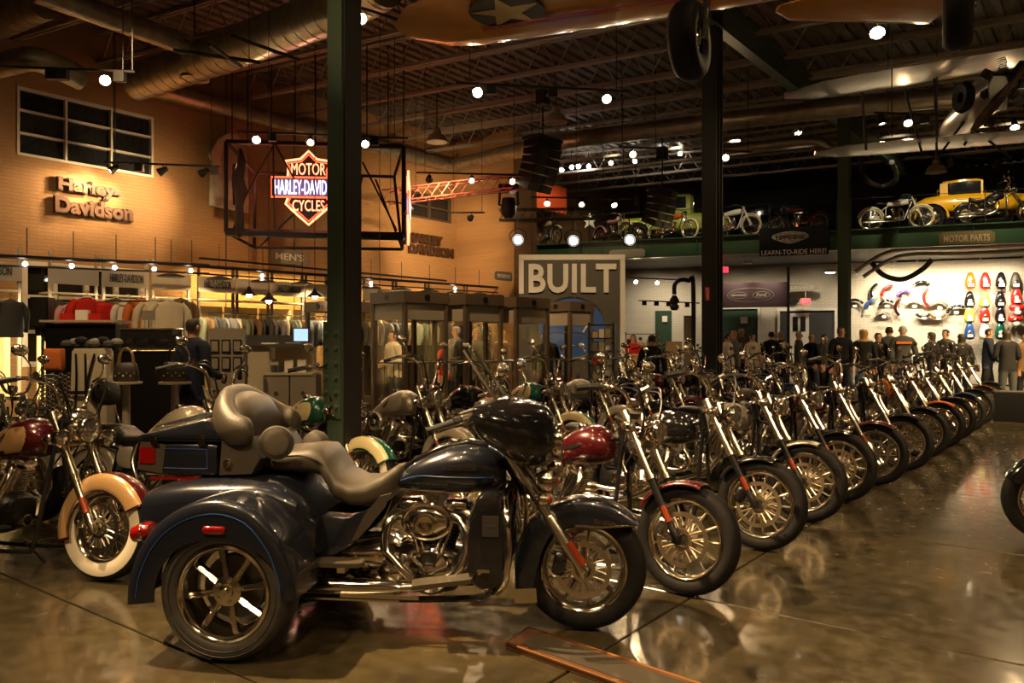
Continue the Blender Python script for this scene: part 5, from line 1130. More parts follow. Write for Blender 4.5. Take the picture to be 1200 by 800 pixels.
tag(ob('counter_cabinet', MB().box((0, 0, .80), (1.3, .4, 1.60)).mesh(0), M['cloth_charcoal'], None, gpos(310, 12.6)), 'long dark back counter behind the sales counter', 'counter')
# pendant lamps over the counters
for i, (px, py, Y) in enumerate(((292, 345, 13), (315, 352, 12.6), (369, 347, 13.4), (445, 348, 14))):
    q = P(px, py, Y); t = thing('pendant_lamp', 'dark cone pendant lamp, %s from the left over the counters' % ORD[i], 'lamp', q)
    ob('shade', cm('pshade', lambda b: b.lathe([(.02, .13), (.035, .10), (.05, .07), (.13, .0), (.135, -.01), (.12, .0), (.04, .06)], 20, (0, 0, 0), 'z')), M['rig_black'], t)
    ob('bulb', cm('pbulb', lambda b: b.ball((0, 0, .0), .05, 10, 6)), M['bulb'], t); ob('cord', MB().cyl((0, 0, .13), (0, 0, 7.3-q.z), .006, n=5).mesh(), M['rig_black'], t)
    head(q+V((0, 0, -.05)), q+V((0, 0, -1)), 25, 110)
# ------------------------------------------------------------------ brown kiosks
kt = [(400, 14.0, 2.19, .72), (480, 13.2, 2.30, .72), (548, 13.7, 2.29, .68), (605, 14.3, 2.27, .66), (666, 15.3, 2.25, .5)]
for i, (px, Y, h, w_) in enumerate(kt):
    t = thing('display_kiosk', ['brown-framed kiosk with a round badge, left one, half behind the green column', 'tallest brown kiosk with grey upper panels right of the green column', 'brown kiosk in the middle of the group, person seen through it', 'brown kiosk in front of the big lettered panel', 'narrow brown kiosk with a shelf of blue caps'][i], 'kiosk', gpos(px, Y), WROT-R(8))
    s = w_/2+.06
    for sx in (-1, 1):
        for sy in (-1, 1): ob('post', MB().box((sx*s, sy*s, h/2), (.065, .065, h)).mesh(0), M['kiosk_brown'], t)
    ob('header', MB().box((0, 0, h-.09), (2*s+.09, 2*s+.09, .18)).mesh(0), M['kiosk_brown'], t)
    for sx, sy in ((0, -1), (1, 0), (-1, 0)):
        ob('badge', MB().prism([(.055*cos(q), .055*sin(q)) for q in [k*pi/4 for k in range(8)]], -.006, .006).mesh(0), M['black_satin'], t, (sx*(s+.05), sy*(s+.05), h-.09), (0, 0, 0 if sy else pi/2))
        if i: ob('upper_panel', MB().box((0, 0, 0), (2*s-.08, .012, .26)).mesh(0), M['taupe'], t, (sx*s, sy*s, h-.32), (0, 0, 0 if sy else pi/2))
        if i: ob('glass_side', MB().strip([[V((x_, 0, z_)) for x_ in (-s+.04, s-.04)] for z_ in (-(h-.9)/2, (h-.9)/2)]).mesh(0), M['glass'], t, (sx*s, sy*s, (h-.9)/2+.4), (0, 0, 0 if sy else pi/2))
    for z in (.4, 1.15) if i else (.4,): ob('shelf', MB().box((0, 0, z), (2*s-.06, 2*s-.06, .03)).mesh(0), M['kiosk_brown'], t)
    for j in range(4): ob('rack_bar', MB().cyl((-s+.1+.1*j, 0, .42), (-s+.1+.1*j, 0, 1.14), .01, n=6).mesh(), M['dark_metal'], t)
for i in range(6):
    p = gpos(661+ (i % 2)*10, 15.25); z = [1.17, 1.17, 1.42, 1.42, 1.67, 1.67][i]
    tag(ob('cap', cm('cap', lambda b: (b.lathe([(0, .1), (.05, .09), (.085, .05), (.09, 0)], 14, (0, 0, 0), 'z'), b.prism(sm2([(-.07, -.05), (0, -.17), (.07, -.05)], 3), 0, .01, 'z'))), mat('cap_blue', (.25, .4, .6), 0, .6) if i == 0 else bpy.data.materials['cap_blue'], None, (p.x, p.y-.1, z)), 'pale blue cap in the narrow kiosk, %s %s' % (['lowest', 'middle', 'upper'][i//2], ['left', 'right'][i % 2]), 'cap', 'caps in the narrow kiosk')
    if i % 2 == 0 and i: tag(ob('cap_shelf', MB().box((0, 0, 0), (.5, .4, .015)).mesh(0), M['kiosk_brown'], None, (p.x+.07, p.y, z-.01), (0, 0, WROT-R(8))), '%s shelf under the pale blue caps' % ['', 'middle', 'upper'][i//2], 'shelf')
# ------------------------------------------------------------------ big lettered panel
YB = 18.0
t = thing('lettered_panel', 'large dark panel reading BUILT in white letters with a white border', 'sign', gpos(670, YB), R(-1.5))
mk('panel_dark', (.06, .055, .042), 0, .6)
wpn = 124/F*YB; hp = zof(298, YB)
ob('panel', MB().box((0, 0, hp/2), (wpn, .08, hp)).mesh(0), M['panel_dark'], t)
mk('panel_white', (.62, .60, .54), 0, .5)
ob('border', MB().box((0, -.05, hp-.07), (wpn, .03, .12)).mesh(0), M['panel_white'], t)
ob('border', MB().box((-wpn/2+.055, -.05, hp-.07-.42), (.11, .03, .80)).mesh(0), M['panel_white'], t)
ob('border', MB().box((wpn/2-.055, -.05, hp/2-.06), (.11, .03, hp-.12)).mesh(0), M['panel_white'], t)
ob('letters', text_mesh('BUILT', 102/F*YB, 34/F*YB, .05, .028, 1.06), M['panel_white'], t, (.01, -.07, zof(326.5, YB)))
zo = zof(384, YB)
bl = mat('oval_blue', (.035, .10, .34), 0, .3, coat=.5)
ov = ob('oval', MB().prism([(.74*cos(q), zo+.66*sin(q)) for q in [k*pi/24 for k in range(48)]], -.10, -.045).mesh(30), bl, t)
ob('oval_rim', MB().tube([(.76*cos(q), -.10, zo+.68*sin(q)) for q in [k*pi/24 for k in range(48)]], .022, 6, True).mesh(), M['alloy'], t)
ob('script_stroke', MB().tube(sm([(.25, -.12, zo-.1), (.38, -.12, zo+.12), (.46, -.12, zo+.28), (.34, -.12, zo+.2)], 4), .02, 6).mesh(), M['white'], ov)
for x in (-.9, .1, .7): ob('hanging_wire', MB().cyl((x, 0, hp), (x, 0, 7.3), .006, n=5).mesh(), M['rig_black'], t)
# metal plate stand on the floor in the foreground
pts = [(.385, 3.50), (.79, 3.52), (.085, 4.10), (-.03, 3.89)]
c0 = V((-.03, 3.89, 0)); c1 = V((.085, 4.10, 0)); dd = (V((.385, 3.50, 0))-c0).normalized(); L = 1.35
t = thing('floor_plank', 'brown board with copper edging lying on the concrete in front of the blue machine', 'board', (0, 0, 0))
c2, c3 = c0+dd*L, c1+dd*L
ob('board', MB().rings([[V((q.x, q.y, z)) for q in (c0, c2, c3, c1)] for z in (.004, .03)]).mesh(0), M['wood'], t)
ob('edging', MB().tube([(q.x, q.y, .028) for q in (c0, c2, c3, c1)], .008, 5, True).mesh(), M['copper_trim'], t)
ob('inlay', MB().rings([[V((q.x, q.y, z)) for q in (c0*.94+c2*.06+(c1-c0)*.15, c0*.05+c2*.95+(c1-c0)*.15, c0*.05+c2*.95+(c1-c0)*.85, c0*.94+c2*.06+(c1-c0)*.85)] for z in (.03, .034)]).mesh(0), M['copper_trim'] if False else M['brown_plastic'], t)
# ------------------------------------------------------------------ signs on the balcony edge
def mz_plaque(x0, x1, y0, y1, body, pm, tm, label, off=-.14, **kw):
    s0, zt = mpx(x0, (y0), off); s1, _ = mpx(x1, y0, off); _, zt = mpx((x0+x1)/2, y0, off); _, zb = mpx((x0+x1)/2, y1, off)
    return plaque('balcony_sign', body, MP((s0+s1)/2, (zt+zb)/2, off), MROT, s1-s0, zt-zb, pm, tm, label, **kw)
mk('gold_plate', (.20, .14, .055), 0, .5)
mz_plaque(1100, 1166, 271, 287, 'MOTOR PARTS', 'gold_plate', 'sign_pale', 'gold-brown board reading MOTOR PARTS on the green balcony edge', hexed=True, text_h=.5, text_w=.82)
mz_plaque(714, 756, 292, 302, '', 'laminate', 'white', 'blank cream board on the balcony edge above the lettered panel')
mz_plaque(1133-8, 1133-7, 300, 301, '', 'laminate', 'white', 'tiny pale tag under the MOTOR PARTS board') if False else None
s0, zt = mpx(890, 272, -.25); s1, _ = mpx(971, 272, -.25); zb = mpx(930, 299, -.25)[1]; zt = mpx(930, 266, -.25)[1]
t = thing('balcony_banner', 'black banner with a riding school crest and LEARN-TO-RIDE HERE! lettering', 'banner', MP((s0+s1)/2, (zt+zb)/2, -.25), MROT)
ob('cloth', MB().box((0, 0, 0), (s1-s0, .015, zt-zb)).mesh(0), M['cloth_black'], t)
ob('lettering', text_mesh('LEARN-TO-RIDE HERE!', (s1-s0)*.94, .15, .01, .01), M['white'], t, (0, -.014, -(zt-zb)*.38))
ob('crest', MB().prism(sm2([(-.55, 0), (-.45, .13), (0, .2), (.45, .13), (.55, 0), (.3, -.12), (0, -.2), (-.3, -.12)], 3), -.016, -.008).mesh(0), M['alloy'], t, (-.1, 0, .12))
ob('lettering', text_mesh("RIDER'S EDGE", .85, .13, .01, .02), M['cloth_black'], t, (-.1, -.02, .13))
# ------------------------------------------------------------------ vintage motorcycles on the balcony
def vintage(label, x, off, turn, paint, tyre_m='rubber', style='wire', frame_m='black_gloss', Rr=.35, flip=False, fat=.06, tank='old', fend=True, seat_m='leather_black', eng='alloy'):
    t = thing('vintage_motorcycle', label, 'motorcycle', group='old motorcycles shown along the balcony edge')
    Pm = M[paint]; wb = 1.42
    for nm, xx in (('front_wheel', wb/2), ('rear_wheel', -wb/2)):
        w_ = ob(nm, tyre(Rr, fat, Rr-.062), M[tyre_m], t, (xx, 0, Rr)); ob('rim', rim(Rr-.062, fat), M['alloy'], w_); ob('spokes', wire_spokes(Rr-.062, 24), M['alloy'], w_)
        if fend: ob('mudguard', fender_mesh(Rr+.035, fat+.04, 35 if xx > 0 else 10, 185 if xx > 0 else 170, .03, n=16), Pm, t, (xx, 0, Rr))
    FM = M[frame_m]
    ob('frame', cm(('vframe', Rr), lambda b: (b.tube([(wb/2-.27, 0, .92), (.15, 0, .82), (-.28, 0, .72), (-wb/2, .07, Rr)], .016, 8), b.tube([(wb/2-.27, 0, .85), (.22, 0, .3), (-.1, 0, .26), (-.3, 0, .3), (-wb/2, -.07, Rr)], .018, 8), b.tube([(-.3, 0, .3), (-.28, 0, .72)], .015, 8)), 60), FM, t)
    for s in (-1, 1): ob('fork_leg', cm(('vfork', s, Rr), lambda b: (b.tube([(wb/2, s*.06, Rr), (wb/2-.2, s*.055, .82), (wb/2-.28, s*.05, 1.0)], .016, 8), b.tube([(wb/2, s*.075, Rr), (wb/2-.1, s*.075, .6), (wb/2-.21, s*.06, .8)], .01, 6)), 60), FM, t)
    ob('fuel_tank', cm(('vtank', tank), lambda b: b.loft([(-.26, .80, .04, .03), (-.22, .80, .08, .06), (-.05, .815, .105, .085), (.15, .83, .11, .095), (.33, .85, .09, .085), (.38, .86, .05, .05)], 18, 3 if tank == 'old' else 2.2), 60), Pm, t)
    ob('seat', cm('vseat', lambda b: b.loft([(-.55, .82, .12, .03), (-.5, .83, .14, .04), (-.35, .82, .12, .035), (-.24, .82, .05, .025)], 14, 2.4), 60), M[seat_m], t)
    ob('handlebar', cm('vbar', lambda b: b.tube(sm([(.1, -.36, .98), (.28, -.3, 1.04), (.42, -.1, 1.0), (.42, .1, 1.0), (.28, .3, 1.04), (.1, .36, .98)], 4), .012, 8)), M['alloy'], t)
    for s in (-1, 1): ob('grip', cm(('vgrip', s), lambda b: b.cyl((.02, s*.375, .965), (.14, s*.35, .99), .018, n=8)), M['black_satin'], t)
    ob('headlamp', cm('vhead', lambda b: b.lathe([(0, -.07), (.05, -.05), (.08, 0), (.085, .02), (.07, .03), (0, .035)], 18, (.52, 0, .9), 'x')), M['chrome'], t)
    e = ob('engine', cm('vcase', lambda b: (b.lathe([(0, -.11), (.12, -.1), (.14, -.05), (.14, .05), (.12, .1), (0, .11)], 20, (0, 0, .38)), b.loft([(-.34, .38, .07, .07), (-.3, .38, .09, .09), (-.14, .38, .08, .08)], 14, 3)), 50), M[eng], t)
    for s in (-1, 1): ob('cylinder', cm(('vcyl', s), lambda b: fins(b, (s*.03, 0, .48), 0, .2, .06, .06, 8, .75, .006, s*R(22))), M[eng], e)
    ob('exhaust_pipe', cm('vexh', lambda b: b.tube(sm([(.12, -.08, .62), (.2, -.14, .5), (.1, -.16, .28), (-.3, -.17, .24), (-.95, -.18, .26)], 5), [.02]*12+[.035]*9, 10)), M['chrome'], t)
    ob('chain_guard', cm('vchain', lambda b: b.box((-.45, .1, .42), (.6, .03, .09))), Pm, t)
    ob('stand', cm('vstand', lambda b: [b.cyl((-.15, s*.08, .3), (-.2, s*.2, .0), .012, n=6) for s in (-1, 1)]), M['black_satin'], t)
    s_, _ = mpx(x, 270, off); p = MP(s_, 4.962, off); t.location = p; t.rotation_euler = (0, 0, MROT+R(turn)); return t
vintage('cream and black vintage motorcycle leftmost on the balcony', 640, .75, -38, 'cream', frame_m='black_gloss', eng='alloy', tyre_m='rubber')
vintage('small dusty pink vintage motorcycle second on the balcony', 718, .75, -35, 'cloth_pink', 'rubber', frame_m='dark_metal')
vintage('orange-tanked vintage motorcycle with cream wheels on the balcony', 788, .75, -25, 'orange_paint', 'cream', fend=False, frame_m='alloy', Rr=.36, fat=.05)
vintage('white vintage motorcycle right of the black middle column', 857, .6, -20, 'white_gloss', 'cream', frame_m='white_gloss', Rr=.36)
t = vintage('red and chrome motorcycle above the black banner', 935, .65, 160, 'red_paint', 'rubber', fat=.11, Rr=.33, eng='chrome', frame_m='black_gloss')
vintage('white board-track motorcycle with cream tyres right of the thin column', 1050, .5, 0, 'white_gloss', 'cream', frame_m='white_gloss', Rr=.36, fat=.055, eng='alloy')
t = cruiser('vintage_motorcycle', 'chrome and black chopper in front of the yellow coupe', wb=1.6, rake=33, style='wire', paint='black_gloss', fork_len=.9, fend=(100, 130), skirt=.02, rbf=.26, wf=.09, engine_m='chrome', bar=.2)
t['group'] = 'old motorcycles shown along the balcony edge'
p = MP(mpx(1205, 270, .3)[0], 4.965, .3); t.location = p; t.rotation_euler = (0, 0, MROT)
# rail along the balcony (thin wires)
rl = thing('balcony_railing', 'thin dark railing along the balcony edge behind the vehicles', 'railing', MP(0, 4.96, -.12), MROT)
for i in range(12): ob('post', cm('rlpost', lambda b: b.cyl((0, 0, 0), (0, 0, .95), .016, n=6)), M['rig_black'], rl, (.6+2.0*i, 0, 0))
for z in (.93,): ob('rail', MB().cyl((.6, 0, z), (22.6, 0, z), .010, n=5).mesh(), M['rig_black'], rl)
# ------------------------------------------------------------------ old cars on the balcony
def oldcar(label, x, off, rz, paint, kind='coupe', name='vintage_car'):
    t = thing(name, label, 'car'); Pm = M[paint]
    # local x forward; length about 4 m; z from the floor
    top = 1.62 if kind != 'sedan' else 1.55
    if kind == 'coupe':
        b = MB(); b.loft([(-2.0, .72, .30, .10), (-1.9, .78, .52, .2), (-1.6, .85, .62, .28), (-1.1, .88, .68, .32), (-.2, .88, .68, .32), (.35, .86, .62, .30), (1.2, .82, .42, .27), (1.55, .80, .34, .25)], 20, 3.4)
        body = ob('body', b.mesh(45), Pm, t)
        ob('cab_roof', MB().loft([(-1.18, 1.36, .50, .12), (-1.1, 1.52, .56, .07), (-.6, 1.555, .58, .07), (-.15, 1.55, .57, .065), (-.02, 1.52, .54, .05)], 18, 4).mesh(45), Pm, t)
        for s in (-1, 1):
            ob('cab_pillar', MB().rings([[V((x_, s*y_, z)) for x_, y_ in ((-1.2, .58), (-.98, .60), (-.98, .55), (-1.18, .53))] for z in (1.1, 1.5)]).mesh(0), Pm, t)
            ob('cab_pillar', MB().box((-.05, s*.58, 1.3), (.06, .05, .44)).mesh(0), Pm, t)
            ob('side_window', MB().box((-.52, s*.565, 1.32), (.84, .02, .36)).mesh(0), M['dark_glass'], t)
            ob('door_line', MB().box((-.52, s*.685, .95), (.9, .006, .01)).mesh(0), M['black_satin'], t)
        ob('rear_window', MB().box((-1.19, 0, 1.34), (.02, .6, .2), Matrix.Rotation(R(12), 3, 'Y')).mesh(0), M['dark_glass'], t)
        ob('windscreen', MB().box((.02, 0, 1.32), (.02, 1.0, .36), Matrix.Rotation(R(-12), 3, 'Y')).mesh(0), M['dark_glass'], t)
    elif kind == 'truck':
        ob('body', MB().loft([(-2.2, .80, .6, .2), (-2.18, .80, .7, .26), (-.6, .80, .7, .26), (-.55, .82, .72, .28), (.5, .85, .68, .32), (1.5, .85, .40, .32), (1.7, .84, .36, .3)], 20, 6).mesh(30), Pm, t)
        ob('cab', MB().loft([(-.62, 1.38, .62, .42), (-.58, 1.40, .68, .46), (.4, 1.40, .68, .46), (.5, 1.36, .62, .40)], 20, 7).mesh(30), Pm, t)
        for s in (-1, 1): ob('side_window', MB().box((-.08, s*.685, 1.52), (.66, .02, .40)).mesh(0), M['dark_glass'], t)
        ob('rear_window', MB().box((-.63, 0, 1.5), (.02, .6, .24)).mesh(0), M['dark_glass'], t); ob('windscreen', MB().box((.5, 0, 1.52), (.03, 1.0, .36)).mesh(0), M['dark_glass'], t)
    else:
        ob('body', MB().loft([(-2.3, .7, .5, .15), (-2.2, .78, .66, .25), (-1.6, .84, .74, .32), (.4, .86, .74, .33), (1.5, .86, .5, .3), (1.95, .84, .4, .27), (2.0, .82, .36, .22)], 20, 3.4).mesh(45), Pm, t)
        ob('roof', MB().loft([(-1.75, 1.22, .5, .15), (-1.55, 1.36, .58, .19), (-.9, 1.42, .60, .18), (-.1, 1.42, .60, .18), (.35, 1.36, .56, .18), (.55, 1.24, .5, .12)], 20, 4).mesh(45), Pm, t)
        for s in (-1, 1):
            for xc, wl_ in ((-1.15, .5), (-.5, .55), (.1, .45)): ob('side_window', MB().box((xc, s*.60, 1.36), (wl_, .03, .24)).mesh(0), M['dark_glass'], t)
        ob('rear_window', MB().box((-1.66, 0, 1.36), (.03, .6, .16), Matrix.Rotation(R(30), 3, 'Y')).mesh(0), M['dark_glass'], t)
    for s in (-1, 1):
        for xx, Rr in ((-1.45, .40), (1.30, .34)):
            w_ = ob('wheel', cm(('cartyre', Rr), lambda b: b.lathe(tyre_prof(Rr, .24, Rr-.14), 30), 60), M['rubber'], t, (xx, s*.78, Rr)); ob('wheel_rim', cm(('carrim', Rr), lambda b: (b.lathe([(0, -.1), (.05, -.1), (.06, -.06), (Rr-.2, -.04), (Rr-.17, -.09), (Rr-.14, -.1), (Rr-.14, .1), (0, .1)], 28), [b.cyl((.05*cos(k*1.2566), -.06, .05*sin(k*1.2566)), ((Rr-.17)*cos(k*1.2566), -.07, (Rr-.17)*sin(k*1.2566)), .025, n=6) for k in range(5)]), 40), M['chrome'], w_, rot=(0, 0, 0 if s < 0 else pi))
            fd = ob('fender', fender_mesh(Rr+.10, .30, -5 if xx < 0 else 0, 178, .06, n=18), Pm, t, (xx, s*.78, Rr))
        ob('running_board', MB().box((-.1, s*.82, .36), (1.9, .26, .05)).mesh(0), M['black_satin'], t)
        q = ob('headlamp', cm('carhead', lambda b: b.lathe([(0, -.14), (.07, -.1), (.11, 0), (.115, .03), (0, .05)], 18, (0, 0, 0), 'x')), M['chrome'], t, (1.72, s*.5, .95))
    ob('grille', MB().box((1.72 if kind != 'coupe' else 1.57, 0, .8), (.04, .5, .5)).mesh(0), M['chrome'], t)
    ob('bumper', MB().tube([(-2.32, -.6, .5), (-2.36, 0, .5), (-2.32, .6, .5)], .03, 8).mesh(), M['chrome'], t)
    s_, _ = mpx(x, 260, off); t.location = MP(s_, 4.968, off); t.rotation_euler = (0, 0, MROT+R(rz)); return t
oldcar('bright yellow vintage coupe with black windows on the balcony', 1150, 2.0, -2, 'yellow_paint')
oldcar('dark green vintage sedan behind the red motorcycle on the balcony', 930, 4.9, 2, 'green_dark', 'sedan')
oldcar('lime green vintage pickup behind the black middle column', 797, 2.6, 6, 'lime_paint', 'truck')
# white star ornament
t = tag(ob('star_ornament', MB().prism([((.32 if k % 2 == 0 else .13)*cos(pi/2+k*pi/5), (.32 if k % 2 == 0 else .13)*sin(pi/2+k*pi/5)) for k in range(10)], -.03, .03).mesh(0), M['white_gloss'], None, P(691, 259, 28.3)), 'white five-pointed star standing among the balcony motorcycles', 'ornament')
ob('stem', MB().cyl((0, 0, 4.965-t.location.z), (0, 0, -.1), .012).mesh(), M['rig_black'], t)
# ------------------------------------------------------------------ back wall under the balcony
BO = 5.0
def bw(px, py, off=BO): s_, z = mpx(px, py, off); return s_, z
def bpos(px, py, off=BO): s_, z = bw(px, py, off); return MP(s_, z, off)
def wallbox(name, x0, x1, y0, y1, m, off=BO+.17, d=.06, parent=None, kind=True):
    s0, _ = bw(x0, 360, off); s1, _ = bw(x1, 360, off); zt = bw((x0+x1)/2, y0, off)[1]; zb = 0 if y1 is None else bw((x0+x1)/2, y1, off)[1]
    o = ob(name, MB().box(((s1-s0)/2, 0, (zt+zb)/2), (s1-s0, d, zt-zb)).mesh(0), M[m], parent, MP(s0, 0, off), (0, 0, MROT))
    return o
mk('door_green', (.02, .055, .028), 0, .4)
struct(wallbox('door_1', 768, 787, 364, None, 'door_green'))
for n_, (x0, x1, y0) in enumerate(((843, 888, 362), (914, 978, 364))):
    d_ = struct(wallbox('door_%d' % (n_+2), x0, x1, y0, None, 'door_green' if n_ == 0 else 'cloth_charcoal'))
    for xx in (x0-3, x1): struct(wallbox('trim_%d' % (5+n_), xx, xx+3, y0-3, None, 'white', BO+.1, .12))
    struct(wallbox('trim_%d' % (5+n_), x0, x1, y0-3, y0, 'white', BO+.1, .12))
w_ = wallbox('inner_door', 925, 948, 367, None, 'white_gloss', BO+.08, .05); struct(w_); w_.name = 'door_4'
for x0 in (929, 938): struct(wallbox('window_4' if x0 == 929 else 'window_5', x0, x0+6, 371, 388, 'dark_glass', BO+.03, .04))
for (x0, x1, y0, y1) in ((776, 782, 370, 377), (868, 876, 371, 379)):
    q = wallbox('notice', x0, x1, y0, y1, 'white', BO+.05, .02); tag(q, 'white paper notice on the %s green door' % ('narrow' if x0 < 800 else 'wide'), 'notice')
# dark wall banner with two ovals, service board, exit signs
s0, _ = mpx(842, 345, 3.5); s1, _ = mpx(925, 345, 3.5); zt = mpx(884, 331, 3.5)[1]; zb = mpx(884, 360, 3.5)[1]
t = thing('wall_banner', 'long dark maroon banner with two pale oval outlines under the balcony', 'banner', MP((s0+s1)/2, (zt+zb)/2, 3.5), MROT)
mk('banner_maroon', (.045, .02, .025), 0, .6)
ob('cloth', MB().box((0, 0, 0), (s1-s0, .03, zt-zb)).mesh(0), M['banner_maroon'], t)
for cx, rx, rz in ((-.0, .82, .26), (-.42, .30, .12), (.38, .30, .12)): ob('oval_line', MB().tube([(cx+rx*cos(q)-.1, -.02, rz*sin(q)) for q in [k*pi/16 for k in range(32)]], .010, 4, True).mesh(), M['taupe'], t)
ob('lettering', text_mesh('Ford', .36, .13, .01, .01, shear=.3), M['laminate'], t, (.28, -.02, 0)); ob('lettering', text_mesh('HARLEY-DAVIDSON', .5, .07, .01, .02), M['laminate'], t, (-.52, -.02, 0))
for px in (843, 924):
    s_, _ = mpx(px, 345, 3.45); tag(ob('banner_pole', MB().cyl((0, 0, 0), (0, 0, 4.2), .05, n=8).mesh(), M['rig_black'], None, MP(s_, .0, 3.42)), 'black pole at the %s end of the maroon banner' % ('left' if px < 900 else 'right'), 'pole')
s_, z = mpx(938, 337, 4.5); plaque('department_sign', 'SERVICE', MP(s_, z, 4.5), MROT, 1.25, .24, 'taupe', 'laminate', 'grey board reading SERVICE above the lit doorway')
def exit_sign(px, py, off, lab):
    s_, z = mpx(px, py, off); t = thing('exit_sign', lab, 'sign', MP(s_, z, off), MROT)
    ob('housing', MB().box((0, .04, 0), (.34, .05, .22)).mesh(0), M['white'], t); ob('lit_face', MB().box((0, .0, 0), (.32, .03, .20)).mesh(0), M['exit_red'], t); ob('lettering', text_mesh('EXIT', .24, .12, .006, .02), M['white'], t, (0, -.018, 0)); ob('stem', MB().cyl((0, .04, .11), (0, .04, .4), .012).mesh(), M['white'], t)
exit_sign(848, 316, 2.6, 'glowing red exit sign under the balcony by the black column'); exit_sign(944, 353, 4.4, 'glowing red exit sign above the open doorway')
s_, z = mpx(876, 307, 1.6); tag(ob('ceiling_lamp', MB().box((0, 0, 0), (.3, .12, .13)).mesh(0), M['white_gloss'], None, MP(s_, z, 1.6), (0, 0, MROT)), 'small white emergency lamp beside the exit sign', 'lamp')
s_, z = mpx(973, 319, 3); t = thing('ceiling_lamp', 'round glowing ceiling lamp left of the thin column', 'lamp', MP(s_, z, 3)); ob('housing', MB().lathe([(0, .09), (.12, .08), (.22, 0), (.2, -.01)], 20, (0, 0, 0), 'z').mesh(), M['dome'], t); ob('bulb', MB().ball((0, 0, 0), (.16, .16, .03)).mesh(), M['bulb_white'], t); head(t.location+V((0, 0, -.05)), t.location+V((0, 0, -1)), 120, 120)
# black oval plaque by the exit sign
tag(ob('oval_plaque', MB().prism([(.28*cos(q), .11*sin(q)) for q in [k*pi/12 for k in range(24)]], -.02, .02).mesh(0), M['black_satin'], None, bpos(927, 353), (0, 0, MROT)), 'plain black oval plaque on the white wall beside the exit sign', 'plaque')
# ------------------------------------------------------------------ painted parts displayed on the wall
def part_loc(cx, cy): return bpos(980+cx/5.4545, 310+cy/5.4545, BO-.02)
mk('purple_paint', (.09, .02, .22), .3, .3, coat=1); mk('lime_bright', (.35, .42, .06), .1, .3, coat=.6); mk('blue_bright', (.02, .07, .28), .2, .3, coat=1); mk('red_bright', (.55, .015, .01), 0, .25, coat=1)
fend = [(115, 245, .42, 0, 'black_gloss'), (240, 165, .36, 70, 'black_gloss'), (320, 165, .36, 45, 'red_bright'), (430, 185, .34, 15, 'purple_paint'), (215, 252, .36, 40, 'blue_bright'), (320, 245, .34, 10, 'black_gloss'), (400, 270, .42, 85, 'maroon'),
        (495, 245, .36, 0, 'white_gloss'), (582, 212, .42, 92, 'red_bright'), (655, 255, .44, 0, 'silver_paint'), (545, 125, .36, 0, 'black_gloss'), (300, 312, .34, 0, 'silver_paint'), (555, 320, .32, 180, 'brown_plastic'), (648, 322, .34, 180, 'tan_paint'), (760, 285, .40, 20, 'black_gloss')]
cn = {'black_gloss': 'black', 'red_bright': 'bright red', 'purple_paint': 'purple', 'blue_bright': 'blue', 'maroon': 'dark maroon', 'white_gloss': 'white', 'silver_paint': 'silver', 'brown_plastic': 'brown', 'tan_paint': 'tan', 'lime_bright': 'lime green', 'orange_paint': 'orange', 'cream': 'cream', 'teal': 'teal'}
seen = {}
for i, (cx, cy, r_, an, m) in enumerate(fend):
    nm = 'motorcycle_fender'; k = seen[m] = seen.get(m, 0)+1
    t = thing(nm, '%s fender mounted on the parts wall%s' % (cn[m], ', %s black one from the left' % ORD[k-1] if m == 'black_gloss' else (', upper one' if m in ('red_bright', 'silver_paint') and k == 1 else (', lower one' if m in ('red_bright', 'silver_paint') else ''))), 'fender', part_loc(cx, cy), MROT, 'fenders on the parts wall')
    ob('shell', cm(('wfend', r_, an), lambda b: b.add([Matrix.Rotation(R(-an), 3, 'Y') @ (V(v.co)-V((0, 0, r_*.6))) for v in fender_mesh(r_, .2, 35, 145, .09, n=14).vertices], [tuple(p.vertices) for p in fender_mesh(r_, .2, 35, 145, .09, n=14).polygons]), 50), M[m], t)
    ob('bracket', cm('wfbr', lambda b: b.cyl((0, 0, 0), (0, .12, 0), .02, n=6)), M['black_satin'], t); ob('price_tag', cm('wftag', lambda b: b.box((.02, -.13, -.12), (.14, .01, .09))), M['white'], t)
tanks = [(852, 105, 'orange_paint'), (948, 105, 'red_bright'), (1048, 105, 'black_gloss'), (1140, 105, 'brown_plastic'), (848, 225, 'black_gloss'), (945, 225, 'lime_bright'), (1044, 225, 'black_gloss'), (1145, 205, 'red_bright'),
         (846, 322, 'lime_bright'), (945, 322, 'red_bright'), (1044, 322, 'black_gloss'), (1148, 275, 'red_bright'), (848, 425, 'blue_bright'), (945, 425, 'white_gloss'), (1044, 425, 'teal'), (1140, 345, 'red_bright')]
rown = ['top', 'second', 'third', 'bottom']
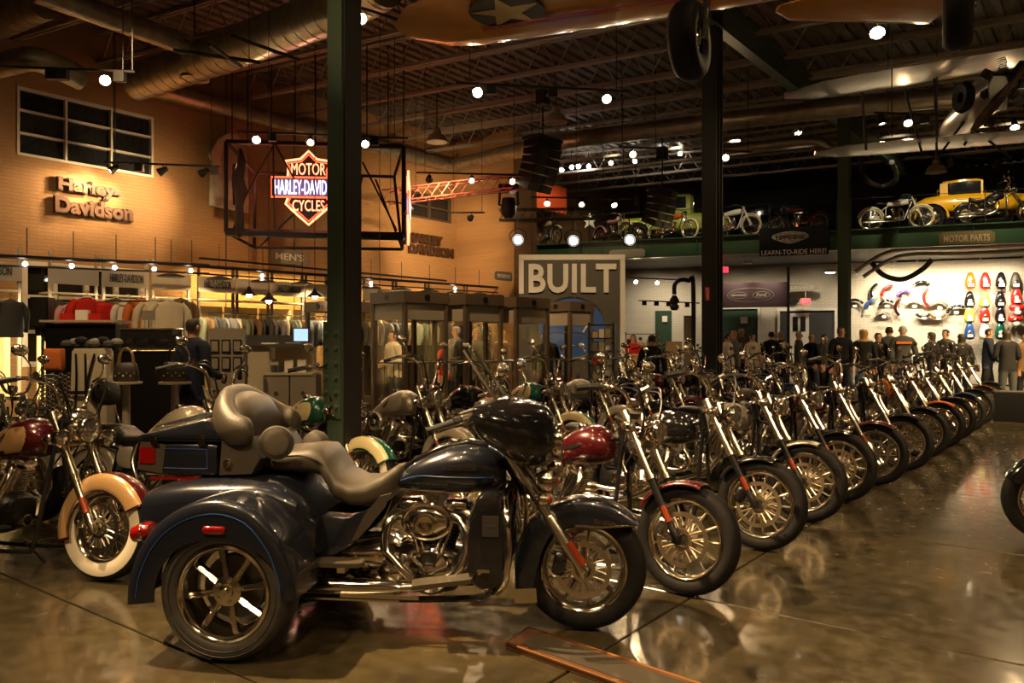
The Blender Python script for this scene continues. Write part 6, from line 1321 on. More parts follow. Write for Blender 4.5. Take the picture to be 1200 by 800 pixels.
for i, (cx, cy, m) in enumerate(tanks):
    flat = i in (11, 15)
    t = thing('painted_fuel_tank', '%s fuel tank on the parts wall, %s of the %s row' % (cn[m], ['left end', 'second', 'third', 'right end'][i % 4], rown[i//4]), 'fuel tank', part_loc(cx, cy), MROT, 'fuel tanks on the parts wall')
    ob('tank_shell', cm(('wtank', flat), lambda b: b.rings([[V((hw*cos(a), -.14+d_*sin(a)*.9, z)) for a in [2*pi*q/18 for q in range(18)]] for z, hw, d_ in ([(-.30, .05, .05), (-.27, .13, .1), (-.15, .17, .13), (0, .165, .13), (.16, .12, .11), (.27, .08, .07), (.30, .03, .03)] if not flat else [(-.12, .1, .05), (-.1, .2, .1), (0, .24, .13), (.1, .2, .1), (.12, .1, .05)])]), 70), M[m], t)
    ob('side_flash', cm(('wtflash', flat), lambda b: b.ball((0, -.235, -.05), (.07, .045, .08), 10, 6)), M['white_gloss'] if i % 3 else M['alloy'], t)
    ob('price_tag', cm('wttag', lambda b: b.box((.0, -.30, -.16), (.17, .01, .1))), M['white'], t); ob('bracket', cm('wfbr', lambda b: None), M['black_satin'], t)
# picture rail lights over the parts wall
for i, px in enumerate((1035, 1062, 1088, 1112, 1136, 1162, 1186)):
    s_, z = mpx(px, 325, 3.2); p = MP(s_, 4.22, 3.2); t = thing('wall_washer_lamp', 'dark lamp bar under the balcony, %s from the left over the parts wall' % ORD[i], 'lamp', p, MROT)
    ob('bar', MB().box((0, 0, 0), (.6, .06, .06)).mesh(0), M['rig_black'], t); ob('bulb', cm('wwb', lambda b: b.box((0, .045, -.01), (.3, .03, .03))), M['bulb'], t)
    head(p+V((0, 0, -.1))+MQ*.1, bpos(px, 358), 400, 95, (1, .83, .58))
for px, w_ in ((765, 220), (800, 160), (860, 130), (900, 120), (955, 150)):
    s_, z = mpx(px, 325, 2.8); p = MP(s_, 4.15, 2.8); head(p, bpos(px, 375), w_, 90, (1, .84, .6))
# ------------------------------------------------------------------ small shop under the balcony, left of the black column
def shelf_unit(px, Y, w_, h, n, lab, m='kiosk_brown'):
    t = thing('shelf_unit', lab, 'shelf', gpos(px, Y), R(-15))
    for s in (-1, 1): ob('side', MB().box((s*w_/2, 0, h/2), (.03, .35, h)).mesh(0), M[m], t)
    for i in range(n): ob('shelf', MB().box((0, 0, .1+i*(h-.15)/(n-1)), (w_-.03, .34, .02)).mesh(0), M[m], t)
    return t
for (px, Y, w_, h, n, lab, m) in ((752, 21.5, .9, 1.75, 6, 'dark shelf unit of small goods right of the lettered panel', 'kiosk_brown'), (706, 14.6, .45, 1.85, 8, 'tall thin rack of spectacles beside the lettered panel', 'rig_black')):
    t = shelf_unit(px, Y, w_, h, n, lab, m)
    random.seed(px)
    for i in range(n-1):
        z = .11+i*(h-.15)/(n-1)
        nb = 6 if w_ > .6 else 3
        for j in range(nb):
            hh_ = random.uniform(.08, .19); c_ = random.choice(['cream', 'cloth_brown', 'cloth_grey', 'cardboard', 'white', 'cloth_red'])
            wq = (w_-.1)/nb*.8; c = V(t.location)+Matrix.Rotation(R(-15), 3, 'Z') @ V((-w_/2+.05+(w_-.1)*(j+.5)/nb, -.02, z+.001))
            tag(ob('packed_box', cm(('pbox', round(wq, 2)), lambda b: (b.box((0, 0, .48), (wq, .18, .96)), b.box((0, 0, .98), (wq*.9, .16, .04)))), M[c_], None, c, (0, 0, R(-15)), scale=(1, 1, hh_)), '%s packed box, %s from the left on %s shelf of the %s' % ({'cream': 'cream', 'cloth_brown': 'brown', 'cloth_grey': 'grey', 'cardboard': 'tan', 'white': 'white', 'cloth_red': 'red'}[c_], ORD[j], ORD[i]+' lowest' if i else 'the bottom', 'dark shelf unit' if w_ > .6 else 'thin rack'), 'box', 'boxes on the %s' % ('dark shelf unit' if w_ > .6 else 'tall thin rack'))
t = thing('arched_vent_pipe', 'black pipe bent over between two posts right of the shelf unit', 'pipe', gpos(802, 21.5))
ob('pipe', MB().tube(sm([(-.27, 0, zof(345, 21.5)), (-.26, 0, zof(334, 21.5)), (-.12, 0, zof(328, 21.5)), (.12, 0, zof(329, 21.5)), (.24, 0, zof(336, 21.5)), (.24, 0, .02)], 5), .06, 10).mesh(), M['rig_black'], t)
ob('nozzle', MB().lathe([(.05, .14), (.1, .06), (.13, 0), (.13, -.06), (.06, -.1)], 16, (-.27, 0, zof(352, 21.5)), 'z').mesh(), M['rig_black'], t); ob('nozzle', MB().lathe([(.05, .12), (.12, .05), (.13, 0), (.08, -.08)], 16, (-.27, 0, zof(360, 21.5)), 'z').mesh(), M['dark_metal'], t)
ob('panel_post', MB().box((.14, .05, 1.1), (.28, .06, 2.2)).mesh(0), M['taupe'], t)
tag(ob('tall_carton', MB().box((0, 0, .75), (.42, .3, 1.5)).mesh(0), M['cardboard'], None, gpos(790, 21.8), (0, 0, R(-10))), 'tall orange-brown carton beside the person in black', 'carton')
tag(ob('low_cabinet', MB().box((0, 0, .6), (.5, .3, 1.2)).mesh(0), M['cardboard'], None, gpos(740, 19.0), (0, 0, R(-8))), 'yellowish wooden plinth left of the person in black', 'plinth')
tag(ob('red_cloth', MB().box((0, 0, .8), (.45, .12, 1.6)).mesh(0), M['cloth_red'], None, gpos(842, 18.5)), 'dark red draped stand right of the black middle column', 'stand') if False else None
c2p = plaque('column_sign', 'PHONE', P(829.5, 344, 13.42), 0, .1, .24, 'red_bright', 'white', 'small upright red sign on the black middle column', hexed=False, text_h=.0, text_w=.0) if False else None
t = thing('column_sign', 'small upright red sign with white lettering on the black middle column', 'sign', P(829, 344, 13.38), 0)
ob('board', MB().box((0, 0, 0), (.075, .012, .23)).mesh(0), M['red_bright'], t); ob('lettering', text_mesh('HARLEY', .19, .04, .004, .01), M['white'], t, (0, -.009, 0), (0, -pi/2, 0))
# ------------------------------------------------------------------ track lights: bar, hangers, heads with real lamps
def track(p0, p1, heads, label, r=.022, boxes=(), rods=True):
    p0, p1 = V(p0), V(p1); t = thing('track_light', label, 'track light', (p0+p1)/2)
    o = t.location
    ob('track', MB().cyl(p0-o, p1-o, r, n=6).mesh(), M['rig_black'], t)
    if rods:
        for q in (.08, .92):
            c = p0.lerp(p1, q); ob('hanger', MB().cyl(c-o, (c.x-o.x, c.y-o.y, 7.98-o.z), .007, n=5).mesh(), M['rig_black'], t)
    for q in boxes:
        c = p0.lerp(p1, q)-o; ob('ballast_box', cm('ballast', lambda b: b.box((0, 0, -.09), (.16, .1, .16))), M['rig_black'], t, c)
    for q, aim, wt, big, cone in heads:
        c = p0.lerp(p1, q); d = (V(aim)-c).normalized()
        rot = d.to_track_quat('X', 'Z').to_euler()
        h = ob('lamp_head', cm('lhead', lambda b: (b.lathe([(0, -.12), (.05, -.11), (.06, -.02), (.085, .06), (.09, .09), (.08, .09), (.06, .02)], 16, (0, 0, 0), 'x'), b.cyl((-.05, 0, 0), (-.05, 0, .12), .012, n=6)), 50), M['rig_black'], t, c-o+V((0, 0, -.13)), rot)
        ob('bulb', cm(('lbulb', big), lambda b: b.ball((.06, 0, 0), (.03, .062*big, .062*big), 12, 8)), M['bulb'], h)
        if wt:
            head(c+V((0, 0, -.13))+d*.14, aim, wt, cone)
            head(c+V((0, 0, -.13))+d*.15, aim, wt*.28, 150)
    return t
def fl_(x, y): return V((x, y, .5))
def wa(px, py): s_, z = wpx(px, py); return WP(s_, z)
track(on(-20, 77, 5.7), on(158, 84, 5.7), [(.80, fl_(-2.4, 5.2), 150, 1.3, 50)], 'track bar in the top left corner with one glowing lamp', boxes=(.45, .52, .9))
track(on(122, 190, 5.2), on(258, 195, 5.2), [(.08, wa(60, 235), 260, 1, 75), (.5, wa(112, 236), 340, 1, 55), (.86, wa(165, 238), 260, 1, 75)], 'track bar lighting the large wall lettering, three lamps', boxes=(.3, .95))
track(on(278, 154, 5.7), on(478, 162, 5.7), [(.11, fl_(-3, 8), 170, 1.2, 55), (.42, fl_(-2, 9), 60, .8, 55), (.74, fl_(0, 9), 150, 1.1, 55)], 'track bar just above the neon frame, three lamps', boxes=(.2, .55, .8))
track(on(395, 0, 6.2), on(482, 28, 6.2), [(.3, fl_(.2, 5), 220, 1.2, 50)], 'short track bar at the top of the green column with one lamp')
track(on(534, 97, 5.9), on(738, 107, 5.9), [(.12, fl_(.6, 6.3), 260, 1.4, 50), (.86, fl_(2.2, 6.4), 260, 1.2, 50)], 'long track bar in the upper middle with two bright lamps', boxes=(.2, .55))
track(on(488, 202, 5.5), on(612, 205, 5.5), [(.12, wa(500, 285), 600, 1.1, 70), (.52, fl_(-1, 12), 60, .8, 50), (.9, fl_(2, 13), 120, 1, 50)], 'track bar above the red truss, three lamps')
track(on(528, 249, 4.9), on(568, 249, 4.9), [(.6, wa(512, 285), 700, 1.2, 80)], 'short track bar right of the far wall lettering with one lamp')
track(on(455, 236, 5.0), on(490, 240, 5.0), [(.75, wa(470, 262), 90, 1, 60)], 'tiny track bar behind the neon frame')
track(on(725, 172, 5.8), on(772, 174, 5.8), [(.34, fl_(3, 9), 160, 1, 55)], 'short track bar left of the black middle column with one lamp')
track(on(838, 176, 5.8), on(880, 178, 5.8), [(.28, fl_(4, 10), 160, 1, 55)], 'short track bar right of the black middle column with one lamp')
track(on(1000, 24, 6.1), on(1092, 30, 6.1), [(.3, fl_(3.6, 7.0), 330, 1.6, 50)], 'track bar at the top right with the brightest lamp')
track(on(1025, 132, 5.9), on(1215, 140, 5.9), [(.04, fl_(8, 15), 0, .9, 50), (.2, fl_(6, 11), 200, 1.2, 55), (.47, fl_(9, 16), 120, .8, 55), (.86, fl_(8, 12), 240, 1.2, 55)], 'long track bar below the silver wing at the right, four lamps', boxes=(.3, .7))
track(on(1090, 182, 5.5), on(1185, 186, 5.5), [(.25, fl_(10, 18), 200, 1.1, 55), (.82, fl_(11, 19), 120, .9, 55)], 'track bar above the yellow coupe, two lamps')
track(on(622, 231, 5.3), on(740, 233, 5.3), [(.16, fl_(1, 15), 90, 1.1, 55), (.5, fl_(2, 16), 60, .9, 55), (.82, fl_(4, 17), 90, 1.1, 55)], 'track bar near the balcony end, three lamps')
track(MP(mpx(735, 325, 2)[0], mpx(735, 325, 2)[1], 2), MP(mpx(803, 328, 2)[0], mpx(803, 328, 2)[1], 2), [(.15, fl_(4, 21), 60, 1.1, 60), (.52, fl_(5, 21), 60, 1.1, 60)], 'short track bar under the balcony right of the lettered panel', rods=False)
track(MP(mpx(748, 352, 3)[0], mpx(748, 352, 3)[1], 3), MP(mpx(820, 355, 3)[0], mpx(820, 355, 3)[1], 3), [], 'unlit track bar low under the balcony by the bent black pipe', rods=False, boxes=(.1, .3, .5, .8))
# balcony lamps in a row deep in the hall
pts = [(658, 199), (670, 196), (678, 195), (690, 195), (716, 191), (744, 189), (775, 185), (797, 180)]
for i, (x, y) in enumerate(pts):
    q = P(x, y, 27.0); t = thing('spot_lamp', 'small glowing lamp high above the balcony, %s from the left in its row' % ORD[i], 'lamp', q, 0, 'lamps high above the balcony')
    ob('bulb', cm('sbulb', lambda b: b.ball((0, 0, 0), .075, 10, 6)), M['bulb_white'], t); ob('can', cm('scan', lambda b: b.cyl((0, .08, .02), (0, .22, .1), .07, .05, 10)), M['rig_black'], t); ob('hanger', cm('shang', lambda b: b.cyl((0, .15, .05), (0, .15, 1.2), .01, n=5)), M['rig_black'], t)
for px, wt in ((640, 260), (715, 240), (790, 300), (860, 260), (935, 260), (1050, 420), (1150, 520), (1190, 300)):
    s_, _ = mpx(px, 250, -3.5); head(MP(s_, 7.4, -3.2), MP(mpx(px, 260, .8)[0], 5.5, .8), wt, 55, (1, .82, .52))
# high-bay domes
for i, (x, y, z) in enumerate(((228, 86, 6.6), (512, 161, 6.6), (651, 138, 6.7), (1097, 197, 6.2))):
    q = on(x, y, z); t = thing('dome_lamp', ['unlit silver dome lamp under the widest duct', 'unlit dome lamp hanging left of the upper middle track', 'unlit dome lamp just above the hanging speaker stack', 'unlit dome lamp above the white board-track motorcycle'][i], 'lamp', q)
    ob('dome', cm('dome', lambda b: b.lathe([(.05, .24), (.09, .22), (.11, .1), (.2, .05), (.26, -.08), (.27, -.12), (.25, -.1), (.1, .04)], 24, (0, 0, 0), 'z')), M['dome'], t); ob('stem', MB().cyl((0, 0, .24), (0, 0, 7.98-q.z), .014, n=6).mesh(), M['rig_black'], t)
# long lighting rails over the store (left)
for k, (x0, y0, x1, y1, off) in enumerate(((-60, 297, 245, 311, 2.2), (170, 307, 600, 338, 1.7))):
    a = wpx(x0, y0, off); b_ = wpx(x1, y1, off); z = (a[1]+b_[1])/2 if k else 3.75
    pa, pb_ = WP(a[0], wpx(x0, y0, off)[1], off), WP(b_[0], wpx(x1, y1, off)[1], off)
    t = thing('lighting_rail', ['long dark lighting rail over the low window and jackets', 'long dark lighting rail with flat shades over the yellow wall'][k], 'lighting rail', (pa+pb_)/2); o = t.location
    ob('rail', MB().cyl(pa-o, pb_-o, .035, n=6).mesh(), M['rig_black'], t); ob('lower_rail', MB().cyl(pa-o-V((0, 0, .16)), pb_-o-V((0, 0, .16)), .018, n=6).mesh(), M['rig_black'], t)
    n = 6 if k == 0 else 11
    for i in range(n):
        q = pa.lerp(pb_, (i+.5)/n)-o
        if k: ob('flat_shade', cm('fshade', lambda b: b.lathe([(0, .05), (.06, .04), (.26, -.02), (.27, -.04), (0, -.03)], 14, (0, 0, 0), 'z')), M['rig_black'], t, q-V((0, 0, .22)))
        if k == 0 or i % 3 == 2: ob('bulb', cm('rbulb', lambda b: b.ball((0, -.05, 0), .04, 8, 6)), M['bulb_white'], t, q-V((0, 0, .12)))
        ob('hanger', cm('rhang', lambda b: b.cyl((0, 0, 0), (0, 0, .5), .008, n=5)), M['rig_black'], t, q)
    for i in range(4): 
        q = pa.lerp(pb_, (i+.5)/4); head(q-V((0, 0, .25)), q-V((0, 0, 2.2))-NV*1.0, 420, 110, (1, .78, .45))
# fluorescent-like reflections outside the low window: parking lamp
# ------------------------------------------------------------------ lattice truss and stage gear
def truss(p0, p1, w_, label, m='rig_black', name='lattice_truss', n=None):
    p0, p1 = V(p0), V(p1); L = (p1-p0).length; d = (p1-p0)/L; sd = d.cross(V((0, 0, 1))).normalized(); up = sd.cross(d); n = n or int(L/w_)
    t = thing(name, label, 'truss', p0); cs = [sd*a*w_/2+up*c*w_/2 for a, c in ((-1, -1), (1, -1), (1, 1), (-1, 1))]
    for c in cs: ob('chord', MB().cyl(c, c+d*L, w_*.07, n=6).mesh(), M[m], t)
    b = MB()
    for i in range(n):
        a0, a1 = d*L*i/n, d*L*(i+1)/n
        for j in range(4):
            c0, c1 = cs[j], cs[(j+1) % 4]; b.cyl(a0+c0, a1+c1, w_*.04, n=4)
    o = ob('lacing', b.mesh(0), M[m], t); o['kind'] = 'stuff'
    return t
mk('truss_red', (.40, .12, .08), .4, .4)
truss(P(452, 231, 21), P(604, 213, 19.5), .33, 'red lattice truss right of the neon frame', 'truss_red', n=13)
truss(P(585, 252, 23.5), P(722, 250, 23.5), .3, 'dark lattice truss carrying white lamps before the balcony', n=12)
for s, (x, y) in enumerate(((607, 281), (672, 282), (738, 281))):
    q = P(x, y, 23.4); t = thing('stage_lamp', 'black stage lamp with white glowing lens below the dark truss, %s one' % ['left', 'middle', 'right'][s], 'lamp', q)
    ob('can', cm('scan2', lambda b: b.lathe([(0, .3), (.16, .28), (.2, .1), (.2, 0), (.17, 0), (.14, .05)], 18, (0, 0, 0), 'y')), M['rig_black'], t); ob('lens', cm('slens', lambda b: b.ball((0, .02, 0), (.11, .04, .11), 14, 8)), M['bulb_white'], t)
    ob('yoke', cm('syoke', lambda b: (b.tube(sm([(-.23, .1, 0), (-.23, .1, .22), (0, .1, .34), (.23, .1, .22), (.23, .1, 0)], 3), .016, 6), b.cyl((0, .1, .33), (0, .1, .65), .02, n=6))), M['rig_black'], t)
    head(q-V((0, .1, 0)), V((q.x+.5, 12, .5)), 160, 45, (1, .9, .75))
q = P(596, 237, 20); t = thing('moving_head_lamp', 'large black stage lamp hanging under the end of the red truss', 'lamp', q)
ob('base', MB().box((0, 0, .34), (.5, .36, .18)).mesh(0), M['rig_black'], t); ob('yoke', MB().tube([(-.22, 0, .25), (-.24, 0, -.05), (-.1, 0, -.1)], .035, 6).mesh(), M['rig_black'], t); ob('yoke', MB().tube([(.22, 0, .25), (.24, 0, -.05), (.1, 0, -.1)], .035, 6).mesh(), M['rig_black'], t); ob('lamp_body', MB().lathe([(0, .22), (.16, .2), (.2, 0), (.19, -.2), (.1, -.3), (0, -.3)], 18, (0, 0, -.1), 'z').mesh(), M['rig_black'], t)
def line_array(px, py, Y, n, sc, label):
    q = P(px, py, Y); t = thing('speaker_array', label, 'loudspeaker', q, R(50)); a = 0; z = 0; x = 0
    ob('fly_bar', MB().box((0, 0, .12), (1.1*sc, .6*sc, .07)).mesh(0), M['rig_black'], t); ob('chain', MB().cyl((0, 0, .1), (0, 0, 7.1-q.z), .02, n=6).mesh(), M['rig_black'], t); ob('hoist', MB().box((0, 0, 1.1*sc+.2), (.24, .24, .34)).mesh(30), M['rig_black'], t)
    for i in range(n):
        rot = Matrix.Rotation(R(-a), 3, 'X'); h = .23*sc
        c = ob('cabinet', cm(('lac', sc), lambda b: b.rings([[V((x_*.52*sc, y_*.26*sc, z_*.105*sc*k)) for x_, z_ in ((-1, -1), (1, -1), (1, 1), (-1, 1))] for y_, k in ((-1, 1), (1, .75))])), M['black_satin'], t, (0, x, z), (R(a), 0, 0))
        ob('grille', cm(('lag', sc), lambda b: [b.box((s_*.27*sc, -.265*sc, 0), (.44*sc, .012, .17*sc)) for s_ in (-1, 1)]), M['dark_metal'], c)
        a += 5.5; z -= h*cos(R(a)); x += h*sin(R(a))
    return t
line_array(636, 170, 19, 6, .85, 'curved stack of black speakers hanging in the upper middle')
line_array(776, 228, 22, 5, .85, 'second curved speaker stack hanging left of the black middle column')
# vertical hanging rods and conduit
for i, (x, y0, y1, Y) in enumerate(((135, 0, 190, 14), (155, 0, 82, 12), (729, 100, 172, 16), (745, 190, 240, 20), (1045, 40, 160, 12), (1098, 90, 180, 13), (205, 0, 0, 0))):
    if Y: q = P(x, y1, Y); tag(ob('hanging_rod', MB().cyl((0, 0, 0), (0, 0, max(.5, min(7.5, CAMZ+(400-y0)/F*Y)-q.z)), .010, n=5).mesh(), M['rig_black'], None, q), 'thin black vertical rod under the roof, %s from the left' % ORD[i], 'rod')
for i, (x0, y0, x1, y1) in enumerate(((203, 59, 305, 73), (245, 52, 283, 78), (272, 42, 350, 70))):
    tag(ob('ceiling_bar', MB().cyl(on(x0, y0, 6.1), on(x1, y1, 6.1), .03, n=6).mesh(), M['rig_black'], None), 'thin black bar crossing under the duct above the neon frame, %s' % ['longest', 'crossing one', 'right one'][i], 'bar')
# ------------------------------------------------------------------ yellow aeroplane overhead: lower wing, tail wing, wheels
mk('doped_yellow', (.62, .27, .03), 0, .22, coat=.6, var=.3, vscale=1.5)
mk('roundel_blue', (.012, .03, .045), 0, .25, coat=.5); mk('star_cream', (.55, .45, .22), 0, .3, coat=.5); mk('wing_red', (.35, .03, .02), 0, .25, coat=.6); mk('plane_silver', (.36, .33, .28), .5, .3, coat=.4, var=.3, vscale=1.2)
def wing(parent, root, tip, chord, m, name='wing', th=.13, sweep=(0, 0), rootc=None, n=10):
    root, tip = V(root), V(tip); d = tip-root; L = d.length; d.normalize(); ch = V((0, 0, 1)).cross(d).normalized(); up = d.cross(ch); rings = []
    for i in range(n+1):
        t_ = i/n; c = (rootc or chord)+(chord-(rootc or chord))*t_
        if t_ > .8: c *= sqrt(max(.02, 1-((t_-.8)/.2)**2*.93))
        prof = [(-.5, 0), (-.46, .35), (-.3, .75), (0, .8), (.3, .45), (.5, 0), (.3, -.15), (0, -.2), (-.3, -.22), (-.46, -.15)]
        rings.append([root+d*L*t_+ch*(u*c)+up*(v*th*min(1, c/chord+.2)) for u, v in prof])
    return ob(name, MB().rings(rings).mesh(35), m, parent), d, ch, up
t = thing('yellow_aeroplane', 'yellow aeroplane hung overhead, star roundel under its wing, two landing wheels', 'aeroplane', (3.4, 7.4, 4.6)); O = t.location
zw = 5.15
rt2 = V((3.0, 7.8, zw+.05)); tp2 = V((-1.3, 9.4, zw))
w_, d, ch, up = wing(t, rt2-O, tp2-O, 1.5, M['doped_yellow'], th=.14, n=12)
cen = on(594, 14, zw-.035)
star = [((.40 if k % 2 == 0 else .155)*cos(pi/2+k*pi/5+.3), (.40 if k % 2 == 0 else .155)*sin(pi/2+k*pi/5+.3)) for k in range(10)]
ob('roundel', MB().prism([(.42*cos(q), .42*sin(q)) for q in [k*pi/16 for k in range(32)]], -.006, .0, 'z').mesh(0), M['roundel_blue'], w_, cen-O)
ob('star', MB().prism(star, -.012, -.007, 'z').mesh(0), M['star_cream'], w_, cen-O)
ob('red_band', MB().box((0, 0, 0), (3.0, .10, .012)).mesh(0), M['wing_red'], w_, on(715, 12, zw-.05)-O, (0, 0, atan2(d.y, d.x)))
rt = on(1105, 14, 5.4); tp = on(912, 10, 5.4)
wing(t, rt-O, tp-O, .7, M['doped_yellow'], name='tail_wing', th=.1, n=8)
ob('fuselage', MB().tube([(2.9, 7.0, 6.3), (3.6, 6.2, 6.5), (4.6, 5.0, 6.5), (5.2, 4.3, 6.4)] and [V(q)-O for q in ((-.2+3.2, 8.3, 6.6), (3.4, 7.4, 6.4), (4.2, 5.6, 6.3), (4.7, 4.6, 6.3))], [.3, .5, .5, .2], 16).mesh(), M['doped_yellow'], t)
for i, (px, py, Y, top) in enumerate(((808, 48, 7.2, (830, -30)), (1122, 12, 7.2, (1095, -60)))):
    q = P(px, py, Y); w2 = ob('landing_wheel', cm('planetyre', lambda b: b.lathe([(.12, -.09), (.2, -.12), (.3, -.12), (.345, -.07), (.36, 0), (.345, .07), (.3, .12), (.2, .12), (.12, .09)], 36), 60), M['rubber'], t, q-O, (0, 0, R(62)))
    ob('hub', cm('planehub', lambda b: b.lathe([(0, -.08), (.05, -.09), (.07, -.06), (.13, -.07), (.15, -.09), (.15, .09), (0, .08)], 24)), M['alloy'], w2)
    ob('landing_strut', MB().tube([q-O+V((.12, 0, 0)), P(px+18, py-30, Y)-O, P(top[0], top[1], Y)-O], [.05, .04, .05], 10).mesh(), M['chrome'], t)
# ------------------------------------------------------------------ silver biplane at the right
t = thing('silver_biplane', 'silver biplane hung at the right, seen nose-on with engine and struts', 'aeroplane', P(1150, 110, 12.5)); O = t.location
up_tip, up_rt = P(920, 112, 14), P(1290, 52, 13.0); lo_tip, lo_rt = P(955, 180, 14), P(1290, 152, 13.0)
wing(t, up_rt-O, up_tip-O, 1.1, M['plane_silver'], name='upper_wing', th=.16)
wing(t, lo_rt-O, lo_tip-O, .95, M['plane_silver'], name='lower_wing', th=.13)
ob('fuselage', MB().tube([V((.1, -.4, .0)), V((.1, 0, 0)), V((.6, 1.4, .05)), V((1.2, 3.6, .2))], [.24, .28, .28, .10], 18).mesh(), M['plane_silver'], t)
e = ob('radial_engine', MB().lathe([(0, -.25), (.1, -.24), (.16, -.16), (.16, -.02), (.2, 0)], 18, (.1, -.35, 0)).mesh(), M['dark_metal'], t)
for k in range(7): ob('cylinder', cm(('rad', k), lambda b: [b.cyl(V((.1+cos(k*.8976)*(r_), -.48, sin(k*.8976)*(r_))), V((.1+cos(k*.8976)*(r_+.016), -.48, sin(k*.8976)*(r_+.016))), .07, n=10) for r_ in [.17+.03*j for j in range(8)]]), M['dark_metal'], e)
ob('propeller', MB().loft([(-1.0, 0, .02, .03), (-.8, 0, .025, .075), (-.4, 0, .035, .08), (-.1, 0, .05, .04), (.1, 0, .05, .04), (.4, 0, .035, .08), (.8, 0, .025, .075), (1.0, 0, .02, .03)], 12, 2.2).mesh(), M['wood'], t, (.1, -.68, 0), (0, R(-50), 0))
ob('nose_panel', MB().prism([(-.12, -.40), (.12, -.38), (.15, 0), (.1, .12), (-.08, .12), (-.13, .0)], -.02, .02).mesh(0), M['pearl'], t, (-.12, -.62, -.05))
for a, b_ in (((1095, 92), (1098, 186)), ((1010, 108), (1015, 176)), ((1098, 186), (1160, 100)), ((1060, 104), (1080, 178)), ((1180, 90), (1130, 170)), ((1190, 160), (1120, 130)), ((1140, 150), (1185, 185))):
    ob('strut', MB().cyl(P(*a, 13.4)-O, P(*b_, 13.4)-O, .02, n=6).mesh(), M['rig_black'], t)
for s in (-1, 1): w2 = ob('landing_wheel', cm('planetyre2', lambda b: b.lathe([(.08, -.05), (.2, -.07), (.24, 0), (.2, .07), (.08, .05)], 26), 60), M['rubber'], t, (.1+s*.55, -.3, -.15), (0, 0, pi/2))

head((-3.0, 5.0, 3.9), (1.0, 8.6, 5.15), 170, 50); head((10.5, 9.5, 4.2), (8.6, 13.2, 5.3), 60, 60)  # unseen spotlights without fittings, added to brighten the aeroplanes from below
# ------------------------------------------------------------------ people
def build_pose(key, J, R_, parents, order_fingers=True):
    """One continuous body from a joint skeleton: skin + subdivision, evaluated once. J name -> point, R_ name -> radius."""
    names = list(J); me = bpy.data.meshes.new('body'); idx = {n: i for i, n in enumerate(names)}
    me.from_pydata([tuple(J[n]) for n in names], [(idx[c], idx[p]) for c, p in parents.items()], [])
    o = bpy.data.objects.new('body', me); COL.objects.link(o); md = o.modifiers.new('skin', 'SKIN'); md.use_smooth_shade = True
    lay = me.skin_vertices[0].data
    for n in names:
        r = R_[n]; r = r if isinstance(r, tuple) else (r, r); lay[idx[n]].radius = r; lay[idx[n]].use_root = (n == 'pelvis')
    ms = o.modifiers.new('sub', 'SUBSURF'); ms.levels = 2; ms.render_levels = 2
    dg = bpy.context.evaluated_depsgraph_get(); out = bpy.data.meshes.new_from_object(o.evaluated_get(dg)); bpy.data.objects.remove(o)
    return out
def skeleton(arm_l, arm_r, lean=0, stride=0):
    J, RD, PA = {}, {}, {}
    def j(n, p, r, par=None):
        J[n] = V(p); RD[n] = r
        if par: PA[n] = par
    j('pelvis', (0, 0, .95), (.15, .105)); j('belly', (0, lean*.3, 1.12), (.138, .10), 'pelvis'); j('chest', (0, lean*.7, 1.32), (.165, .11), 'belly'); j('shoulders', (0, lean, 1.44), (.11, .075), 'chest')
    j('neck', (0, lean+.005, 1.52), .052, 'shoulders'); j('skull', (0, lean-.005, 1.60), (.066, .072), 'neck'); j('crown', (0, lean, 1.69), (.075, .085), 'skull'); j('top', (0, lean+.005, 1.735), (.045, .05), 'crown')
    for s, arm in ((1, arm_l), (-1, arm_r)):
        q = 'l' if s > 0 else 'r'; el, wr = arm
        j('sh'+q, (s*.18, lean, 1.43), .058, 'shoulders'); j('el'+q, (s*el[0], lean+el[1], el[2]), .043, 'sh'+q); j('wr'+q, (s*wr[0], lean+wr[1], wr[2]), .028, 'el'+q)
        d = (J['wr'+q]-J['el'+q]).normalized(); side = d.cross(V((0, 1, 0)) if abs(d.y) < .8 else V((1, 0, 0))).normalized()
        pa = J['wr'+q]+d*.055; j('palm'+q, pa, (.034, .02), 'wr'+q)
        for f in range(4):
            b0 = pa+d*.03+side*(f-1.5)*.021; curl = d.cross(side)*.02*s; fl = [.055, .065, .06, .048][f]
            j('f%d%s' % (f, q), b0, .010, 'palm'+q); j('g%d%s' % (f, q), b0+d*fl+curl*.6, .0085, 'f%d%s' % (f, q))
        j('th'+q, J['wr'+q]+d*.035+side*.045, .011, 'wr'+q); j('ti'+q, J['wr'+q]+d*.075+side*.058, .0095, 'th'+q)
        st = stride*s
        j('hip'+q, (s*.09, 0, .90), .095, 'pelvis'); j('kn'+q, (s*.10, -st*.5-.01, .50), .06, 'hip'+q); j('an'+q, (s*.105, st*.8+.02, .09), .04, 'kn'+q); j('toe'+q, (s*.12, st*.8-.15, .035), (.04, .03), 'an'+q)
    return J, RD, PA
POSES = {'down': (((.24, .01, 1.16), (.25, -.05, .92)), ((.24, .01, 1.16), (.25, -.05, .92)), 0, .02),
         'bent': (((.24, .02, 1.16), (.17, -.22, 1.12)), ((.24, .01, 1.16), (.25, -.05, .92)), -.02, 0),
         'both': (((.24, .02, 1.16), (.14, -.24, 1.10)), ((.24, .02, 1.16), (.13, -.25, 1.08)), -.05, .04),
         'walk': (((.23, .08, 1.17), (.24, .04, .93)), ((.23, -.06, 1.17), (.23, -.2, .98)), -.03, .16)}
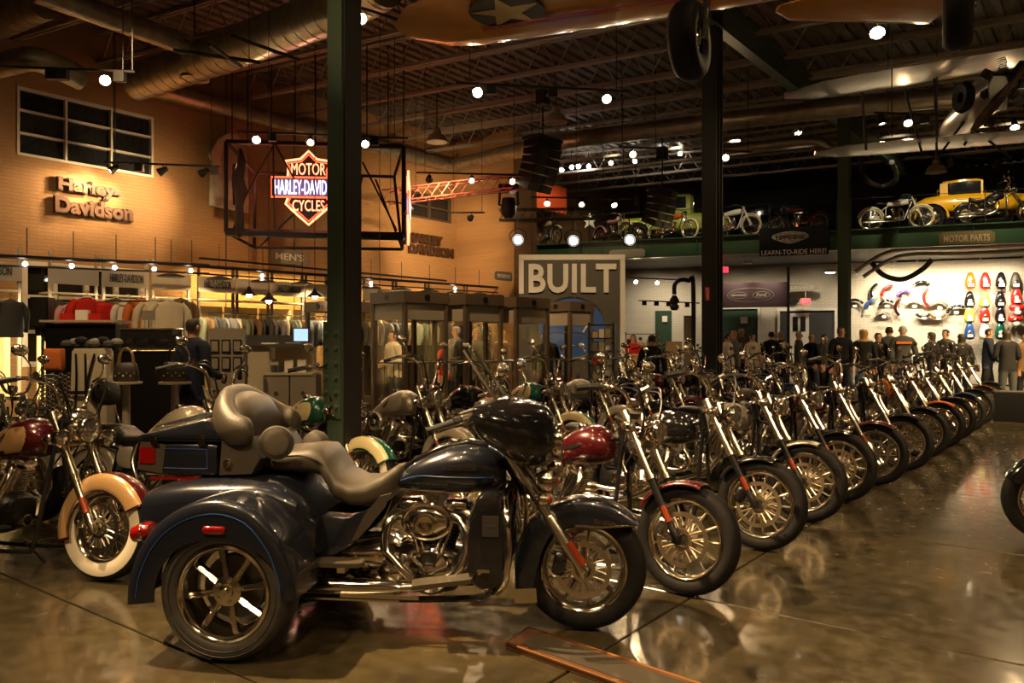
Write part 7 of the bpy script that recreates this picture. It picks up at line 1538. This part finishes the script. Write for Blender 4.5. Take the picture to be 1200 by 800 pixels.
def clothe(me, J, sel, off, lim=None):
    """Garment shell: the part of the body surface for which sel(point) holds, lifted off the skin and closed with a rim."""
    keep = [p.index for p in me.polygons if sel(p.center)]
    used = {}; vs = []; fs = []
    for pi_ in keep:
        f = []
        for vi in me.polygons[pi_].vertices:
            if vi not in used:
                used[vi] = len(vs); v = me.vertices[vi]; vs.append(v.co+v.normal*off)
            f.append(used[vi])
        fs.append(f)
    cnt = {}
    for f in fs:
        for a, b in zip(f, f[1:]+f[:1]): cnt[(min(a, b), max(a, b))] = cnt.get((min(a, b), max(a, b)), 0)+1
    inner = {}; inv = {v: k for k, v in used.items()}
    for (a, b), c in cnt.items():
        if c == 1:
            for q in (a, b):
                if q not in inner: inner[q] = len(vs); vs.append(me.vertices[inv[q]].co.copy())
            fs.append([a, b, inner[b], inner[a]])
    m2 = bpy.data.meshes.new('garment'); m2.from_pydata([tuple(v) for v in vs], [], fs); m2.shade_smooth(); m2.materials.append(None); return m2
BODY = {}
def pose(key):
    if key in BODY: return BODY[key]
    al, ar, ln, st = POSES[key]; J, RD, PA = skeleton(al, ar, ln, st); me = build_pose(key, J, RD, PA)
    # face: pull a nose and chin out of the head, press the eye sockets in (front is -y)
    hy = J['skull'].y
    for v in me.vertices:
        x, y, z = v.co
        if z > 1.53 and y < hy-.03:
            if abs(x) < .022 and 1.60 < z < 1.665: v.co.y -= .024*(1-abs(x)/.022)
            if abs(x) < .03 and 1.535 < z < 1.575: v.co.y -= .010
            if .015 < abs(x) < .045 and 1.645 < z < 1.675: v.co.y += .006
    me.shade_smooth(); me.materials.clear(); me.materials.append(None)
    wrz = {s: J['wr'+s] for s in 'lr'}
    def hand(p): return min((p-J['wr'+s]).dot((J['wr'+s]-J['el'+s]).normalized()) if abs((p-J['wr'+s]).length) < .24 else -9 for s in 'lr') is not None and any((p-J['wr'+s]).length < .22 and (p-J['wr'+s]).dot((J['wr'+s]-J['el'+s]).normalized()) > -.02 and abs(p.x) > .08 and p.z > .7 for s in 'lr')
    top = clothe(me, J, lambda p: .86 < p.z < 1.515 and not hand(p) and (p.z > .93 or abs(p.x) < .2), .016)
    legs = clothe(me, J, lambda p: .10 < p.z < .97 and abs(p.x) < .205 and not hand(p), .010)
    hair_s = clothe(me, J, lambda p: p.z > 1.60 and (p.y > hy-.015 or p.z > 1.705), .012)
    hair_l = clothe(me, J, lambda p: p.z > 1.47 and (p.y > hy-.01 or p.z > 1.70) and abs(p.x) < .13, .024)
    shoes = clothe(me, J, lambda p: p.z < .10, .010)
    ears = MB(); [ears.ball((s*.078, hy+.008, 1.635), (.012, .022, .032), 8, 6) for s in (-1, 1)]
    eyes = MB(); [eyes.ball((s*.028, hy-.066, 1.655), (.012, .008, .007), 8, 5) for s in (-1, 1)]
    mouth = MB(); mouth.ball((0, hy-.068, 1.583), (.024, .008, .006), 8, 5)
    BODY[key] = (me, top, legs, hair_s, hair_l, shoes, ears.mesh(), eyes.mesh(), mouth.mesh(), hy); return BODY[key]
mk('lips', (.35, .12, .1), 0, .5)
def person(px, Y, h, face, top, legs, hair, label, ps='down', long=False, extra=None):
    body, tp, lg, hs, hl, sh, er, ey, mo, hy = pose(ps); g = gpos(px, Y)
    t = thing('person', label, 'person', g, R(face)); sc = h/1.78; t.scale = (sc*1.02, sc*1.02, sc)
    b = ob('body', body, M['skin'], t); ob('ears', er, M['skin'], b); ob('eyes', ey, M['hair_dark'], b); ob('mouth', mo, M['lips'], b)
    ob('jacket', tp, M[top], t); ob('trousers', lg, M[legs], t); ob('hair', hl if long else hs, M[hair], t); ob('shoes', sh, M['black_satin'], t)
    if extra: extra(t)
    return t
def shirt_front(t): ob('shirt_front', MB().prism([(-.04, 1.46), (.04, 1.46), (.012, 1.22), (-.012, 1.22)], -.155, -.128).mesh(0), M['cloth_white'], t)
def band(t): ob('shoulder_stripe', MB().box((0, .125, 1.38), (.30, .03, .05)).mesh(0), M['cloth_orange'], t, label='orange stripe')
person(222, 9.0, 1.80, 150, 'cloth_navy', 'denim', 'hair_dark', 'shop worker in dark top and jeans bending over the dark display case, back to us', 'both')
person(463, 15.2, 1.74, -50, 'cloth_cream', 'cloth_charcoal', 'hair_dark', 'person in a cream top behind the tallest kiosk, facing right', 'both')
person(536, 13.2+1.6, 1.82, -60, 'cloth_grey', 'cloth_charcoal', 'hair_grey', 'tall grey-haired person in a grey shirt seen through the middle kiosk', 'bent')
person(524, 15.6, 1.6, 40, 'cloth_red', 'cloth_black', 'hair_dark', 'shorter person in dark red beside the grey-shirted one')
person(558, 15.4, 1.78, 20, 'cloth_olive', 'cloth_charcoal', 'hair_blond', 'light-haired person in an olive jacket behind the middle kiosk')
person(571, 16.4, 1.80, -30, 'cloth_charcoal', 'cloth_black', 'hair_dark', 'person in a charcoal jacket turned left behind the kiosks', 'bent', extra=shirt_front)
person(588, 16.0, 1.76, 160, 'cloth_brown', 'cloth_black', 'hair_blond', 'person in brown seen from behind left of the lettered panel', long=True)
person(640, 15.9, 1.75, 10, 'cloth_black', 'cloth_black', 'hair_dark', 'person in black standing before the lettered panel', extra=shirt_front)
person(764, 14.6, 1.66, 170, 'cloth_black', 'cloth_charcoal', 'hair_dark', 'person all in black with back turned, by the tall carton')
person(742, 19.5, 1.7, 0, 'cloth_red', 'cloth_black', 'hair_dark', 'person in red among the shelves right of the lettered panel')
person(852, 20.3, 1.74, 100, 'cloth_white', 'denim', 'hair_dark', 'person in a white shirt left of the group at the green doorway')
person(861, 20.8, 1.82, -90, 'cloth_grey', 'cloth_charcoal', 'hair_blond', 'fair-haired person in grey talking in the group at the green doorway', 'bent')
person(869, 22, 1.90, 20, 'cloth_brown', 'cloth_black', 'hair_grey', 'tallest grey-haired person at the back of the doorway group')
person(880, 20.0, 1.74, 30, 'cloth_cream', 'cloth_black', 'hair_dark', 'person in a cream jacket at the right of the doorway group', 'both')
person(904, 21.0, 1.80, 150, 'cloth_black', 'cloth_black', 'hair_dark', 'person in a black suit, left one of the dark pair before the pillar')
person(915, 21.4, 1.80, -80, 'cloth_black', 'cloth_black', 'hair_grey', 'person in a black suit facing left, right one of the dark pair', extra=shirt_front)
person(936, 20.6, 1.80, 70, 'cloth_charcoal', 'cloth_black', 'hair_grey', 'grey-haired person in a dark coat before the open doorway')
person(951, 20.8, 1.72, 120, 'cloth_black', 'cloth_black', 'hair_blond', 'fair-haired person in black right of the dark coat')
person(966, 21.0, 1.72, 40, 'cloth_charcoal', 'cloth_black', 'hair_dark', 'dark-haired person in charcoal left of the thin column')
person(985, 17.3, 1.86, 5, 'cloth_black', 'cloth_black', 'hair_dark', 'person in a black printed T-shirt beside the thin column', 'bent')
person(1012, 17.6, 1.80, 170, 'cloth_black', 'denim', 'hair_blond', 'woman with long blond hair, back turned, right of the thin column', long=True)
person(1029, 18.6, 1.74, 0, 'cloth_black', 'cloth_black', 'hair_dark', 'person in black facing us right of the blond woman')
person(1042, 19.5, 1.90, 160, 'cloth_charcoal', 'cloth_black', 'hair_dark', 'tall dark-haired person behind the blond woman')
person(1058, 18.2, 1.9, 165, 'cloth_charcoal', 'cloth_black', 'hair_grey', 'person in a dark jacket with an orange shoulder stripe, seen from behind', 'down', extra=band)
person(1094, 18, 1.74, -150, 'cloth_black', 'cloth_black', 'hair_dark', 'stooping dark figure left of the bearded group', 'both', long=True)
person(1109, 18.6, 1.82, -70, 'cloth_charcoal', 'cloth_black', 'hair_dark', 'person in charcoal turned left beneath the painted parts', 'bent')
person(1127, 18.0, 1.70, 180, 'cloth_black', 'cloth_black', 'hair_dark', 'small dark figure seen from behind, left of the suited man', long=True)
person(1157, 18.6, 1.84, 62, 'cloth_navy', 'cloth_black', 'hair_dark', 'man in a dark suit and white collar walking to the right', 'walk', extra=shirt_front)
person(1181, 17.0, 1.78, 175, 'cloth_black', 'cloth_charcoal', 'hair_dark', 'broad dark figure from behind beside the suited man', 'both', long=True)
person(1201, 18.0, 1.72, -20, 'cloth_brown', 'cloth_black', 'hair_dark', 'person in brown at the right edge', 'bent')
q = thing('display_table', 'dark cloth-covered table with small goods at the right edge beyond the aisle', 'table', gpos(1196, 15.0), R(-37)); q.scale = (.8, .8, .72)
ob('cloth', MB().rings([[V((x*.5*k, y*.35*k, z)) for x, y in ((-1,-1),(1,-1),(1,1),(-1,1))] for z, k in ((.01, 1.05), (.74, 1), (.76, .98))]).mesh(30), M['black_satin'], q); ob('top', MB().box((0, 0, .77), (.9, .62, .02)).mesh(0), M['cloth_charcoal'], q)
# every aimed light becomes a lamp; the unseen ones put over and behind the photographer get their own can, bulb and hanger
for i, (loc, aim, wt, cone, col, rad) in enumerate(LAMPS):
    spot(loc, aim, wt, cone, col, rad, .9)
    if i < N_TOP:
        d = (aim-loc).normalized()
        t = thing('unseen_spotlight', 'unseen black ceiling spotlight above the picture, %s lamp of the %s overhead track' % (ORD[i % 9], ORD[i//9]), 'lamp', loc-d*.16, 0, 'unseen spotlights above the picture')
        ob('can', cm('topcan', lambda b: b.lathe([(0, -.14), (.06, -.12), (.085, .0), (.09, .07), (.08, .07), (.06, 0)], 14, (0, 0, 0), 'x')), M['rig_black'], t, rot=d.to_track_quat('X', 'Z').to_euler())
        ob('bulb', cm('topbulb', lambda b: b.ball((.05, 0, 0), (.02, .06, .06), 10, 6)), M['bulb'], t, rot=d.to_track_quat('X', 'Z').to_euler())
        ob('hanger', cm(('tophang', round(loc.z, 1)), lambda b: b.cyl((0, 0, 0), (0, 0, 1.0), .012, n=5)), M['rig_black'], t)
